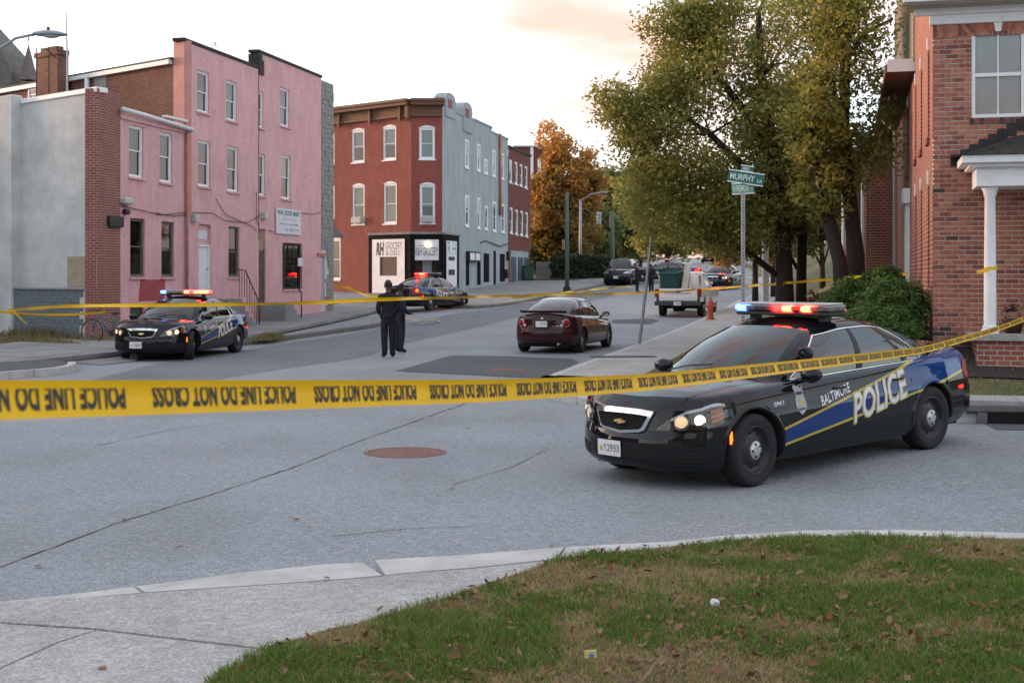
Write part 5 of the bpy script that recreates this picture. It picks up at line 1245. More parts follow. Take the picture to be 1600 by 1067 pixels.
class Car:
    def __init__(s, P, root):
        s.P = P; s.root = root; nB, nL, nV = 20, 120, 20; s.nV = nV
        def plan(u, b):
            x0 = P['xr']+(P['xf']-P['xr'])*u; ab = np.abs(b)**2.6
            x = x0-P['fb']*ab*S3((u-.72)/.28)+P['rb']*ab*S3((.28-u)/.28)
            return x, b*itp(x0, P['W'])
        uu = np.linspace(0, 1, nL+1); bb = np.linspace(-1, 1, nB+1)
        bb = np.sign(bb)*np.abs(bb)**.85
        ring = [(1., b) for b in bb]+[(u, 1.) for u in uu[::-1][1:]]+[(0., b) for b in bb[::-1][1:]]+[(u, -1.) for u in uu[1:-1]]
        n = len(ring); pu, pb = np.array([r[0] for r in ring]), np.array([r[1] for r in ring])
        px, py = plan(pu, pb); tx = np.roll(px, -1)-np.roll(px, 1); ty = np.roll(py, -1)-np.roll(py, 1); L_ = np.hypot(tx, ty); nx_, ny_ = ty/L_, -tx/L_
        # outward
        sgn = np.sign(nx_*px+ny_*py); sgn[sgn == 0] = 1; nx_, ny_ = nx_*sgn, ny_*sgn
        for _ in range(2): nx_ = (np.roll(nx_, 1)+nx_*2+np.roll(nx_, -1))/4; ny_ = (np.roll(ny_, 1)+ny_*2+np.roll(ny_, -1))/4
        v = np.linspace(0, 1, nV+1)
        zt_ = itp(px, P['sh'])+(itp(px, P['cr'])-itp(px, P['sh']))*(1-np.abs(pb)**2.5); zb_ = itp(px, P['zb'])
        wf_ = np.clip(nx_, 0, 1)**2; wr_ = np.clip(-nx_, 0, 1)**2
        G = np.empty((n, nV+1, 3))
        for j, vj in enumerate(v):
            off = itp(vj, P.get('side', SIDE))*(1-wf_-wr_)+itp(vj, P['front'])*wf_+itp(vj, P['rear'])*wr_
            G[:, j, 0] = px+nx_*off; G[:, j, 1] = py+ny_*off; G[:, j, 2] = zb_+(zt_-zb_)*vj
        s.G, s.n, s.nB, s.nL, s.nx, s.ny, s.v = G, n, nB, nL, nx_, ny_, v
        # perimeter length from the nose centre along the left (+y) side
        mid = G[:, nV//2, :2]; c = nB//2; seg = np.hypot(*(np.roll(mid, -1, 0)-mid).T); s.T = np.zeros(n); acc = 0; idx = [(c+k) % n for k in range(n//2+1)]
        s.idx = idx; s.tl = [0]
        for a, b in zip(idx[:-1], idx[1:]): acc += seg[a]; s.tl.append(acc)
        V = [tuple(p) for p in G.reshape(-1, 3)]; F = []; fm = []
        ids = lambda i, j: (i % n)*(nV+1)+j
        def arch(p):
            return any((p[0]-ax)**2+(p[2]-P['rw'])**2 < P['ra']**2 for ax in P['ax']) and abs(p[1]) > .5
        used_del = set(); used_keep = set()
        for i in range(n):
            for j in range(nV):
                q = (ids(i, j), ids(i+1, j), ids(i+1, j+1), ids(i, j+1)); cpt = np.mean([V[k] for k in q], axis=0)
                if abs(cpt[0]) < P['xf']-.15 and arch(cpt): used_del.update(q); continue
                F.append(q); used_keep.update(q)
        Va = np.array(V)
        for k in used_del & used_keep:
            p = Va[k]; ax = min(P['ax'], key=lambda a: abs(a-p[0])); d = np.array([p[0]-ax, p[2]-P['rw']]); r = np.hypot(*d); d = d/r*P['ra']; Va[k, 0] = ax+d[0]; Va[k, 2] = P['rw']+d[1]
        V = [tuple(p) for p in Va]
        # top sheet between the two shoulders
        left = [nB+k for k in range(nL+1)]; right = [(n-k) % n for k in range(nL+1)]       # front -> rear
        right = [0]+[n-k for k in range(1, nL)]+[nB+nL+nB]
        top = {}
        for a in range(nL+1):
            for b in range(nB+1):
                if a == 0: top[a, b] = ids(b, nV)
                elif a == nL: top[a, b] = ids(nB+nL+nB-b, nV)
                elif b == nB: top[a, b] = ids(left[a], nV)
                elif b == 0: top[a, b] = ids(right[a], nV)
                else:
                    s_, t_ = b/nB, a/nL; s_ = (bb[b]+1)/2
                    Lp, Rp = Va[ids(left[a], nV)], Va[ids(right[a], nV)]; Fp, Bp = Va[ids(b, nV)], Va[ids(nB+nL+nB-b, nV)]
                    c00, c10, c01, c11 = Va[ids(0, nV)], Va[ids(nB, nV)], Va[ids(nB+nL+nB, nV)], Va[ids(nB+nL, nV)]
                    p = (1-s_)*Rp+s_*Lp+(1-t_)*Fp+t_*Bp-((1-s_)*(1-t_)*c00+s_*(1-t_)*c10+(1-s_)*t_*c01+s_*t_*c11)
                    xx = p[0]; sh_ = itp(xx, P['sh']); sh_ = (1-abs(2*s_-1)**2.5)*(itp(xx, P['cr'])-sh_)+sh_
                    top[a, b] = len(V); V.append((p[0], p[1], float(sh_)))
        for a in range(nL):
            for b in range(nB): F.append((top[a, b], top[a, b+1], top[a+1, b+1], top[a+1, b]))
        # cut away the sheet under the cabin
        lo = P['lo']; 
        def under(f):
            c_ = np.mean([V[k] for k in f], axis=0); return lo['xr']+.35 < c_[0] < lo['xf']-.35 and abs(c_[1]) < lo['y']-.13 and c_[2] > .8
        F = [f for f in F if not under(f)]
        s.body = link('body', mesh('body', V, F, P['body'], 50), root)
        s.smooth_ok()
        s.cabin()
    def smooth_ok(s):
        me = s.body.data; bm = bmesh.new(); bm.from_mesh(me); bmesh.ops.recalc_face_normals(bm, faces=bm.faces[:])
        f = max(bm.faces, key=lambda f: f.calc_center_median().z)
        if f.normal.z < 0: bmesh.ops.reverse_faces(bm, faces=bm.faces[:])
        bm.to_mesh(me); bm.free()
    def ring(s, t, v, side=1, off=0.):
        """point on the body skin t metres round from the nose, v up the side"""
        fi = np.interp(t, s.tl, np.arange(len(s.tl))); i0 = int(min(fi, len(s.idx)-2)); f = fi-i0; a, b = s.idx[i0], s.idx[i0+1]
        fj = v*s.nV; j0 = int(min(fj, s.nV-1)); g = fj-j0
        p = (s.G[a, j0]*(1-f)+s.G[b, j0]*f)*(1-g)+(s.G[a, j0+1]*(1-f)+s.G[b, j0+1]*f)*g
        nx_, ny_ = s.nx[a]*(1-f)+s.nx[b]*f, s.ny[a]*(1-f)+s.ny[b]*f
        return Vector((p[0]+nx_*off, (p[1]+ny_*off)*side, p[2]))
    def patch(s, name, m, ts, vlo, vhi, off, side=1, nt_=14, nv_=5, parent=None, smooth=True):
        """skin piece between two height curves; ts, vlo, vhi are knots"""
        T = np.linspace(ts[0], ts[-1], nt_); G = []
        for t in T:
            a, b = np.interp(t, ts, vlo), np.interp(t, ts, vhi); G.append([s.ring(t, a+(b-a)*k/nv_, side, off) for k in range(nv_+1)])
        return MB().grid(G, flip=(side > 0)).build(name, m, parent or s.root, smooth)
    def side(s, x, z, off=.004, sd=1):
        i0, i1 = s.nB, s.nB+s.nL; A = s.G[i0:i1+1][::-1]
        ys = [np.interp(x, A[:, j, 0], A[:, j, 1]) for j in range(s.nV+1)]; zs = [np.interp(x, A[:, j, 0], A[:, j, 2]) for j in range(s.nV+1)]
        return Vector((x, (np.interp(z, zs, ys)+off)*sd, z))
    def nose(s, y, z, off=.004, rear=False):
        if rear: A = s.G[s.nB+s.nL:s.nB+s.nL+s.nB+1][::-1]
        else: A = s.G[0:s.nB+1]
        xs_ = [np.interp(y, A[:, j, 1], A[:, j, 0]) for j in range(s.nV+1)]; zs = [np.interp(y, A[:, j, 1], A[:, j, 2]) for j in range(s.nV+1)]
        return Vector((np.interp(z, zs, xs_)+(-off if rear else off), y, z))
    def cabin(s):
        P = s.P; lo, hi = P['lo'], P['hi']; nB, nL, nV = 14, 60, 8; s.cb = (nB, nL, nV)
        def ringpts(q, top):
            pts = []
            bb = np.linspace(-1, 1, nB+1); uu = np.linspace(0, 1, nL+1)
            prm = [(1., b) for b in bb]+[(u, 1.) for u in uu[::-1][1:]]+[(0., b) for b in bb[::-1][1:]]+[(u, -1.) for u in uu[1:-1]]
            for u, b in prm:
                x = q['xr']+(q['xf']-q['xr'])*u-q['fb']*abs(b)**2.2*S3((u-.6)/.4)+q['rb']*abs(b)**2.2*S3((.4-u)/.4)
                yw = q['y']*(1-.035*S3((u-.75)/.25)-.09*S3((.25-u)/.25)); y = b*yw
                if top: z = hi['z']+(hi['zf']-hi['z'])*S3((u-.55)/.45)+(hi['zr']-hi['z'])*S3((.4-u)/.4)-.045*abs(b)**3
                else: z = float(itp(x, P['sh'])+(itp(x, P['cr'])-itp(x, P['sh']))*(1-min(1, abs(y)/.86)**2.5))-.012
                pts.append(np.array((x, y, z)))
            return np.array(pts)
        A, B = ringpts(lo, False), ringpts(hi, True); n = len(A); v = np.linspace(0, 1, nV+1)
        G = np.empty((n, nV+1, 3)); c0 = A.mean(0)
        out = (A-c0)*[1, 1, 0]; 
        nr = np.zeros((n, 3)); tan = np.roll(A, -1, 0)-np.roll(A, 1, 0); nr[:, 0] = tan[:, 1]; nr[:, 1] = -tan[:, 0]; nr /= np.linalg.norm(nr, axis=1)[:, None]
        sg = np.sign((nr*out).sum(1)); nr *= sg[:, None]
        for j, vj in enumerate(v): G[:, j] = A+(B-A)*vj+nr*(.055*math.sin(math.pi*vj))+np.array([0, 0, .02*math.sin(math.pi*vj)])
        s.CG = G; s.Cn = n
        ids = lambda i, j: (i % n)*(nV+1)+j
        V = [tuple(p) for p in G.reshape(-1, 3)]; shell = []; panes = []
        names = {}
        sideL = lambda i: nB <= i < nB+nL; rearR = lambda i: nB+nL <= i < 2*nB+nL
        for i in range(n):
            for j in range(nV):
                q = (ids(i, j), ids(i+1, j), ids(i+1, j+1), ids(i, j+1)); key = None
                if i < nB:
                    if 1 <= i < nB-1 and j < nV: key = 'windscreen'
                elif sideL(i) or i >= 2*nB+nL:
                    f = (i-nB+.5)/nL if sideL(i) else 1-(i-2*nB-nL+.5)/nL; sd = 'l' if sideL(i) else 'r'
                    for k, (a, b) in enumerate(P['panes']):
                        if a < f < b and 0 <= j < nV-1: key = 'side%s%d' % (sd, k)
                elif rearR(i):
                    if nB+nL+1 <= i < 2*nB+nL-1 and j < nV: key = 'rear'
                if key: names.setdefault(key, []).append(q)
                else: shell.append(q)
        # roof
        top = {}
        left = [nB+k for k in range(nL+1)]; right = [0]+[n-k for k in range(1, nL)]+[nB+nL+nB]; Va = np.array(V)
        for a in range(nL+1):
            for b in range(nB+1):
                if a == 0: top[a, b] = ids(b, nV)
                elif a == nL: top[a, b] = ids(nB+nL+nB-b, nV)
                elif b == nB: top[a, b] = ids(left[a], nV)
                elif b == 0: top[a, b] = ids(right[a], nV)
                else:
                    s_, t_ = b/nB, a/nL; Lp, Rp, Fp, Bp = Va[ids(left[a], nV)], Va[ids(right[a], nV)], Va[ids(b, nV)], Va[ids(nB+nL+nB-b, nV)]
                    c00, c10, c01, c11 = Va[ids(0, nV)], Va[ids(nB, nV)], Va[ids(nB+nL+nB, nV)], Va[ids(nB+nL, nV)]
                    p = (1-s_)*Rp+s_*Lp+(1-t_)*Fp+t_*Bp-((1-s_)*(1-t_)*c00+s_*(1-t_)*c10+(1-s_)*t_*c01+s_*t_*c11)
                    top[a, b] = len(V); V.append((p[0], p[1], p[2]+.02*(1-(2*s_-1)**2)*math.sin(math.pi*t_)**.6))
        for a in range(nL):
            for b in range(nB): shell.append((top[a, b], top[a, b+1], top[a+1, b+1], top[a+1, b]))
        def sub(faces, off=0.):
            mp_ = {}; VV = []; FF = []
            for f in faces:
                g = []
                for k in f:
                    if k not in mp_: mp_[k] = len(VV); VV.append(V[k])
                    g.append(mp_[k])
                FF.append(tuple(g))
            return VV, FF
        vv_, ff = sub(shell); o = link('roof', mesh('roof', vv_, ff, P.get('roof', M_cblack), 40), s.root)
        bm = bmesh.new(); bm.from_mesh(o.data); bmesh.ops.recalc_face_normals(bm, faces=bm.faces[:]); f = max(bm.faces, key=lambda f: f.calc_center_median().z)
        if f.normal.z < 0: bmesh.ops.reverse_faces(bm, faces=bm.faces[:])
        bm.to_mesh(o.data); bm.free()
        for k, fs in names.items():
            vv_, ff = sub(fs); nm = 'windscreen' if k == 'windscreen' else ('rear_window' if k == 'rear' else 'side_window')
            link(nm, mesh(nm, vv_, ff, M_cglass2 if k == 'windscreen' else P.get('glass', M_cglass), True), s.root)
        s.trim_line()
    def cside(s, f, v, sd=1, off=0.):
        nB, nL, nV = s.cb; i = nB+f*nL; i0 = int(min(i, nB+nL-1)); g = i-i0; j = v*nV; j0 = int(min(j, nV-1)); h = j-j0
        p = (s.CG[i0, j0]*(1-g)+s.CG[i0+1, j0]*g)*(1-h)+(s.CG[i0, j0+1]*(1-g)+s.CG[i0+1, j0+1]*g)*h
        return Vector((p[0], (p[1]+off)*sd, p[2]+off*.3))
    def trim_line(s):
        if not s.P.get('trim', True): return
        nV = s.cb[2]; pa = s.P['panes']; v1 = (nV-1)/nV
        for sd in (1, -1):
            P_ = [s.cside(pa[0][0]-.004, k*v1/6, sd, .006) for k in range(7)]+[s.cside(pa[0][0]+(pa[-1][1]-pa[0][0])*k/20, v1, sd, .006) for k in range(1, 21)]+[s.cside(pa[-1][1]+.004, v1*(1-k/5), sd, .006) for k in range(1, 6)]+[s.cside(pa[-1][1]-(pa[-1][1]-pa[0][0])*k/16, .0, sd, .010) for k in range(1, 17)]
            MB().tube(P_, .009, 6).build('window_trim', M_chrome if s.P.get('trimchrome', True) else M_trimblk, s.root, True)
            for a, b in zip(pa[:-1], pa[1:]):
                f0, f1 = a[1]-.002, b[0]+.002
                G = [[s.cside(f, v1*k/6, sd, .004) for k in range(7)] for f in (f0, f1)]
                MB().grid(G, flip=sd < 0).build('pillar', M_trimblk, s.root)
    def decal_text(s, name, txt, m, x0, z0, w_, h_, bold=0., shear=0., slope=0., sd=1, off=.004):
        """letters on the flank; x0,z0 = lower corner at the end where reading starts"""
        V, F, W_ = text_mesh(txt, bold, shear)
        bm = bmesh.new(); bv = [bm.verts.new((a/W_*w_, b*h_, 0)) for a, b in V]
        for f in F:
            try: bm.faces.new([bv[i] for i in f])
            except ValueError: pass
        for _ in range(4):
            es = [e for e in bm.edges if e.calc_length() > .035]
            if not es: break
            bmesh.ops.subdivide_edges(bm, edges=es, cuts=1); bmesh.ops.triangulate(bm, faces=bm.faces[:])
        bm.verts.index_update(); V = [(v.co.x/w_*W_, v.co.y/h_) for v in bm.verts]; F = [tuple(v.index for v in f.verts) for f in bm.faces]; bm.free()
        mb = MB(); P_ = []
        for a, b in V:
            u = a/W_; x = x0-sd*u*w_ ; z = z0+b*h_+slope*u*w_; P_.append(s.side(x, z, off, sd))
        mb.add(P_, F); return mb.build(name, m, s.root)
def tyre_prof(rw, w_):
    return [(rw-.115, -w_*.42), (rw-.06, -w_*.5), (rw-.018, -w_*.47), (rw, -w_*.34), (rw, w_*.34), (rw-.018, w_*.47), (rw-.06, w_*.5), (rw-.115, w_*.42)]
def wheel(root, x, y, rw, kind, steer=0., w_=.235):
    """wheel object at the axle end: tyre, rim, hub"""
    sd = 1 if y > 0 else -1
    M_ = Matrix.Translation((x, y, rw)) @ Matrix.Rotation(steer, 4, 'Z') @ Matrix.Rotation(-R(90)*sd, 4, 'X')
    wh = MB().lathe(tyre_prof(rw, w_), 40).build('wheel', M_tyre, root, True, M=M_)
    r0 = rw-.112; h = w_*.42
    if kind == 'steel':
        MB().lathe([(r0, -h), (r0, h), (r0-.012, h+.004), (r0-.025, h-.01), (r0-.035, h-.05), (r0-.09, h-.035), (.10, h-.005), (.085, h-.015), (0, h-.015)], 40).build('rim', M_steelw, wh, True)
        B = MB()
        for k in range(9):
            a = 2*math.pi*k/9; B.lathe([(0, .0), (.014, .0)], 8, Matrix.Translation(((r0-.068)*math.cos(a), (r0-.068)*math.sin(a), h-.034)))
        B.build('vent_holes', M_under, wh)['kind'] = 'stuff'
        MB().lathe([(0, h+.022), (.045, h+.022), (.052, h+.016), (.075, h+.012), (.088, h+.004), (.092, h-.012)], 32).build('hub_cap', M_hub, wh, 30)
        B = MB()
        for k in range(5):
            a = 2*math.pi*k/5; B.lathe([(0, h+.028), (.011, h+.028), (.013, h+.01)], 8, Matrix.Translation((.064*math.cos(a), .064*math.sin(a), -.006)))
        B.build('wheel_nuts', M_trimblk, wh)['kind'] = 'stuff'
    else:
        MB().lathe([(r0, -h), (r0, h), (r0-.012, h+.002), (r0-.02, h-.02), (r0-.03, h-.06), (0, h-.07)], 36).build('rim', M_steelw, wh, True)
        B = MB(); ns = 5
        for k in range(ns):
            a = 2*math.pi*k/ns; Mq = Matrix.Rotation(a, 4, 'Z')
            B.add([(.03, -.035, h-.01), (r0-.01, -.022, h-.015), (r0-.01, .022, h-.015), (.03, .035, h-.01), (.03, -.035, h-.05), (r0-.01, -.022, h-.05), (r0-.01, .022, h-.05), (.03, .035, h-.05)], [(0, 1, 2, 3), (4, 0, 3, 7), (0, 4, 5, 1), (3, 2, 6, 7)], Mq)
        B.lathe([(0, h), (.05, h), (.06, h-.02)], 16).build('spokes', M_alloy, wh)
    return wh
def wheels(c, kind, steer=0., w_=.235):
    P = c.P
    for i, ax in enumerate(P['ax']):
        for sd in (1, -1):
            wheel(c.root, ax, P['track']*sd, P['rw'], kind, steer if i == 0 else 0, w_)
            ra = P['ra']; B = MB(); G = []
            for k in range(25):
                a = -.25+(math.pi+.5)*k/24; x = ax+ra*math.cos(a); z = P['rw']+ra*math.sin(a)
                yo = c.side(x, max(z, .2), 0, 1).y; G.append([(x, (yo-.01)*sd, z), (ax+(ra-.005)*math.cos(a), (yo-.3)*sd, P['rw']+(ra-.005)*math.sin(a)), (ax+(ra-.01)*math.cos(a), .42*sd, P['rw']+(ra-.01)*math.sin(a))])
            B.grid(G).build('wheel_well', M_under, c.root)
            G = []
            for k in range(29):
                a = -.12+(math.pi+.24)*k/28; row = []
                for rr_, o_ in ((ra-.004, -.012), (ra+.002, .012), (ra+.028, .010), (ra+.05, -.004)):
                    x = ax+rr_*math.cos(a); z = P['rw']+rr_*math.sin(a); row.append(c.side(x, max(z, .17), o_, sd))
                for q_, p in zip((ra-.004, ra+.002, ra+.028, ra+.05), row): p.x = ax+q_*math.cos(a); p.z = P['rw']+q_*math.sin(a)
                G.append(row)
            MB().grid(G, flip=sd > 0).build('arch_lip', P['body'], c.root, True)
    MB().box(P['xr']+.25, P['xf']-.3, -.62, .62, .17, .30).box(P['ax'][0]-.06, P['ax'][0]+.06, -.72, .72, .22, .34).box(P['ax'][1]-.06, P['ax'][1]+.06, -.72, .72, .22, .34).build('underbody', M_under, c.root)
def interior(c, dash_x=.62, front_x=-.15, rear_x=-1.15, wheel_y=.38):
    r = c.root; P = c.P
    def seat(B, x, y, w_, hd=True):
        B.box(x-.28, x+.28, y-w_, y+w_, .42, .62, bev=.05); B.box(x-.40, x-.22, y-w_, y+w_, .56, 1.16, Matrix.Translation((x, 0, .6)) @ Matrix.Rotation(-.12, 4, 'Y') @ Matrix.Translation((-x, 0, -.6)), bev=.06)
        if hd: B.box(x-.50, x-.38, y-.13, y+.13, 1.16, 1.32, bev=.04)
    for y in (.38, -.38): B = MB(); seat(B, front_x, y, .25); B.build('seat', M_seat, r)
    B = MB(); seat(B, rear_x, 0, .62, False); B.build('rear_seat', M_seat, r)
    MB().box(dash_x-.25, dash_x+.42, -.70, .70, .60, .93, bev=.06).build('dashboard', M_seat, r)
    st = MB().lathe([(.175+.014*math.cos(a), .014*math.sin(a)) for a in [2*math.pi*k/8 for k in range(9)]], 24, Matrix.Translation((dash_x-.38, wheel_y, .90)) @ Matrix.Rotation(-1.15, 4, 'Y')); st.build('steering_wheel', M_trimblk, r, True)
    MB().box(P['xr']+.4, P['xf']-1.0, -.74, .74, .30, .40).build('cabin_floor', M_under, r)
def plate(root, pos, yaw, w_, h_, txt, name='number_plate', small=None, tilt=0., emblem=True):
    M_ = Matrix.Translation(pos) @ Matrix.Rotation(yaw, 4, 'Z') @ Matrix.Rotation(tilt, 4, 'X')
    p = MB().box(-w_/2, w_/2, -.006, .0, -h_/2, h_/2, bev=.004).build(name, M_plate, root, M=M_)
    B = MB(); text_flat(txt, w_*.52, h_*.46, Matrix.Translation((w_*.18, -.0085, -h_*.22)), .0, mb=B)
    if small:
        text_flat(small[0], w_*.075, h_*.19, Matrix.Translation((-w_*.17, -.0085, h_*.03)), mb=B); text_flat(small[1], w_*.075, h_*.19, Matrix.Translation((-w_*.17, -.0085, -h_*.22)), mb=B)
    B.build('lettering', M_plink, p)
    if small: MB().sphere((-w_*.34, -.0065, -h_*.05), .02, 8, 6, (1, .1, 1.5)).build('emblem', M_gold, p)
    return p
def seam(c, pts, sd, w_=.010):
    B = MB(); A = [c.side(x, z, .0015, sd) for x, z in pts]
    G = []
    for i, (x, z) in enumerate(pts):
        d = Vector((pts[min(i+1, len(pts)-1)][0]-pts[max(i-1, 0)][0], 0, pts[min(i+1, len(pts)-1)][1]-pts[max(i-1, 0)][1])).normalized(); n_ = Vector((-d.z, 0, d.x))*w_/2
        G.append([A[i]-n_, A[i]+n_])
    B.grid(G, flip=sd > 0); return B.build('door_seam', M_under, c.root)
def mirrors(c, x=.72, z=1.0, y=.90, m=None, s=1.):
    for sd in (1, -1):
        B = MB(); B.sphere((x, (y+.10)*sd, z+.02), .1*s, 14, 10, (.75, 1.15, .78)); B.tube([(x+.02, (y-.10)*sd, z-.06), (x+.01, (y+.05)*sd, z-.02)], .028, 8)
        mr = B.build('mirror', m or M_cblack, c.root, True)
        MB().lathe([(0, 0), (.085*s, 0)], 16, Matrix.Translation((x-.074*s, (y+.10)*sd, z+.02)) @ Matrix.Rotation(-1.57, 4, 'Y') @ Matrix.Scale(.72, 4, (1, 0, 0))).build('mirror_glass', M_chrome, mr)
def handles(c, xs_, z, m):
    for x in xs_:
        for sd in (1, -1):
            P_ = [c.side(x+.10-.20*k/6, z, .006+.022*math.sin(math.pi*k/6), sd) for k in range(7)]; MB().tube(P_, .013, 6).build('door_handle', m, c.root, True)
def lightbar(root, x, z, state, w_=1.24, d=.29):
    """state: ten lens cells from the car's right to its left, front row; then rear row"""
    lb = MB().box(x-d/2, x+d/2, -w_/2, w_/2, z-.03, z+.012, bev=.012).build('light_bar', M_trimblk, root)
    for fy in (-.46, .46): MB().box(x-.06, x+.06, fy-.04, fy+.04, z-.09, z-.028).build('foot', M_trimblk, lb)
    n = 10; cw = w_/n
    for row, (xa, xb) in enumerate(((x+.015, x+d/2-.004), (x-d/2+.004, x-.015))):
        for k in range(n):
            y0 = -w_/2+cw*k; mm = state[row][k]
            MB().box(xa, xb, y0+.005, y0+cw-.005, z+.014, z+.075, bev=.01).build('lamp_module', mm, lb)
    MB().box(x-d/2-.006, x+d/2+.006, -w_/2-.01, w_/2+.01, z+.0135, z+.088, bev=.02).build('lens', M_clear, lb)
    MB().box(x-d/2+.01, x+d/2-.01, -w_/2+.02, w_/2-.02, z+.089, z+.103, bev=.005).build('top_cover', M_lbtop, lb)
    return lb
def police_car(label, loc, rz, state, platetxt, head=True, marker=True, tail=False, steer=0., group=None, small=('B', 'C')):
    root = thing('police_car', label, 'police car', loc, rz, group); c = Car(CAPRICE, root); P = CAPRICE
    wheels(c, 'steel', steer); interior(c); mirrors(c, .74, .985, .885)
    # nose
    hood_gap = None
    gl_z = lambda z: z
    def frontpoly(name, poly, m, off, parent=None, thick=0.):
        V = [c.nose(y, z, off) for y, z in poly]; B = MB(); n = len(V)
        cc = c.nose(sum(p[0] for p in poly)/n, sum(p[1] for p in poly)/n, off); B.add(V+[cc], [(i, (i+1) % n, n) for i in range(n)]); return B.build(name, m, parent or root)
    # grille: chrome surround, dark mesh, gold badge
    yo, yi = .385, .355
    outer = [(-.24, .562), (0., .535), (.24, .562), (yo-.09, .585), (yo, .762), (.25, .778), (0, .782), (-.25, .778), (-yo, .762), (-yo+.09, .585)]
    inner = [(-.23, .588), (0., .566), (.23, .588), (yi-.085, .606), (yi-.02, .718), (.22, .728), (0, .732), (-.22, .728), (-yi+.02, .718), (-yi+.085, .606)]
    def gp(y, z, off): return Vector((c.nose(y, .62, 0).x+.02-.10*(z-.52)+off, y, z))
    n_ = len(outer)
    B = MB(); A = [gp(*p, .02) for p in outer]; I = [gp(*p, .03) for p in inner]; I2 = [gp(*p, .003) for p in inner]; A0 = [gp(*p, -.12) for p in outer]
    V_ = A0+A+I+I2
    F_ = []
    for i in range(n_):
        j = (i+1) % n_
        for k in range(3): F_.append((k*n_+i, k*n_+j, (k+1)*n_+j, (k+1)*n_+i))
    B.add(V_, F_); gr = B.build('grille', M_chrome, root, 40)
    bm = bmesh.new(); bm.from_mesh(gr.data); bmesh.ops.recalc_face_normals(bm, faces=bm.faces[:]); bm.to_mesh(gr.data); bm.free()
    B = MB(); cc = gp(0, .65, .003); B.add(I2+[cc], [(i, (i+1) % n_, n_) for i in range(n_)]); B.build('grille_back', M_under, gr)
    B = MB(); k = 0
    for zz in np.arange(.588, .725, .0215):
        y = -.33+(.0165 if k % 2 else 0); k += 1
        while y < .34:
            if abs(y) < .245+.5*(zz-.59) and zz > .572+.08*abs(y):
                for a in range(6):
                    t0, t1 = math.pi/3*a+math.pi/6, math.pi/3*(a+1)+math.pi/6
                    if a in (0, 1, 2):
                        p, q = gp(y+.0185*math.cos(t0), zz+.0125*math.sin(t0), +.014), gp(y+.0185*math.cos(t1), zz+.0125*math.sin(t1), +.014); B.tube([p, q], .0022, 4, False)
            y += .034
    B.build('mesh_insert', M_trimblk, gr)
    bt = [(-.085, .635), (-.068, .655), (-.028, .655), (-.028, .664), (.03, .664), (.026, .651), (.085, .651), (.068, .631), (.026, .631), (.026, .621), (-.03, .621), (-.026, .635)]
    bt = [(y*.95, z+.008) for y, z in bt]
    B = MB(); V_ = [gp(y, z, .040) for y, z in bt]+[gp(y, z, .02) for y, z in bt]; nb_ = len(bt)
    B.add(V_, [tuple(range(nb_))]+[(i, nb_+i, nb_+(i+1) % nb_, (i+1) % nb_) for i in range(nb_)]); B.build('badge', M_gold, gr)
    # head lamps wrap round the corner
    for sd in (1, -1):
        ts = [.43, .56, .72, .90, 1.04, 1.14]; vl = [.60, .60, .605, .625, .655, .70]; vh = [.625, .77, .875, .93, .945, .92]
        hl = c.patch('headlamp', M_hlhouse, ts, vl, vh, -.004, sd, 20, 6)
        c.patch('brow', M_hub, ts[1:], [v-.05 for v in vh[1:]], [v-.012 for v in vh[1:]], .004, sd, 16, 2, parent=hl)
        for k, (t, v_, r_, mm) in enumerate(((.665, .70, .058, M_hldim), (.845, .735, .048, M_hlon))):
            p = c.ring(t, v_, sd, .0); d = (c.ring(t, v_, sd, .1)-p).normalized()
            Mq = Matrix.Translation(p) @ d.to_track_quat('Z', 'Y').to_matrix().to_4x4()
            MB().lathe([(r_*1.22, -.005), (r_*1.2, .012), (r_, .002)], 20, Mq).build('bezel', M_chrome, hl, True)
            MB().lathe([(r_, .002), (r_*.8, .010), (r_*.4, .016), (0, .018)], 20, Mq).build('bulb', (mm if head else M_hub), hl, True)
        for k in range(3): c.patch('reflector', M_amber, [.965, 1.03, 1.11], [.68+.06*k, .69+.06*k, .715+.055*k], [.72+.06*k, .735+.06*k, .755+.055*k], .006, sd, 6, 2, parent=hl)
        c.patch('lamp_glass', M_lens, ts, vl, vh, .024, sd, 20, 6, parent=hl)
        mk_ = c.patch('side_marker', M_ambon if marker else M_amber, [1.15, 1.185], [.36, .36], [.53, .53], .005, sd, 3, 3)
        c.patch('lower_grille', M_under, [.50, .60, .80, .95, 1.0], [.135, .12, .13, .15, .2], [.29, .30, .31, .30, .24], .0035, sd, 12, 3)
        for k in range(4): c.patch('slat', M_trimblk, [.53, .9], [.15+.037*k, .16+.037*k], [.158+.037*k, .168+.037*k], .009, sd, 8, 1)
        c.patch('bumper_trim', M_hub if 0 else M_steelw, [.47, .60, .80, .96, 1.03], [.115, .10, .11, .13, .19], [.128, .115, .125, .145, .21], .008, sd, 14, 1)
    V_ = []
    c.patch('intake', M_under, [0, .30, .44], [.15, .15, .17], [.345, .345, .33], .003, 1, 10, 3); c.patch('intake', M_under, [0, .30, .44], [.15, .15, .17], [.345, .345, .33], .003, -1, 10, 3)
    for sd in (1, -1): c.patch('bumper_trim', M_steelw, [0, .3, .42], [.125, .125, .14], [.14, .14, .155], .007, sd, 8, 1)
    pp = c.nose(-.13, .385, .012); plate(root, pp+Vector((.006, 0, 0)), R(90), .305, .152, platetxt, small=small)
    # bonnet shut lines
    def topz(x, y): b_ = min(1., abs(y)/.93); sh_ = itp(x, P['sh']); return float(sh_+(itp(x, P['cr'])-sh_)*(1-b_**2.5))+.003
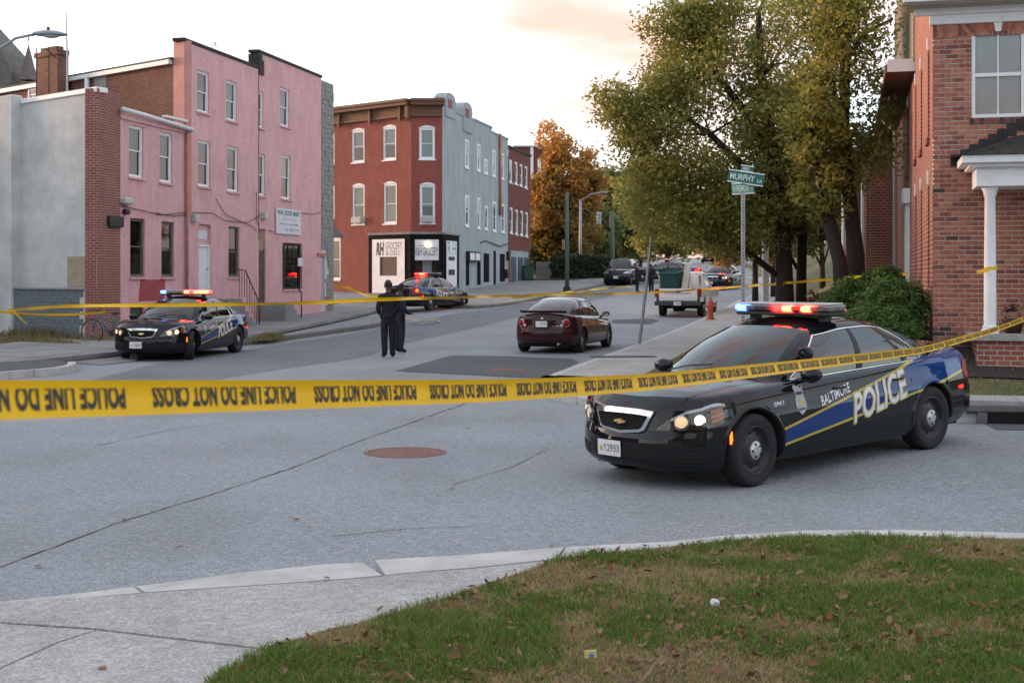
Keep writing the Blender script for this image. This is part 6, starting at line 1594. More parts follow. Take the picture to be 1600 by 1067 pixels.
    for y0 in (.66, -.66):
        G = [[(x, y0*(1-.10*max(0, (x-1.2)))-.004, topz(x, y0)), (x, y0*(1-.10*max(0, (x-1.2)))+.004, topz(x, y0))] for x in np.linspace(1.05, 2.2, 14)]
        o = MB().grid(G).build('bonnet_seam', M_under, root)
        G = [[(x, y0*.96-.004, topz(x, y0*.96)), (x, y0*.96+.004, topz(x, y0*.96))] for x in np.linspace(-2.62, -2.1, 8)]; MB().grid(G).build('boot_seam', M_under, root)
    # flank: seams, lettering, badge
    for sd in (1, -1):
        seam(c, [(1.02, .24), (1.03, .5), (1.0, .75), (.93, .93)], sd); seam(c, [(-.02, .24), (-.03, .6), (-.06, .94)], sd); seam(c, [(-1.02, .26), (-1.0, .45), (-.98, .62), (-1.12, .80), (-1.20, .95)], sd); seam(c, [(1.02, .25), (.5, .235), (-.5, .235), (-1.02, .26)], sd)
        st = -.235
        if sd > 0:
            X0, sl = -.02, .195
            c.decal_text('lettering_edge', 'POLICE', M_decy, X0+.022, .425, 1.02, .335, .05, .10, sl, sd, .0042)
            c.decal_text('lettering', 'POLICE', M_decw, X0, .443, .975, .30, .014, .10, sl, sd, .0062)
            c.decal_text('lettering', 'BALTIMORE', M_decw, .50, .672, .50, .10, .02, .0, .20, sd, .0045)
            c.decal_text('lettering', '159411', M_decw, 1.23, .735, .16, .042, .03, .12, .06, sd, .0045)
        else:
            X0, sl = -1.02, -.195
            c.decal_text('lettering_edge', 'POLICE', M_decy, X0-.022, .425+.195, 1.02, .335, .05, -.10, sl, sd, .0042)
            c.decal_text('lettering', 'POLICE', M_decw, X0, .443+.19, .975, .30, .014, -.10, sl, sd, .0062)
            c.decal_text('lettering', 'BALTIMORE', M_decw, -.0, .78, .50, .10, .02, .0, -.20, sd, .0045)
            c.decal_text('lettering', '159411', M_decw, 1.07, .745, .16, .042, .03, -.12, -.06, sd, .0045)
        # badge
        bp = [(-.075, .13), (-.04, .15), (0, .135), (.04, .15), (.075, .13), (.06, .06), (.075, .0), (.085, -.05), (.06, -.10), (0, -.145), (-.06, -.10), (-.085, -.05), (-.075, .0), (-.06, .06)]
        bx, bz = .82, .765
        bd = MB().add([c.side(bx+a, bz+b_, .0045, sd) for a, b_ in bp], [tuple(range(len(bp)))[::(-1 if sd < 0 else 1)]]).build('badge_decal', M_decs, root)
        MB().add([c.side(bx+.032*math.cos(k*.785), bz-.02+.038*math.sin(k*.785), .0058, sd) for k in range(8)], [tuple(range(8))]).build('badge_seal', M_decy, bd); MB().add([c.side(bx+a, bz+b_, .0058, sd) for a, b_ in ((-.05, .06), (.05, .06), (.05, .08), (-.05, .08))], [(0, 1, 2, 3)]).build('badge_band', M_plink, bd)
        # tail lamps
        tl = s_end = c.tl[-1]
        lamp = c.patch('tail_lamp', M_redon if tail else M_redl, [s_end-1.06, s_end-.98, s_end-.85, s_end-.62], [.66, .63, .61, .61], [.80, .90, .93, .92], .006, sd, 14, 4)
        c.patch('rear_marker', M_redon if marker else M_redl, [s_end-1.22, s_end-1.12], [.50, .50], [.545, .545], .007, sd, 3, 2)
    handles(c, (.16, -.86), .83, M_trimblk)
    pl_ = c.nose(0, .72, .01, rear=True); plate(root, pl_, R(-90), .305, .152, platetxt, small=small)
    MB().tube([c.nose(y, 1.0-.02, .006, True) for y in np.linspace(-.6, .6, 9)], .012, 6).build('boot_trim', M_chrome, root, True)
    # spot lamp on the driver's pillar, wipers, aerial
    sp_ = c.cside(.035, .42, 1, .03); B = MB(); B.sphere(sp_+Vector((.02, .05, .03)), .075, 16, 10, (.95, .9, .95)); B.tube([sp_+Vector((0, -.05, -.02)), sp_+Vector((0, .03, .0))], .02, 6); spot = B.build('spot_lamp', M_cblack, root, True)
    MB().lathe([(0, 0), (.06, 0), (.07, -.01)], 16, Matrix.Translation(sp_+Vector((.085, .05, .03))) @ Matrix.Rotation(1.57, 4, 'Y')).build('spot_glass', M_cblack, spot)
    B = MB(); n0 = c.cb[0]
    for b0, b1 in ((.56, .92), (.12, .50)):
        i0, i1 = int(b0*n0), int(b1*n0); B.tube([Vector(c.CG[i0, 0])+Vector((.03, 0, .025)), Vector(c.CG[(i0+i1)//2, 0])*.5+Vector(c.CG[(i0+i1)//2, 1])*.5+Vector((.03, 0, .03)), Vector(c.CG[i1, 1])+Vector((.02, 0, .02))], .008, 5)
    B.build('wiper', M_trimblk, root)
    lightbar(root, -.22, 1.555, state)
    return root
# colours of the lens cells
g_, d_, p_, r_, b_, c_, a_, t_ = M_lbgrey, M_lbdark, M_lbpink, M_lbred, M_lbblue, M_lbcore, M_lbamb, M_lbgreen
def flat_yaw(dx, dy): return math.atan2(dy, dx)
# near car: left front wheel and left rear wheel stand where the photo shows them
def place_by_wheels(FL, RL):
    FL, RL = Vector(FL), Vector(RL); ax = (FL-RL); ax.z = 0; yaw = math.atan2(ax.y, ax.x); mid = (FL+RL)/2; right = Vector((math.sin(yaw), -math.cos(yaw), 0)); pos = mid+right*.86
    return pos, yaw
FLp = Vector((381*12.85/2100, 12.85, 0)); RLp = Vector((648*14.75/2100, 14.75, 0))
pos, yaw = place_by_wheels(FLp, RLp)
CAR1 = police_car('near black and blue police car with lit light bar, parked across the lane at right', (pos.x, pos.y, .052), yaw,
    ([b_, g_, d_, p_, r_, c_, p_, c_, g_, g_], [g_, g_, d_, g_, g_, d_, g_, g_, g_, g_]), '2933', steer=.06)
CAR1.rotation_euler = (0, math.asin(.105/3.01), yaw)
p0 = onroad(299, 562); y2 = R(-99.4)
pos = p0+Vector((math.sin(y2), -math.cos(y2), 0))*.86+Vector((-math.cos(y2), -math.sin(y2), 0))*1.505
CAR2 = police_car('police car with lit headlamps parked at the kerb before the pink building', (pos.x, pos.y, gz(pos.y)), y2,
    ([b_, g_, g_, g_, g_, c_, r_, c_, c_, c_], [g_]*5+[r_, r_, c_, c_, r_]), '7831', steer=.38, small=('M', 'G'))
# ================================================================= more vehicles
def relamp(root, front, rear):
    for lb in [c for c in root.children if c.name.startswith('light_bar')]:
        mods = sorted([c for c in lb.children if c.name.startswith('lamp_module')], key=lambda o: (-sum(v.co.x for v in o.data.vertices), 0))
        mods.sort(key=lambda o: (0 if np.mean([v.co.x for v in o.data.vertices]) > -.22 else 1, np.mean([v.co.y for v in o.data.vertices])))
        for o, m in zip(mods, list(front)+list(rear)):
            o.material_slots[0].link = 'OBJECT'; o.material_slots[0].material = m
def lampmat(root, name, m):
    for c in root.children:
        if c.name.startswith(name): c.material_slots[0].link = 'OBJECT'; c.material_slots[0].material = m
        for k in c.children:
            if k.name.startswith(name): k.material_slots[0].link = 'OBJECT'; k.material_slots[0].material = m
CG_ = 'police cars at the scene'
for o in (CAR1, CAR2): o['group'] = CG_
def more(label, loc, rz, front, rear, tail=False, head=True):
    r = copy_tree(CAR2); r.location = loc; r.rotation_euler = (0, 0, rz); r['label'] = label; relamp(r, front, rear)
    if tail: lampmat(r, 'tail_lamp', M_redon)
    if not head: lampmat(r, 'bulb', M_hub)
    return r
v = onroad(672, 487); y3 = R(63)
pos = v+Vector((math.sin(y3), -math.cos(y3), 0))*-.86+Vector((math.cos(y3), math.sin(y3), 0))*1.505
CAR3 = more('police car with lit red lights in front of the corner store, seen from behind', (pos.x, pos.y, gz(pos.y)+.01), y3, [g_]*10, [g_, g_, g_, g_, d_, r_, c_, c_, r_, r_], False, False)
MB().sphere((-2.52, -.80, .87), .065, 10, 8).build('brake_lamp', M_ambon, CAR3, True); MB().sphere((-1.75, -.35, 1.30), .05, 10, 8).build('window_lamp', M_redon, CAR3, True)
v = onroad(1134, 453); CAR4 = more('far police car with red light bar facing down the street beyond the pickup', (v.x, v.y+1.6, gz(v.y+1.6)), R(-112), [d_, d_, d_, r_, c_, c_, c_, r_, d_, d_], [d_]*10)
CAR5 = more('police car with teal and orange lights standing across the far road', (11.0, 97, gz(97)), R(168), [d_]*3+[t_, t_, d_, a_, a_, d_, d_], [d_]*3+[t_, t_, d_, a_, a_, d_, d_], True)
# ---------------------------------------------------------------- burgundy saloon
M_burg = paintmat('burgundy_paint', (.035, .008, .009))
SEDAN = dict(xf=2.27, xr=-2.33, fb=.36, rb=.30, W=[(-2.36, .76), (-2.1, .84), (-1.5, .885), (0, .89), (1.4, .88), (2.0, .83), (2.27, .72)],
    zb=[(-2.36, .27), (-2, .22), (-1, .19), (1, .19), (2.27, .2)], sh=[(-2.36, .92), (-2.1, .97), (-1.6, .97), (-.5, .93), (.8, .88), (1.6, .80), (2.27, .66)],
    cr=[(-2.36, .98), (-2.28, 1.03), (-2.0, 1.045), (-1.5, 1.03), (0, .98), (.9, .97), (1.6, .90), (2.27, .72)], ax=(1.36, -1.39), rw=.325, ra=.365, track=.755,
    lo=dict(xf=1.08, xr=-1.83, fb=.26, rb=.2, y=.735), hi=dict(xf=.25, xr=-.98, fb=.1, rb=.1, y=.55, z=1.415, zf=1.37, zr=1.375),
    panes=((.08, .46), (.49, .78), (.80, .88)), body=M_burg, roof=M_burg, trimchrome=False,
    front=CAPRICE['front'], rear=[(0, -.10), (.08, -.02), (.25, .0), (.42, .0), (.47, -.03), (.55, -.055), (.85, -.07), (1, -.12)])
v0 = Vector(pxy(908, 551)+(0,)); v1 = Vector(pxy(944, 543.2)+(0,)); d = (v1-v0).normalized(); yb = math.atan2(d.y, d.x)
pos = v0+d*1.39+Vector((-d.y, d.x, 0))*.80
rs = thing('saloon_car', 'burgundy saloon car parked on the street, seen from behind', 'car', (pos.x, pos.y, gz(pos.y)), yb)
c = Car(SEDAN, rs); wheels(c, 'alloy', 0, .21); interior(c, .6, -.1, -1.0); mirrors(c, .72, .94, .82, M_cblack, .95); handles(c, (.1, -.85), .80, M_burg)
for sd in (1, -1):
    seam(c, [(.95, .24), (.96, .6), (.9, .86)], sd); seam(c, [(-.08, .24), (-.1, .9)], sd); seam(c, [(-1.0, .3), (-.98, .55), (-1.1, .92)], sd)
    p = c.nose(.60*sd, .785, .0, True); q = c.nose(.50*sd, .715, .0, True); dd = Vector((-1, .55*sd, .1)).normalized()
    tl = MB().lathe([(0, .018), (.05, .016), (.105, .002), (.12, -.03)], 24, Matrix.Translation(p) @ dd.to_track_quat('Z', 'Y').to_matrix().to_4x4()).build('tail_lamp', M_lens if 0 else M_hub, rs, True)
    MB().lathe([(0, .03), (.05, .028), (.082, .014), (.085, .0)], 24, Matrix.Translation(p) @ dd.to_track_quat('Z', 'Y').to_matrix().to_4x4()).build('red_lens', M_redl, tl, True)
    MB().lathe([(0, .02), (.03, .018), (.045, .0)], 16, Matrix.Translation(q) @ dd.to_track_quat('Z', 'Y').to_matrix().to_4x4()).build('reverse_lamp', M_hub, tl, True)
    c.patch('headlamp', M_hlhouse, [.5, .7, 1.0], [.62, .62, .68], [.72, .88, .85], .005, sd, 8, 3)
plate(rs, Vector((-2.325, 0, .76)), R(-90), .305, .152, '4JKT7M')
MB().box(-2.30, -2.27, -.2, .2, .66, .86).build('plate_recess', M_trimblk, rs)
# spoiler lip
G = []
for y in np.linspace(-.62, .62, 13):
    x = -2.16-.06*(1-(y/.66)**2); G.append([(x+.10, y, 1.04), (x, y, 1.105), (x-.06, y, 1.11), (x-.05, y, 1.085), (x+.06, y, 1.045)])
MB().grid(G).build('spoiler', M_burg, rs, True)
MB().lathe([(0, 0), (.035, 0), (.038, .008)], 14, Matrix.Translation(c.nose(0, .9, .004, True)) @ Matrix.Rotation(-1.57, 4, 'Y')).build('badge', M_chrome, rs)
for y0, wd in ((.33, .15), (-.30, .03), (-.40, .07)): MB().add([c.nose(y, z, .006, True) for y, z in ((y0-wd/2, .705), (y0+wd/2, .705), (y0+wd/2, .725), (y0-wd/2, .725))], [(0, 1, 2, 3)]).build('emblem', M_chrome, rs)
c.patch('bumper_line', M_under, [c.tl[-1]-1.2, c.tl[-1]-.3, c.tl[-1]], [.46, .46, .46], [.468, .468, .468], .004, 1, 12, 1); c.patch('bumper_line', M_under, [c.tl[-1]-1.2, c.tl[-1]-.3, c.tl[-1]], [.46, .46, .46], [.468, .468, .468], .004, -1, 12, 1)
MB().tube([(-2.34, -.45, .25), (-2.15, -.45, .26)], .03, 10).build('exhaust', M_steel, rs)
# ---------------------------------------------------------------- parked dark cars up the street
M_navy = paintmat('dark_paint', (.010, .011, .014)); M_maroon2 = paintmat('maroon_paint', (.05, .010, .010))
SUV = dict(xf=2.3, xr=-2.3, fb=.28, rb=.18, W=[(-2.36, .82), (-2.0, .9), (0, .93), (1.6, .92), (2.3, .82)], zb=[(-2.3, .34), (2.3, .32)], sh=[(-2.3, 1.12), (0, 1.10), (1.0, 1.08), (1.7, 1.02), (2.3, .92)],
    cr=[(-2.3, 1.15), (0, 1.16), (1.0, 1.15), (1.7, 1.09), (2.3, .96)], ax=(1.4, -1.4), rw=.37, ra=.42, track=.79, lo=dict(xf=1.05, xr=-2.2, fb=.2, rb=.1, y=.80), hi=dict(xf=.45, xr=-2.0, fb=.08, rb=.08, y=.64, z=1.78, zf=1.72, zr=1.74),
    panes=((.07, .38), (.40, .66), (.69, .93)), body=M_navy, roof=M_navy, trimchrome=False, front=CAPRICE['front'], rear=CAPRICE['rear'])
def suv(label, loc, rz, lit=False, body=None, Pm=SUV):
    P = dict(Pm)
    if body: P['body'] = body; P['roof'] = body
    r = thing('parked_car', label, 'car', loc, rz, 'cars parked up the street'); c = Car(P, r); wheels(c, 'alloy', 0, .24); mirrors(c, .75, 1.12 if Pm is SUV else .95, .88, P['body'])
    for sd in (1, -1): c.patch('headlamp', M_hlon if lit else M_hub, [.5, .7, .95], [.70, .70, .76], [.80, .90, .90], .006, sd, 8, 3); c.patch('tail_lamp', M_redl, [c.tl[-1]-.95, c.tl[-1]-.7], [.55, .55], [.85, .85], .006, sd, 5, 3)
    c.patch('grille', M_trimblk, [0, .4], [.55, .55], [.78, .78], .005, 1, 6, 2); c.patch('grille', M_trimblk, [0, .4], [.55, .55], [.78, .78], .005, -1, 6, 2)
    plate(r, c.nose(0, .52, .012), R(90), .305, .152, '5AB')
    return r
suv('dark car parked facing down the street beside the far officers', (7.35, 90.2, gz(90)), R(-104))
suv('dark SUV far up the street on the rise', (26.6, 182, gz(182)), R(-100))
suv('maroon car behind the SUV on the rise', (29.4, 192, gz(192)), R(-100), body=M_maroon2)
suv('distant car with lit headlamp at the top of the street', (36.2, 220, gz(220)), R(-100), lit=True)
# ---------------------------------------------------------------- white pickup with a full bed
M_wpaint = paintmat('white_truck_paint', (.80, .80, .79)); M_bump = mat('dark_bumper', (.045, .055, .055), .5, var=.2)
v = onroad(1036, 493.5); yt = R(74); dv = Vector((math.cos(yt), math.sin(yt), 0)); rt = Vector((math.sin(yt), -math.cos(yt), 0))
tp_ = v+rt*.80+dv*.0
tz = gz(tp_.y)
tr = thing('pickup_truck', 'white pickup truck with a full bed, seen from behind', 'pickup truck', (tp_.x, tp_.y, tz), yt)
# origin at the rear axle; x forward
def tb(name, m, f, bevel=.02, smooth=False): B = MB(); f(B); return B.build(name, m, tr, smooth, bevel=bevel)
for sd in (1, -1):
    def sidepanel(B):
        P = [(-1.05, .62), (-.48, .62)]+[(.47*math.cos(a), .40+.47*math.sin(a)) for a in np.linspace(math.pi-.48, .48, 13)]+[(.48, .55), (1.05, .55), (1.05, 1.16), (-1.05, 1.16)]
        B.prism(P, .96*sd, .90*sd)
    tb('bed_side', M_wpaint, sidepanel, .012)
    tb('tail_lamp', M_redl, lambda B: B.box(-1.10, -1.0, .80*sd if sd > 0 else -.96, .96 if sd > 0 else -.80, .82, 1.14), .015)
tg = tb('tailgate', M_wpaint, lambda B: (B.box(-1.075, -1.02, -.79, .79, .66, 1.16), B.box(-1.083, -1.074, -.72, .72, .74, .90)), .012)
MB().box(-1.09, -1.07, -.09, .09, .99, 1.08, bev=.008).build('latch', M_trimblk, tg)
B = MB(); text_flat('CHEVROLET', 1.1, .075, Matrix.Translation((-1.087, 0, .93)) @ Matrix.Rotation(R(-90), 4, 'Z'), .02, mb=B); B.build('lettering', M_lbgrey, tg)
tb('bed_floor', M_trimblk, lambda B: B.box(-1.02, 1.05, -.9, .9, .62, .68), 0)
tb('rear_bumper', M_bump, lambda B: (B.box(-1.24, -1.08, -.95, .95, .46, .64), B.box(-1.26, -1.24, -.3, .3, .5, .6)), .03)
plate(tr, Vector((-1.265, 0, .55)), R(-90), .305, .152, '78P4')
def cab(B):
    G = []
    for x, zt_, w_ in ((1.10, 1.80, .80), (1.2, 1.84, .80), (2.0, 1.86, .80), (2.6, 1.80, .78), (3.3, 1.22, .88)): G.append([(x, -.95, .5), (x, -.96, 1.1), (x, -w_*.86, zt_-.06), (x, -w_*.7, zt_), (x, w_*.7, zt_), (x, w_*.86, zt_-.06), (x, .96, 1.1), (x, .95, .5)])
    B.grid(G); n = 8; B.F += [tuple(range(n))]
tb('cab', M_wpaint, cab, 0, 30)
tb('rear_window', M_cglass, lambda B: B.box(1.085, 1.095, -.62, .62, 1.28, 1.68), 0)
tb('bonnet', M_wpaint, lambda B: B.box(3.3, 4.6, -.95, .95, .55, 1.18), .08)
for x in (0, 3.65):
    for sd in (1, -1): wheel(tr, x, .80*sd, .385, 'steel', 0, .26)
tb('axle', M_under, lambda B: (B.tube([(0, -.8, .385), (0, .8, .385)], .07, 8), B.sphere((0, 0, .37), .17, 12, 8), B.box(-1.0, 4.2, -.6, -.5, .5, .62), B.box(-1.0, 4.2, .5, .6, .5, .62)), 0)
tb('spare_wheel', M_tyre, lambda B: B.lathe([(.15, .40), (.34, .40), (.36, .48), (.34, .56), (.15, .56)], 24, Matrix.Translation((-.55, 0, 0))), 0, True)
def load(name, label, cat): return thing(name, label, cat, tuple(tr.matrix_basis @ Vector((0, 0, .69))), yt)
M_tub = mat('teal_plastic', (.012, .075, .072), .4, var=.15, scale=3)
t = load('plastic_tub', 'big teal plastic tub standing in the pickup bed', 'tub')
def tub(B):
    G = []
    for z, k in ((0.05, .80), (.1, .84), (1.1, 1.0), (1.13, 1.08), (1.22, 1.09), (1.23, 1.03)):
        G.append([((-.35+.55*k*math.copysign(abs(math.cos(a))**.4, math.cos(a))), .42+.48*k*math.copysign(abs(math.sin(a))**.4, math.sin(a)), z+.10*math.cos(a)*(z > .7)) for a in np.linspace(0, 2*math.pi, 33)])
    B.grid(G)
B = MB(); tub(B); B.build('shell', M_tub, t, 40); MB().box(-.75, .1, .05, .8, .06, .75).build('black_sack', M_trimblk, t)
M_foam = mat('cream_board', (.72, .69, .61), .7, var=.12, scale=3)
t = load('leaning_board', 'long cream board leaning up out of the pickup bed', 'board'); MB(Matrix.Translation((-.6, -.12, 0)) @ Matrix.Rotation(.16, 4, 'X')).box(-.06, .06, -.13, .13, .0, 1.55, bev=.02).build('board', M_foam, t)
t = load('rolled_mat', 'cream rolled mats standing in the right of the pickup bed', 'mats')
for x, y, a, h in ((-.5, -.46, .10, 1.1), (-.55, -.70, -.10, 1.02), (-.2, -.62, -.05, 1.08)):
    MB(Matrix.Translation((x, y, .02)) @ Matrix.Rotation(a, 4, 'X')).lathe([(0, 0), (.16, 0), (.17, .03), (.17, h-.1), (.12, h-.03), (0, h)], 16).build('roll', M_foam, t, True)
t = load('dark_bundle', 'dark bundle propped behind the cream board in the pickup', 'bundle'); MB(Matrix.Translation((.1, -.1, .2)) @ Matrix.Rotation(-.3, 4, 'X')).box(-.25, .25, -.3, .3, 0, .98, bev=.1).build('bundle', M_trimblk, t)
# ================================================================= trees, hedges, bushes
M_bark = mat('bark_dark', (.026, .019, .015), .95, col2=(.045, .034, .027), var=.3, scale=7, bump=1., bscale=18, stretch=(3, 3, .5))
ML_main = leafmat('leaves_olive', [(.060, .080, .022), (.095, .115, .030), (.145, .145, .040), (.22, .195, .050), (.12, .14, .034)], .5, .5, 1.9)
ML_olive = leafmat('leaves_olive_brown', [(.075, .080, .028), (.125, .11, .038), (.18, .125, .042), (.105, .110, .034)], .5, .5, 1.9)
ML_orange = leafmat('leaves_orange', [(.070, .075, .022), (.115, .085, .024), (.20, .105, .028), (.26, .14, .036)], .5, .5, 2.0)
ML_green = leafmat('leaves_green', [(.034, .050, .018), (.056, .070, .024), (.09, .09, .030)], .5, .45, 2.1)
ML_yew = leafmat('leaves_yew', [(.022, .050, .013), (.042, .082, .020), (.095, .115, .030)], .5, .35, 1.9)
ML_hedge = leafmat('leaves_hedge', [(.014, .026, .012), (.024, .040, .018)], .5, .3, 1.5)
def leafcloud(name, C, per, spread, size, m, parent, seed, tone_bias=None, flat=.5, M=None):
    r = np.random.default_rng(seed); n = len(C)*per
    c = np.repeat(C, per, 0); off = r.normal(0, 1, (n, 3)); off /= np.maximum(1e-6, np.linalg.norm(off, axis=1))[:, None]; off *= (r.random(n)**.55)[:, None]*spread
    off[:, 2] *= .75; P = c+off
    nrm = r.normal(0, 1, (n, 3)); nrm[:, 2] += flat; nrm /= np.linalg.norm(nrm, axis=1)[:, None]
    a = np.cross(nrm, r.normal(0, 1, (n, 3))); a /= np.linalg.norm(a, axis=1)[:, None]; b = np.cross(nrm, a)
    s = size*(.6+.8*r.random(n))[:, None]; V = np.empty((n, 4, 3))
    V[:, 0] = P-a*s; V[:, 1] = P+b*s*.45; V[:, 2] = P+a*s; V[:, 3] = P-b*s*.45
    me = bpy.data.meshes.new(name); me.vertices.add(n*4); me.vertices.foreach_set('co', V.reshape(-1).astype(np.float32))
    me.loops.add(n*4); me.loops.foreach_set('vertex_index', np.arange(n*4, dtype=np.int32)); me.polygons.add(n); me.polygons.foreach_set('loop_start', np.arange(0, n*4, 4, dtype=np.int32)); me.update(calc_edges=True)
    ct = r.random(len(C)); tone = np.clip(np.repeat(ct, per)*.55+r.random(n)*.45+(0 if tone_bias is None else np.repeat(tone_bias, per)), 0, 1)
    at_ = me.attributes.new('tone', 'FLOAT', 'FACE'); at_.data.foreach_set('value', tone.astype(np.float32)); me.materials.append(m)
    return link(name, me, parent)
def in_ell(E, seed):
    """cluster centres in the given ellipsoids, mostly near their skins"""
    r = np.random.default_rng(seed); out = []
    for (cx, cy, cz, rx, ry, rz, k) in E:
        d = r.normal(0, 1, (k, 3)); d /= np.linalg.norm(d, axis=1)[:, None]; d *= (r.random(k)**.38)[:, None]
        out.append(np.stack([cx+d[:, 0]*rx, cy+d[:, 1]*ry, cz+d[:, 2]*rz], -1))
    return np.concatenate(out)
def pxe(px, py, y, rpx, rpy, k, depth=None):
    p = at(px, py, y); s = y/FPX; return (p.x, p.y, p.z, rpx*s, depth or max(rpx, rpy)*s*.9, rpy*s, k)
def tree(name, label, base, trunks, E, per, spread, size, m, seed, group=None, nbr=40, bias=None, cat='tree', bark=None):
    """trunks: list of point/radius chains in world coordinates"""
    root = thing(name, label, cat, base, 0, group); b0 = Vector(base)
    B = MB()
    for pts in trunks: B.tube([Vector(p[:3])-b0 for p in pts], [p[3] for p in pts], 10)
    tr_ = B.build('trunk', bark or M_bark, root, True)
    C = in_ell(E, seed); rr_ = random.Random(seed); B = MB()
    nodes = [(Vector(p[:3]), p[3]) for pts in trunks for p in pts[1:]]
    for i in rr_.sample(range(len(C)), min(nbr, len(C))):
        c = Vector(C[i]); cand = [q for q in nodes if q[0].z < c.z+.3] or nodes; q = min(cand, key=lambda q: (q[0]-c).length+ (0.6*max(0, c.z-q[0].z) if False else 0))
        md = q[0].lerp(c, .5)+Vector((rr_.uniform(-.3, .3), rr_.uniform(-.3, .3), rr_.uniform(.0, .5)))*(c-q[0]).length*.25
        r0 = min(q[1]*.5, .02+.022*(c-q[0]).length); B.tube([q[0]-b0, md-b0, c-b0], [r0, r0*.6, r0*.18], 6)
        if rr_.random() < .5: nodes.append((md, r0*.8))
    B.build('branches', bark or M_bark, root, True)
    tb = None if bias is None else np.array([bias(*p) for p in C])
    leafcloud('crown', C-np.array(b0), per, spread, size, m, root, seed+7, tb)
    return root
def P_(px, py, y): return tuple(at(px, py, y))
def base_at(px, y, right=True):
    x = (px-800)*y/FPX; return (x, y, lz(x, y) if right else gz(y)+.12)
# big tree over the sign
y = 36.; b = base_at(1226, y); b2 = base_at(1252, y+1.2)
T1 = [[(*b, .29), (*P_(1226, 440, y), .23), (*P_(1222, 340, y), .20), (*P_(1205, 230, y), .19), (*P_(1190, 120, y), .13), (*P_(1185, 20, y), .07)],
      [(*P_(1222, 340, y), .18), (*P_(1170, 270, y), .13), (*P_(1110, 210, y-.5), .08), (*P_(1050, 170, y-.6), .04)], [(*P_(1205, 230, y), .13), (*P_(1130, 130, y), .09), (*P_(1080, 60, y), .05)]]
E1 = [pxe(1130, 190, y, 150, 150, 150), pxe(1190, 60, y, 140, 130, 110), pxe(1010, 180, y-.5, 62, 60, 60), pxe(1080, 90, y, 60, 90, 70), pxe(1060, 300, y, 100, 75, 110), pxe(1240, 230, y+.5, 95, 110, 130), pxe(1150, 340, y, 100, 60, 90), pxe(968, 165, y-.8, 34, 28, 14), pxe(950, 150, y-.8, 18, 12, 4), pxe(1000, 240, y-.8, 40, 40, 22), pxe(1040, 40, y, 40, 40, 14), pxe(1100, 20, y, 70, 60, 50)]
TREE_A = tree('street_tree', 'large olive-green tree whose crown hangs behind the street name sign', b, T1, E1, 82, .62, .064, ML_main, 31, nbr=110)
TREE_A2 = tree('street_tree', 'second thinner trunk beside the large tree, with brownish leaves', b2, [[(*b2, .17), (*P_(1252, 430, y+1.2), .14), (*P_(1256, 330, y+1.2), .11), (*P_(1250, 230, y+1.2), .06)]], [pxe(1250, 290, y+1.2, 55, 60, 50), pxe(1230, 360, y+1.6, 50, 25, 25)], 60, .4, .085, ML_olive, 32, nbr=25)
# pair of dark trunks nearer the house
y = 33.; b = base_at(1338, y); b3 = base_at(1318, y-.8)
T2 = [[(*b, .26), (*P_(1338, 400, y), .20), (*P_(1326, 300, y), .17), (*P_(1318, 200, y), .14), (*P_(1322, 90, y), .11), (*P_(1330, -20, y), .06)], [(*P_(1322, 90, y), .09), (*P_(1355, 50, y), .06), (*P_(1395, 30, y), .035)], [(*P_(1318, 200, y), .09), (*P_(1300, 130, y), .06), (*P_(1282, 80, y), .04)]]
E2 = [pxe(1330, 30, y, 85, 75, 36), pxe(1275, 110, y, 65, 95, 70), pxe(1378, 160, y, 40, 55, 13), pxe(1355, 95, y+.6, 50, 50, 12), pxe(1300, 240, y, 55, 70, 65), pxe(1362, 240, y, 34, 45, 16), pxe(1290, 0, y, 70, 60, 60)]
TREE_B = tree('street_tree', 'tree with a dark upright trunk close to the brick house', b, T2, E2, 66, .56, .064, ML_main, 33, nbr=80)
tree('street_tree', 'leaning dark trunk left of the upright trunk near the house', b3, [[(*b3, .21), (*P_(1312, 410, y-.8), .17), (*P_(1292, 330, y-.8), .14), (*P_(1272, 250, y-.8), .1), (*P_(1262, 170, y-.8), .05)]], [pxe(1268, 200, y-.8, 45, 60, 40), pxe(1285, 300, y-.8, 40, 40, 22)], 55, .4, .085, ML_main, 34, nbr=25)
# trees along the right footway further up
for i, (px, yy, lab, E, m_) in enumerate(((1180, 58., 'slim street tree on the footway behind the pickup', [(1175, 335, 60, 60, 60), (1140, 380, 50, 28, 30), (1210, 380, 40, 35, 25)], ML_olive),
        (1208, 70., 'street tree with brownish leaves behind the large tree', [(1215, 360, 55, 45, 60), (1180, 320, 60, 60, 60)], ML_olive),
        (1285, 62., 'tree on the bank behind the dark trunks', [(1290, 330, 60, 50, 80), (1250, 360, 45, 40, 50)], ML_green))):
    b = base_at(px, yy); tree('street_tree', lab, b, [[(*b, .15), (*P_(px, 420, yy), .12), (*P_(px-2, 350, yy), .08)]], [pxe(a, c_, yy, d, e, k) for a, c_, d, e, k in E], 55, .55, .13, m_, 40+i, 'trees along the right footway', 20)
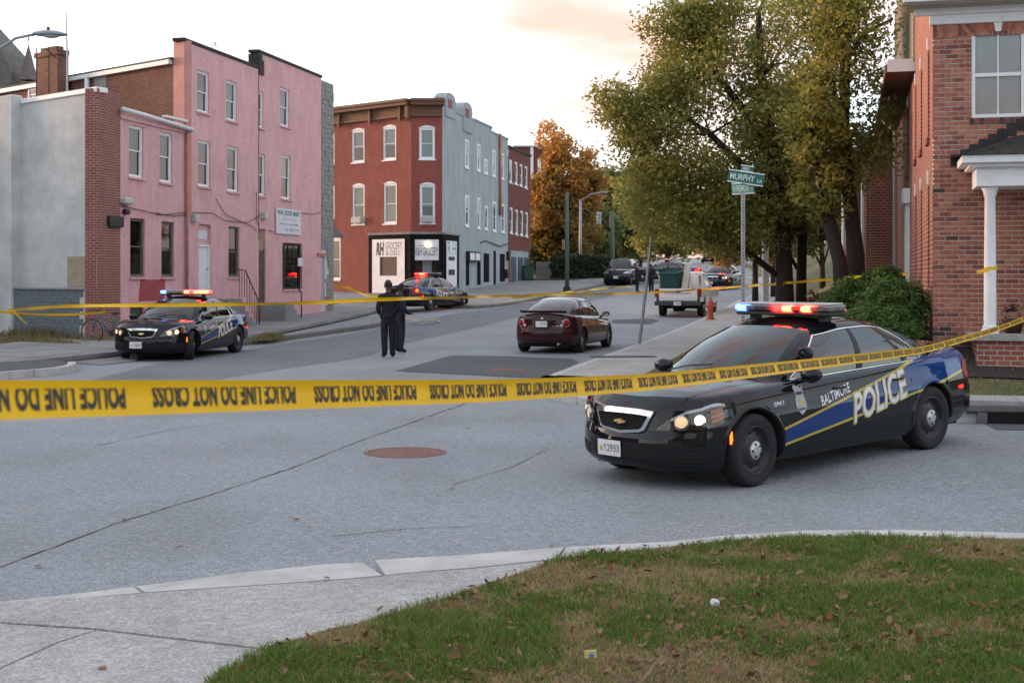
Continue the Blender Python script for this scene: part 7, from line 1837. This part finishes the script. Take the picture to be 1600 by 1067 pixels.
# far trees at the bend
far = [(1042, 128, 'olive tree behind the pickup load', [(1030, 345, 60, 50, 70), (1075, 360, 55, 40, 60), (1000, 300, 45, 45, 45)], ML_main, 0), (960, 135, 'dull green tree right of the orange tree', [(965, 300, 48, 45, 60), (985, 345, 50, 50, 60), (945, 370, 45, 45, 50), (1010, 280, 45, 28, 30)], ML_green, 0),
       (1120, 175, 'brownish tree above the distant cars', [(1120, 360, 60, 40, 70), (1165, 350, 50, 45, 60), (1080, 340, 60, 40, 60)], ML_olive, 0), (920, 118, 'green tree standing behind the clipped hedge', [(925, 360, 40, 45, 60), (900, 390, 40, 30, 40)], ML_green, 0), (850, 112, 'dark tree beside the brick row house', [(852, 370, 26, 55, 60), (840, 400, 20, 35, 30)], ML_green, 0),
       (1000, 150, 'olive tree leaning over the far parked cars', [(1000, 375, 60, 30, 60), (960, 385, 40, 30, 40)], ML_olive, 0), (1230, 160, 'far tree closing the street on the right', [(1235, 370, 60, 50, 60), (1290, 370, 60, 45, 60)], ML_olive, 0), (1350, 130, 'tree showing between the dark trunk and the house', [(1350, 350, 50, 60, 60), (1385, 390, 30, 40, 30)], ML_green, 0)]
for i, (px, yy, lab, E, m_, _) in enumerate(far):
    x = (px-800)*yy/FPX; b = (x, yy, gz(yy)+.1)
    tree('far_tree', lab, b, [[(*b, .28), (*P_(px, 410, yy), .24), (*P_(px, 340, yy), .14)]], [pxe(a, c_, yy, d, e, k) for a, c_, d, e, k in E], 55, 1.15, .26, m_, 60+i, 'trees at the far bend', 18)
yy = 110; x = (878-800)*yy/FPX; b = (x, yy, gz(yy)+.1)
tree('orange_tree', 'tall tree in orange autumn leaf beyond the row house', b, [[(*b, .3), (*P_(880, 400, yy), .26), (*P_(876, 300, yy), .18), (*P_(868, 220, yy), .06)]], [pxe(880, 300, yy, 55, 52, 110), pxe(868, 228, yy, 26, 34, 26), pxe(918, 295, yy, 30, 38, 36), pxe(848, 330, yy, 28, 60, 50), pxe(890, 370, yy, 58, 38, 60), pxe(905, 250, yy, 22, 20, 12)], 60, .95, .21, ML_orange, 70, None, 30, bias=lambda x, y, z: (z-7.0)*.06)
# clipped hedge and the wild edge behind
hd = thing('clipped_hedge', 'long dark clipped hedge on the far footway', 'hedge', (4.6, 97, gz(97)))
rH_ = np.random.default_rng(5); k = 520; u = rH_.random(k); C = np.stack([-1.6+u*4.6, .2+u*6.0+rH_.random(k)*1.2, .1+1.75*rH_.random(k)**.6], -1)
leafcloud('foliage', C, 34, .34, .11, ML_hedge, hd, 6)
MB().add([(-1.5, .5, 0), (3, 6.6, 0), (3, 7.2, 1.5), (-1.5, 1.1, 1.5)], [(0, 1, 2, 3)]).build('core', M_bark, hd)
# evergreen bushes beside the house
def bush(label, px, py, yd, rpx, rpy, k, seed, m=ML_yew):
    p = at(px, py, yd); s = yd/FPX; zb_ = lz(p.x, p.y); t = thing('evergreen_bush', label, 'bush', (p.x, p.y, zb_), 0, 'evergreen bushes beside the brick house')
    r = np.random.default_rng(seed); d = r.normal(0, 1, (k, 3)); d /= np.linalg.norm(d, axis=1)[:, None]; d *= (.55+.5*r.random(k))[:, None]; d[:, 2] = np.where(d[:, 2] < 0, d[:, 2]*.9, d[:, 2])
    C = np.stack([d[:, 0]*rpx*s, d[:, 1]*rpx*s*.8, (p.z-zb_)+d[:, 2]*rpy*s], -1); C = C[C[:, 2] > 0]
    B = MB(); rr_ = random.Random(seed)
    for q in rr_.sample(range(len(C)), 24): B.tube([(0, 0, -.1), tuple(C[q]*.5+np.array([0, 0, .1])), tuple(C[q])], [.03, .018, .006], 5)
    B.build('stems', M_bark, t); leafcloud('foliage', C, 42, .15, .038, m, t, seed, None, .2); return t
bush('large dark green bush against the brick house corner', 1395, 492, 23.6, 56, 58, 420, 81)
bush('rounded bush left of the large one, behind the light bar', 1335, 488, 25.0, 48, 50, 320, 82)
bush('reddish green low bush nearest the tree trunk', 1288, 500, 26.5, 36, 42, 200, 83, leafmat('leaves_bush_red', [(.04, .045, .014), (.10, .05, .02), (.05, .06, .02)], .5, .2))
bush('dark bush spreading behind the police car roof', 1370, 520, 22.6, 66, 40, 320, 84)
bush('pale green shrub in front of the far flank of the house', 1378, 440, 27.5, 30, 22, 120, 85)
# trees standing behind the viewer, whose reflection shows in the car windows
for i, (src, dx, dy, rz, lab) in enumerate(((TREE_B, 15.5, 8.0, 1.1, 'tree on the near side of the lane outside the view'), (TREE_A, -11, -7, 2.3, 'spreading tree behind the viewer to the left'), (TREE_B, 20.5, 19.5, .4, 'tree further along the lane outside the view'))):
    c_ = copy_tree(src); c_.location = (dx, dy, .1); c_.rotation_euler = (0, 0, rz); c_['label'] = lab; c_['group'] = 'trees behind the viewer'
# ================================================================= street furniture
M_sgreen = mat('sign_green_sheet', (.008, .13, .085), .45, var=.05); M_sgreen2 = mat('sign_pale_green', (.13, .32, .19), .45, var=.08); M_swhite = mat('sign_white_sheet', (.70, .73, .72), .45, var=.03)
b = at(1161, 432, 20.); bz = lz(b.x, b.y); 
ss = thing('street_name_sign', 'galvanised post with green Murphy Lane and N Fremont name signs', 'street sign', (b.x, b.y, bz))
hz_ = at(1161, 303, 20).z-bz
pst = MB().box(-.026, .026, -.026, .026, -.3, hz_+.02).build('post', M_steel, ss)
B = MB(); z = .2
while z < hz_-.05:
    B.lathe([(0, 0), (.009, 0)], 8, Matrix.Translation((0, -.0275, z)) @ Matrix.Rotation(R(90), 4, 'X')); z += .0508
B.build('post_holes', M_under, pst)['kind'] = 'stuff'
def name_blade(name, w_, h_, z, yaw, roll, m, rows, off=0.):
    Mx = Matrix.Translation((off, 0, z)) @ Matrix.Rotation(yaw, 4, 'Z') @ Matrix.Rotation(roll, 4, 'Y')
    p = MB().box(-w_/2, w_/2, -.006, .006, 0, h_).build(name, m, ss, M=Mx)
    MB().box(-w_/2, w_/2, -.012, .012, -.012, .004).box(-w_/2, w_/2, -.012, .012, h_-.004, h_+.012).build('edge_trim', M_swhite, p)
    for s_, x0, wd, z0, hh2 in rows:
        B = MB(); text_flat(s_, wd*w_, hh2*h_, Matrix.Translation((x0*w_, -.0085, z0*h_)), .01, mb=B); B.build('lettering', M_swhite, p)
    return p
name_blade('name_plate', .53, .165, hz_+.155, R(-8), R(9), M_sgreen, (('MURPHY', -.10, .68, .22, .55), ('LA', .39, .13, .22, .30)), .03)
name_blade('block_plate', .19, .075, hz_+.335, R(-8), R(9), M_sgreen, (('800', -.08, .5, .2, .6),), .055)
name_blade('name_plate', .36, .15, hz_+.005, R(18), R(-4), M_sgreen2, (('N FREMONT', -.09, .74, .2, .6), ('AV', .41, .12, .35, .3)), .005)
MB().box(-.03, .03, -.03, .03, hz_-.02, hz_+.02).box(-.02, .02, -.02, .02, hz_+.15, hz_+.17).build('bracket', M_steel, ss)
# leaning post on the kerb
v = onroad(998, 537, .14); top = at(1021, 338, v.y)
lp = thing('leaning_sign_post', 'bent grey sign post leaning right at the kerb', 'sign post', tuple(v))
d = top-v
MB().tube([(0, 0, -.2), tuple(d*.5+Vector((.02, 0, 0))), tuple(d)], .042, 8).build('post', M_steel, lp)
MB(Matrix.Translation(d) @ Matrix.Rotation(.11, 4, 'Y')).box(-.018, .018, -.22, .22, -.42, .05).build('sign_plate', M_iron, lp); MB(Matrix.Translation(d) @ Matrix.Rotation(.11, 4, 'Y')).box(-.03, .03, -.03, .03, .05, .12).build('cap', M_rusty, lp)
# storm drain in the lane kerb
i0 = min(range(len(Pk)), key=lambda i: (Pk[i]-Vector((6.1, 17.35))).length); i1 = min(range(len(Pk)), key=lambda i: (Pk[i]-Vector((8.3, 17.0))).length)
a_, b2_ = Pk[min(i0, i1)], Pk[max(i0, i1)]; dd_ = (b2_-a_); Ld = dd_.length; ang = math.atan2(dd_.y, dd_.x)
sdn = thing('storm_drain', 'storm drain with a stone lintel in the lane kerb behind the near car', 'storm drain', (a_.x, a_.y, gz2(a_.x, a_.y)), ang)
MB().box(-.3, Ld+.3, -.07, .5, .15, .25, bev=.015).build('lintel', M_kerb2, sdn); MB().box(.05, Ld-.05, -.055, -.03, -.02, .149).build('opening', M_under, sdn)
MB().box(0, .12, -.065, .2, -.05, .149).build('cheek', M_kerb2, sdn); MB().box(Ld-.12, Ld, -.065, .2, -.05, .149).build('cheek', M_kerb2, sdn); MB().box(.1, Ld-.1, -.75, -.07, -.02, .008).build('gutter_plate', M_patch, sdn)
# hydrant
M_hyd = mat('hydrant_orange', (.50, .11, .045), .55, var=.2, scale=8)
v = onroad(1110, 499, .15); hy = thing('fire_hydrant', 'orange fire hydrant on the footway by the pickup', 'hydrant', tuple(v))
MB().lathe([(0, 0), (.17, 0), (.17, .05), (.12, .07), (.115, .45), (.15, .47), (.15, .52), (.125, .54), (.12, .62), (.08, .72), (.035, .76), (.035, .81), (0, .81)], 20).build('barrel', M_hyd, hy, 30)
for a in (0, math.pi): MB().lathe([(0, .2), (.055, .2), (.055, .17), (.045, .1), (.045, .0)], 12, Matrix.Translation((0, 0, .5)) @ Matrix.Rotation(a, 4, 'Z') @ Matrix.Rotation(R(90), 4, 'Y')).build('nozzle', M_hyd, hy)
MB().lathe([(0, .19), (.07, .19), (.07, .16), (.06, .0)], 12, Matrix.Translation((0, 0, .42)) @ Matrix.Rotation(R(90), 4, 'X')).build('nozzle', M_hyd, hy)
# lid in the footway
v = onroad(973, 557.5, .147); o = MB().box(-.75, .75, -.28, .28, .0, .012, Matrix.Rotation(.05, 4, 'Z')).build('pavement_patch', M_patch); o.location = v; o['kind'] = 'structure'
# street lamp, upper left
M_lampgrey = mat('lamp_grey', (.30, .33, .36), .5, metal=.3, var=.1)
yl = 27.; base = at(-70, 500, yl); base.z = .1
sl = thing('street_lamp', 'grey cobra-head street lamp reaching in at the top left', 'street lamp', tuple(base))
P2 = [at(-70, 140, yl), at(-30, 96, yl), at(0, 76, yl), at(25, 60, yl), at(55, 54, yl)]
MB().tube([(0, 0, 0), (0, 0, 2), tuple(P2[0]-base)], [.12, .10, .07], 12).build('pole', M_lampgrey, sl, True)
MB().tube([p-base for p in P2], [.045, .04, .035, .03, .03], 8).build('arm', M_lampgrey, sl, True)
h0 = at(52, 53, yl)-base
def head(B):
    G = []
    for t, w_, hu, hd_ in ((0, .05, .03, .03), (.12, .10, .06, .05), (.3, .16, .085, .05), (.5, .15, .07, .04), (.65, .08, .03, .025), (.7, .02, .0, .0)):
        G.append([(h0.x+t, h0.y+w_*math.cos(a), h0.z-.03*t+(hu if math.sin(a) > 0 else hd_)*math.sin(a)) for a in np.linspace(0, 2*math.pi, 17)])
    B.grid(G)
B = MB(); head(B); B.build('lamp_head', M_lampgrey, sl, True); MB().sphere((h0.x+.36, h0.y, h0.z-.05), .12, 12, 6, (1.4, .9, .35)).build('lens', M_hub, sl, True); MB().tube([(h0.x+.3, h0.y, h0.z+.07), (h0.x+.3, h0.y, h0.z+.13)], .035, 8).build('photocell', M_iron, sl)
# far poles and signals
M_gpole = mat('green_wood_pole', (.11, .15, .125), .85, var=.25, scale=4, stretch=(4, 4, .5))
v = onroad(886, 455, .14); up_ = thing('utility_pole', 'weathered green utility pole on the far footway', 'pole', tuple(v)); ht = at(886, 300, v.y).z-v.z
MB().tube([(0, 0, -.2), (0, 0, ht)], [.13, .10], 10).build('post', M_gpole, up_, True); MB().box(-.28, -.12, -.1, .1, ht*.42, ht*.52).build('box', M_rusty, up_); MB().lathe([(0, .25), (.2, .25), (.24, 0)], 12).build('base', M_iron, up_)
yv = 103.; v = at(907, 418, yv); fl2 = thing('street_lamp', 'far street lamp with a long arm over the road', 'street lamp', (v.x, v.y, gz(yv)))
z0 = gz(yv); MB().tube([(0, 0, 0), (0, 0, at(907, 312, yv).z-z0)], [.13, .09], 8).build('pole', M_lampgrey, fl2, True)
MB().tube([(0, 0, at(907, 314, yv).z-z0), (.8, 0, at(925, 304, yv).z-z0), (1.75, 0, at(943, 300, yv).z-z0)], .05, 6).build('arm', M_lampgrey, fl2, True); MB().box(1.6, 2.1, -.12, .12, at(943, 301, yv).z-z0-.05, at(943, 301, yv).z-z0+.06, bev=.03).build('lamp_head', M_lampgrey, fl2)
v = onroad(957, 441, .1); p2 = thing('signal_pole', 'olive signal pole at the far kerb', 'pole', tuple(v)); MB().tube([(0, 0, 0), (0, 0, at(957, 330, v.y).z-v.z)], [.17, .12], 8).build('post', M_gpole, p2, True)
MB().tube([at(957, 345, v.y)-v, at(1000, 352, v.y)-v, at(1045, 335, v.y)-v], .02, 5).build('span_wire', M_iron, p2); MB().tube([at(957, 345, v.y)-v, at(930, 335, v.y)-v, at(905, 322, v.y+5)-v], .02, 5).build('span_wire', M_iron, p2)
for i, (px, py, lab) in enumerate(((936, 341, 'pale traffic signal head hanging left of the far junction'), (956, 346, 'dull traffic signal head beside the signal pole'), (1042, 345, 'traffic signal head hanging near the leaning post top'))):
    c0 = at(px, py, 100); ts = thing('traffic_signal', lab, 'traffic signal', tuple(c0), 0, 'traffic signals at the far junction')
    MB().box(-.17, .17, -.12, .12, -.45, .45, bev=.04).build('housing', M_stucco if i == 0 else M_rusty, ts)
    for k in range(3): MB().lathe([(0, .02), (.1, .02), (.11, 0)], 12, Matrix.Translation((0, -.13, -.28+.28*k)) @ Matrix.Rotation(R(90), 4, 'X')).build('lens', M_lbgrey, ts)
# white posts on the right footway
for px, y0, y1, yy, w_, lab, m_ in ((1196, 380, 470, 40., .085, 'white square post on the right footway behind the sign post', M_white), ):
    x = (px-800)*yy/FPX; zb_ = lz(x, yy); zt_ = at(px, y0, yy).z; t = thing('white_post', lab, 'post', (x, yy, zb_)); MB().box(-w_, w_, -w_, w_, -.2, zt_-zb_).build('post', m_, t); MB().box(-w_*1.3, w_*1.3, -w_*1.3, w_*1.3, zt_-zb_, zt_-zb_+.05).build('cap', m_, t)
# wheelie bin and fence by the row house
M_bin = mat('bin_green', (.012, .085, .045), .5, var=.15)
v = at(826, 456, 97.); t = thing('wheelie_bin', 'green wheelie bin standing beside the brick row house', 'bin', (v.x, 97., gz(97)+.12))
MB().add([(-.32, -.35, .08), (.32, -.35, .08), (.32, .35, .08), (-.32, .35, .08), (-.4, -.42, 1.0), (.4, -.42, 1.0), (.4, .42, 1.0), (-.4, .42, 1.0)], [(0, 1, 5, 4), (1, 2, 6, 5), (2, 3, 7, 6), (3, 0, 4, 7)]).build('tub', M_bin, t); MB().box(-.43, .43, -.46, .46, 1.0, 1.08, bev=.03).build('lid', M_bin, t)
for s_ in (-.3, .3): MB().lathe([(0, -.04), (.12, -.04), (.12, .04), (0, .04)], 12, Matrix.Translation((s_, .38, .12)) @ Matrix.Rotation(R(90), 4, 'Y')).build('wheel', M_tyre, t)
t = thing('board_fence', 'short grey board fence between the row house and the hedge', 'fence', (1.9, 101, gz(101)+.1))
for k in range(9): MB().box(-.1+.17*k, .05+.17*k, -.015, .015, 0, 1.3).build('board', M_fstone, t)
# ---------------------------------------------------------------- bicycle by the pier
M_bike = mat('bike_teal', (.02, .13, .19), .35, var=.1, coat=.5)
c0 = at(171, 529, 38.0); c0.z = gz(38)+.06; bk = thing('bicycle', 'teal bicycle standing by the brick pier', 'bicycle', tuple(c0), R(-14))
for x in (-.55, .55):
    wq = MB().lathe([(.335+.016*math.cos(a), .016*math.sin(a)) for a in [2*math.pi*k/8 for k in range(9)]], 36, Matrix.Translation((x, 0, .35)) @ Matrix.Rotation(R(90), 4, 'X')).build('wheel', M_tyre, bk, True)
    MB().lathe([(.31+.008*math.cos(a), .01*math.sin(a)) for a in [2*math.pi*k/6 for k in range(7)]], 36, Matrix.Translation((x, 0, .35)) @ Matrix.Rotation(R(90), 4, 'X')).build('rim', M_alloy, wq, True)
    B = MB()
    for k in range(14): a = 2*math.pi*k/14; B.tube([(x, 0, .35), (x+.31*math.cos(a), 0, .35+.31*math.sin(a))], .002, 4, False)
    B.build('spokes', M_alloy, wq)['kind'] = 'stuff'
fr = lambda *p: MB().tube([(a, 0, z) for a, z in p], .019, 8).build('frame_tube', M_bike, bk, True)
fr((-.36, .86), (-.05, .33)); fr((-.36, .86), (-.42, .72), (-.55, .35)) if 0 else None
fr((-.33, .80), (.06, .30)); fr((.06, .30), (.24, .84)) if 0 else None
fr((.10, .32), (.17, .85)); fr((.10, .32), (.55, .35)); fr((.16, .74), (.55, .35)); fr((-.36, .88), (-.40, .72), (-.55, .35)); fr((-.34, .82), (.14, .60)); 
MB().box(.06, .30, -.06, .06, .86, .91, bev=.02).build('saddle', M_trimblk, bk); MB().tube([(-.46, -.28, .98), (-.36, -.1, .97), (-.35, 0, .94), (-.36, .1, .97), (-.46, .28, .98)], .013, 6).build('handlebar', M_trimblk, bk, True); MB().tube([(-.36, 0, .86), (-.35, 0, .95)], .015, 6).build('stem', M_trimblk, bk)
MB().lathe([(.0, -.01), (.09, -.01), (.09, .01), (0, .01)], 18, Matrix.Translation((.10, -.04, .32)) @ Matrix.Rotation(R(90), 4, 'X')).build('chainring', M_trimblk, bk)
# ================================================================= people
M_unif = mat('uniform_black', (.008, .009, .012), .85, var=.2, scale=9, bump=.4, bscale=25); M_unif2 = mat('uniform_navy', (.012, .016, .034), .85, var=.2, scale=9, bump=.4, bscale=25)
M_skin = mat('skin_brown', (.12, .062, .042), .55, var=.08); M_skin2 = mat('skin_light', (.42, .25, .19), .55, var=.08); M_hair = mat('hair_black', (.010, .009, .009), .8, var=.3, scale=40); M_hairg = mat('hair_grey', (.35, .33, .31), .8, var=.3, scale=40); M_shoe = mat('shoe_black', (.010, .010, .011), .35, var=.1)
def person(label, loc, yaw, h, pose, mu, ms, mh, duty=True, coat=False):
    """one continuous skinned body; local +y is where the person faces"""
    J = dict(pel=((0, 0, .95), .158), wst=((0, 0, 1.09), .158), cst=((0, .01, 1.29), .182), uch=((0, -.01, 1.42), .135), nck=((0, 0, 1.52), .055), hd0=((0, .025, 1.60), .068), hd1=((0, .03, 1.68), .088), hd2=((0, .02, 1.765), .06))
    for s_, k in ((-1, 'l'), (1, 'r')):
        J['sh'+k] = ((.19*s_, -.01, 1.43), .085); J['el'+k] = ((.245*s_, -.02, 1.15), .068); J['wr'+k] = ((.20*s_, .17, 1.04), .038); J['hn'+k] = ((.17*s_, .25, 1.05), .042)
        J['hp'+k] = ((.09*s_, 0, .90), .118); J['kn'+k] = ((.095*s_, .02, .50), .088); J['an'+k] = ((.09*s_, -.02, .11), .072); J['to'+k] = ((.11*s_, .15, .045), .045)
    for k, p in pose.items(): J[k] = (p, J[k][1])
    Ed = [('pel', 'wst'), ('wst', 'cst'), ('cst', 'uch'), ('uch', 'nck'), ('nck', 'hd0'), ('hd0', 'hd1'), ('hd1', 'hd2')]
    for k in 'lr': Ed += [('uch', 'sh'+k), ('sh'+k, 'el'+k), ('el'+k, 'wr'+k), ('wr'+k, 'hn'+k), ('pel', 'hp'+k), ('hp'+k, 'kn'+k), ('kn'+k, 'an'+k), ('an'+k, 'to'+k)]
    nm = list(J); me = bpy.data.meshes.new('t'); me.from_pydata([J[k][0] for k in nm], [(nm.index(a), nm.index(b)) for a, b in Ed], []); o = bpy.data.objects.new('t', me); COL.objects.link(o)
    sk = o.modifiers.new('s', 'SKIN'); sk.use_smooth_shade = True; sb = o.modifiers.new('b', 'SUBSURF'); sb.levels = 2; sb.render_levels = 2
    for i, k in enumerate(nm):
        q = me.skin_vertices[0].data[i]; r_ = J[k][1]; q.radius = (r_, r_*.74) if k in ('pel', 'wst', 'cst', 'uch') else (r_, r_); q.use_root = (k == 'pel')
    bm = bpy.data.meshes.new_from_object(o.evaluated_get(bpy.context.evaluated_depsgraph_get())); bpy.data.objects.remove(o); bpy.data.meshes.remove(me)
    root = thing('person', label, 'person', loc, yaw); root.scale = (h/1.80,)*3
    for m_ in (mu, ms, M_shoe): bm.materials.append(m_)
    hands = [Vector(J['hn'+k][0]) for k in 'lr']; wr_ = [Vector(J['wr'+k][0]) for k in 'lr']; feet = max(J['anl'][0][2], .11)
    for p in bm.polygons:
        c = p.center; mi = 0
        if c.z > 1.545: mi = 1
        elif any((c-w_).dot(h_-w_) > .004 and (c-h_).length < .13 for w_, h_ in zip(wr_, hands)): mi = 1
        elif c.z < .085: mi = 2
        p.material_index = mi
    bm.polygons.foreach_set('use_smooth', np.ones(len(bm.polygons), bool)); link('body', bm, root)
    hc = Vector(J['hd1'][0])
    G = []
    for i in range(7):
        a = 1.75*i/6; G.append([(hc.x+.100*math.sin(a)*math.cos(t), hc.y-.012+.112*math.sin(a)*math.sin(t), hc.z+.012+.118*math.cos(a)) for t in np.linspace(0, 2*math.pi, 21)])
    # leave the face free: pull the front of the cap up
    G = [[(x, y, z+max(0, (y-hc.y)*1.0)) for x, y, z in r] for r in G]
    MB().grid(G, flip=True).build('hair', mh, root, True)
    for s_ in (-1, 1): MB().sphere((hc.x+.092*s_, hc.y, hc.z-.01), .022, 8, 6, (.5, 1, 1.5)).build('ear', ms, root, True); MB().sphere((hc.x+.034*s_, hc.y+.082, hc.z+.0), .011, 8, 6).build('eye', M_hub, root, True)
    MB().add([(hc.x-.014, hc.y+.078, hc.z-.035), (hc.x+.014, hc.y+.078, hc.z-.035), (hc.x, hc.y+.112, hc.z-.032), (hc.x, hc.y+.080, hc.z+.012)], [(0, 2, 3), (2, 1, 3), (0, 1, 2)]).build('nose', ms, root); MB().box(hc.x-.022, hc.x+.022, hc.y+.066, hc.y+.076, hc.z-.062, hc.z-.054).build('mouth', M_maroon, root)
    # five fingers on each hand
    for s_, h_, w_ in zip((-1, 1), hands, wr_):
        d = (h_-w_).normalized(); sdv = Vector((1, 0, 0)); up2 = d.cross(sdv).normalized(); sdv = up2.cross(d).normalized(); B = MB()
        for k, ln in enumerate((.062, .072, .068, .05)):
            o_ = h_+d*.02+sdv*(-.027+.018*k); B.tube([o_, o_+d*ln*.5-up2*.006*0, o_+d*ln*.8+up2*.02, o_+d*ln*.85+up2*.04], [.009, .0088, .008, .006], 6)
        o_ = h_-d*.01-sdv*.03*s_; B.tube([o_, o_+d*.025-sdv*.02*s_, o_+d*.05-sdv*.012*s_], [.011, .01, .007], 6); fg = B.build('fingers', ms, root, True)
    if duty:
        MB().lathe([(.168, .985), (.182, .985), (.182, 1.04), (.168, 1.04)], 24, Matrix.Scale(.80, 4, (0, 1, 0))).build('duty_belt', M_shoe, root)
        MB().box(.16, .205, -.06, .04, .82, 1.02, bev=.012).build('holster', M_shoe, root); MB().box(-.205, -.165, -.05, .03, .93, 1.05, bev=.01).build('radio', M_shoe, root); MB().box(-.06, .0, -.15, -.115, .95, 1.04, bev=.01).build('pouch', M_shoe, root)
    if coat:
        MB().lathe([(.19, .80), (.17, 1.0), (.16, 1.1), (.165, 1.2)], 20, Matrix.Scale(.75, 4, (0, 1, 0))).build('coat_skirt', mu, root, True)
    return root
v = onroad(607, 559.5); person('officer in black uniform standing in the road with back turned', tuple(v), R(12), 1.88, {'tor': (.13, .17, .045), 'anr': (.10, .03, .11)}, M_unif, M_skin, M_hair)
v = onroad(624, 552); person('officer in navy half hidden behind the nearer officer', tuple(v), R(-50), 1.78, {}, M_unif2, M_skin, M_hair)
v = onroad(995.5, 457.2); person('distant officer in dark uniform with grey hair beside the parked car', tuple(v), R(-80), 1.70, {}, M_unif2, M_skin2, M_hairg)
v = onroad(1017.5, 457.0); person('distant person in dark clothing left of the pickup', tuple(v), R(150), 1.62, {}, M_unif, M_skin, M_hair, coat=True)
# ================================================================= police tape
M_tape = mat('tape_yellow', (.86, .50, .004), .45, var=.06, scale=3, spec=.3); M_tapei = mat('tape_ink', (.012, .011, .010), .5, var=0)
def tape(label, pts, w_=.076, up=None, text=True, period=.66, tw=.57, start=0., rest=None, group='police tape', sag=0., twist=None, name='police_tape'):
    P = [Vector(p) for p in pts]; Q = []
    for i in range(len(P)-1):
        p0, p1, p2, p3 = P[max(i-1, 0)], P[i], P[i+1], P[min(i+2, len(P)-1)]; k = max(4, int((p2-p1).length/.15)) if (p2-p1).length < 30 else 60
        for j in range(k):
            t = j/k; Q.append(.5*((2*p1)+(p2-p0)*t+(2*p0-5*p1+4*p2-p3)*t*t+(3*p1-p0-3*p2+p3)*t**3))
    Q.append(P[-1]); cum = [0]
    for a, b in zip(Q[:-1], Q[1:]): cum.append(cum[-1]+(b-a).length)
    Lt = cum[-1]; X = np.array(cum); QA = np.array([tuple(q) for q in Q])
    def fr_(u):
        p = Vector([np.interp(u, X, QA[:, k]) for k in range(3)]); q = Vector([np.interp(u+.05, X, QA[:, k]) for k in range(3)]); q0 = Vector([np.interp(u-.05, X, QA[:, k]) for k in range(3)])
        d = (q-q0).normalized(); a = twist(u, Lt) if twist else 0.; upv = Vector((0, 0, 1)); sdv = d.cross(upv).normalized(); upv = sdv.cross(d).normalized()
        return p, d, upv*math.cos(a)+sdv*math.sin(a), sdv*math.cos(a)-upv*math.sin(a)
    root = thing(name, label, 'police tape', tuple(Q[0]), 0, group); o0 = Q[0]
    G = []
    for u in X:
        p, d, upv, sdv = fr_(u); G.append([p-o0+upv*(w_*(k/4-.5))+sdv*(.010*((k/4-.5)*2)**3 if k == 4 else 0)*(w_/.076) for k in range(5)])
    rb_ = MB().grid(G).build('ribbon', M_tape, root, True)
    if text:
        V, F, W_ = text_mesh('POLICE LINE DO NOT CROSS', .042, 0., 1.08); u = start
        while u+tw < Lt:
            VV = []; cache = {}
            for a, b in V:
                uu = u+tw*(1-a/W_); key = round(uu, 3)
                if key not in cache: cache[key] = fr_(uu)
                p, d, upv, sdv = cache[key]; VV.append(p-o0+upv*(w_*.42-b*w_*.72)+sdv*.0016)
            MB().add(VV, F).build('lettering', M_tapei, root); u += period
    return root
def tz_(px): return 2.6*1760/(1760-px)
pts = [at(px, py, tz_(px)) for px, py in ((-330, 636), (0, 625.5), (200, 622), (400, 618), (600, 614), (800, 609), (1000, 598), (1100, 588), (1200, 577), (1300, 565), (1400, 552.5))]+[at(1446, 545.5, 14.5), at(1500, 531, 16.4), at(1560, 513, 19.0), at(1650, 480, 21.6)]
tape('foreground yellow police line tape stretched right across the view', pts, twist=lambda u, L_: -.22+.10*math.sin(u*.7), start=.24)
def far_tape(lab, P, w_=.076, name='police_tape', text=False): return tape(lab, [at(*p) for p in P], w_, text=text, name=name, twist=lambda u, L_: .5*math.sin(u*.9)+.3*math.sin(u*2.3))
far_tape('thin yellow tape strung from the block wall past the officers to the pickup', [(12, 485, 34), (90, 479, 31.6), (180, 477.5, 30.5), (330, 476, 30.3), (480, 473, 30.5), (608, 467.5, 31.2), (720, 464.5, 36), (850, 461, 44), (960, 459, 50), (1050, 455.5, 53.5), (1090, 452, 55)], .085)
far_tape('yellow tape on the slack line along the block wall', [(-20, 486, 36), (60, 491, 36.5), (120, 491, 37), (165, 487, 38.2)], .07)
far_tape('loose diagonal end of yellow tape by the block wall', [(17, 482, 36.2), (30, 495, 36.1), (42, 506, 36)], .09)
far_tape('yellow tape from the stone-clad house to the corner store', [(512, 444, 58.5), (540, 448, 60), (575, 462, 64), (606, 461, 67), (640, 452, 70)], .12)
far_tape('yellow tape from the pickup past the far police car to the trees', [(1092, 452, 55), (1130, 450, 52), (1165, 447, 46), (1226, 443, 35.6)], .085)
far_tape('yellow tape from the large tree trunk to the house flank', [(1228, 442, 35.6), (1290, 437, 33), (1360, 431.5, 31), (1418, 427.5, 30.6)], .07)
far_tape('yellow tape along the far kerb behind the saloon car', [(800, 466, 62), (850, 461, 66), (900, 455, 76), (1000, 446, 90)], .1)
# tape lying on the kerb corner
v = [onroad(px, py, .17) for px, py in ((612, 495), (640, 497), (655, 501), (672, 500), (684, 497))]
tape('strip of yellow tape lying on the kerb corner', [tuple(q) for q in v], .12, text=False, twist=lambda u, L_: 1.3)
# wrap on the porch column
wc = FHf.M @ Vector((xc1, -py_+.2, zcb)); zt2 = at(1547, 424, (FHf.M @ Vector((xc1, -py_+.2, 0))).y).z
P3 = [(wc.x+.10*math.cos(a), wc.y+.10*math.sin(a), zt2+.01*a) for a in np.linspace(-.2, 5.6, 16)]+[(wc.x-.25, wc.y-.1, zt2-.02)]
tape('yellow tape wrapped round the white porch column', P3, .05, text=False)
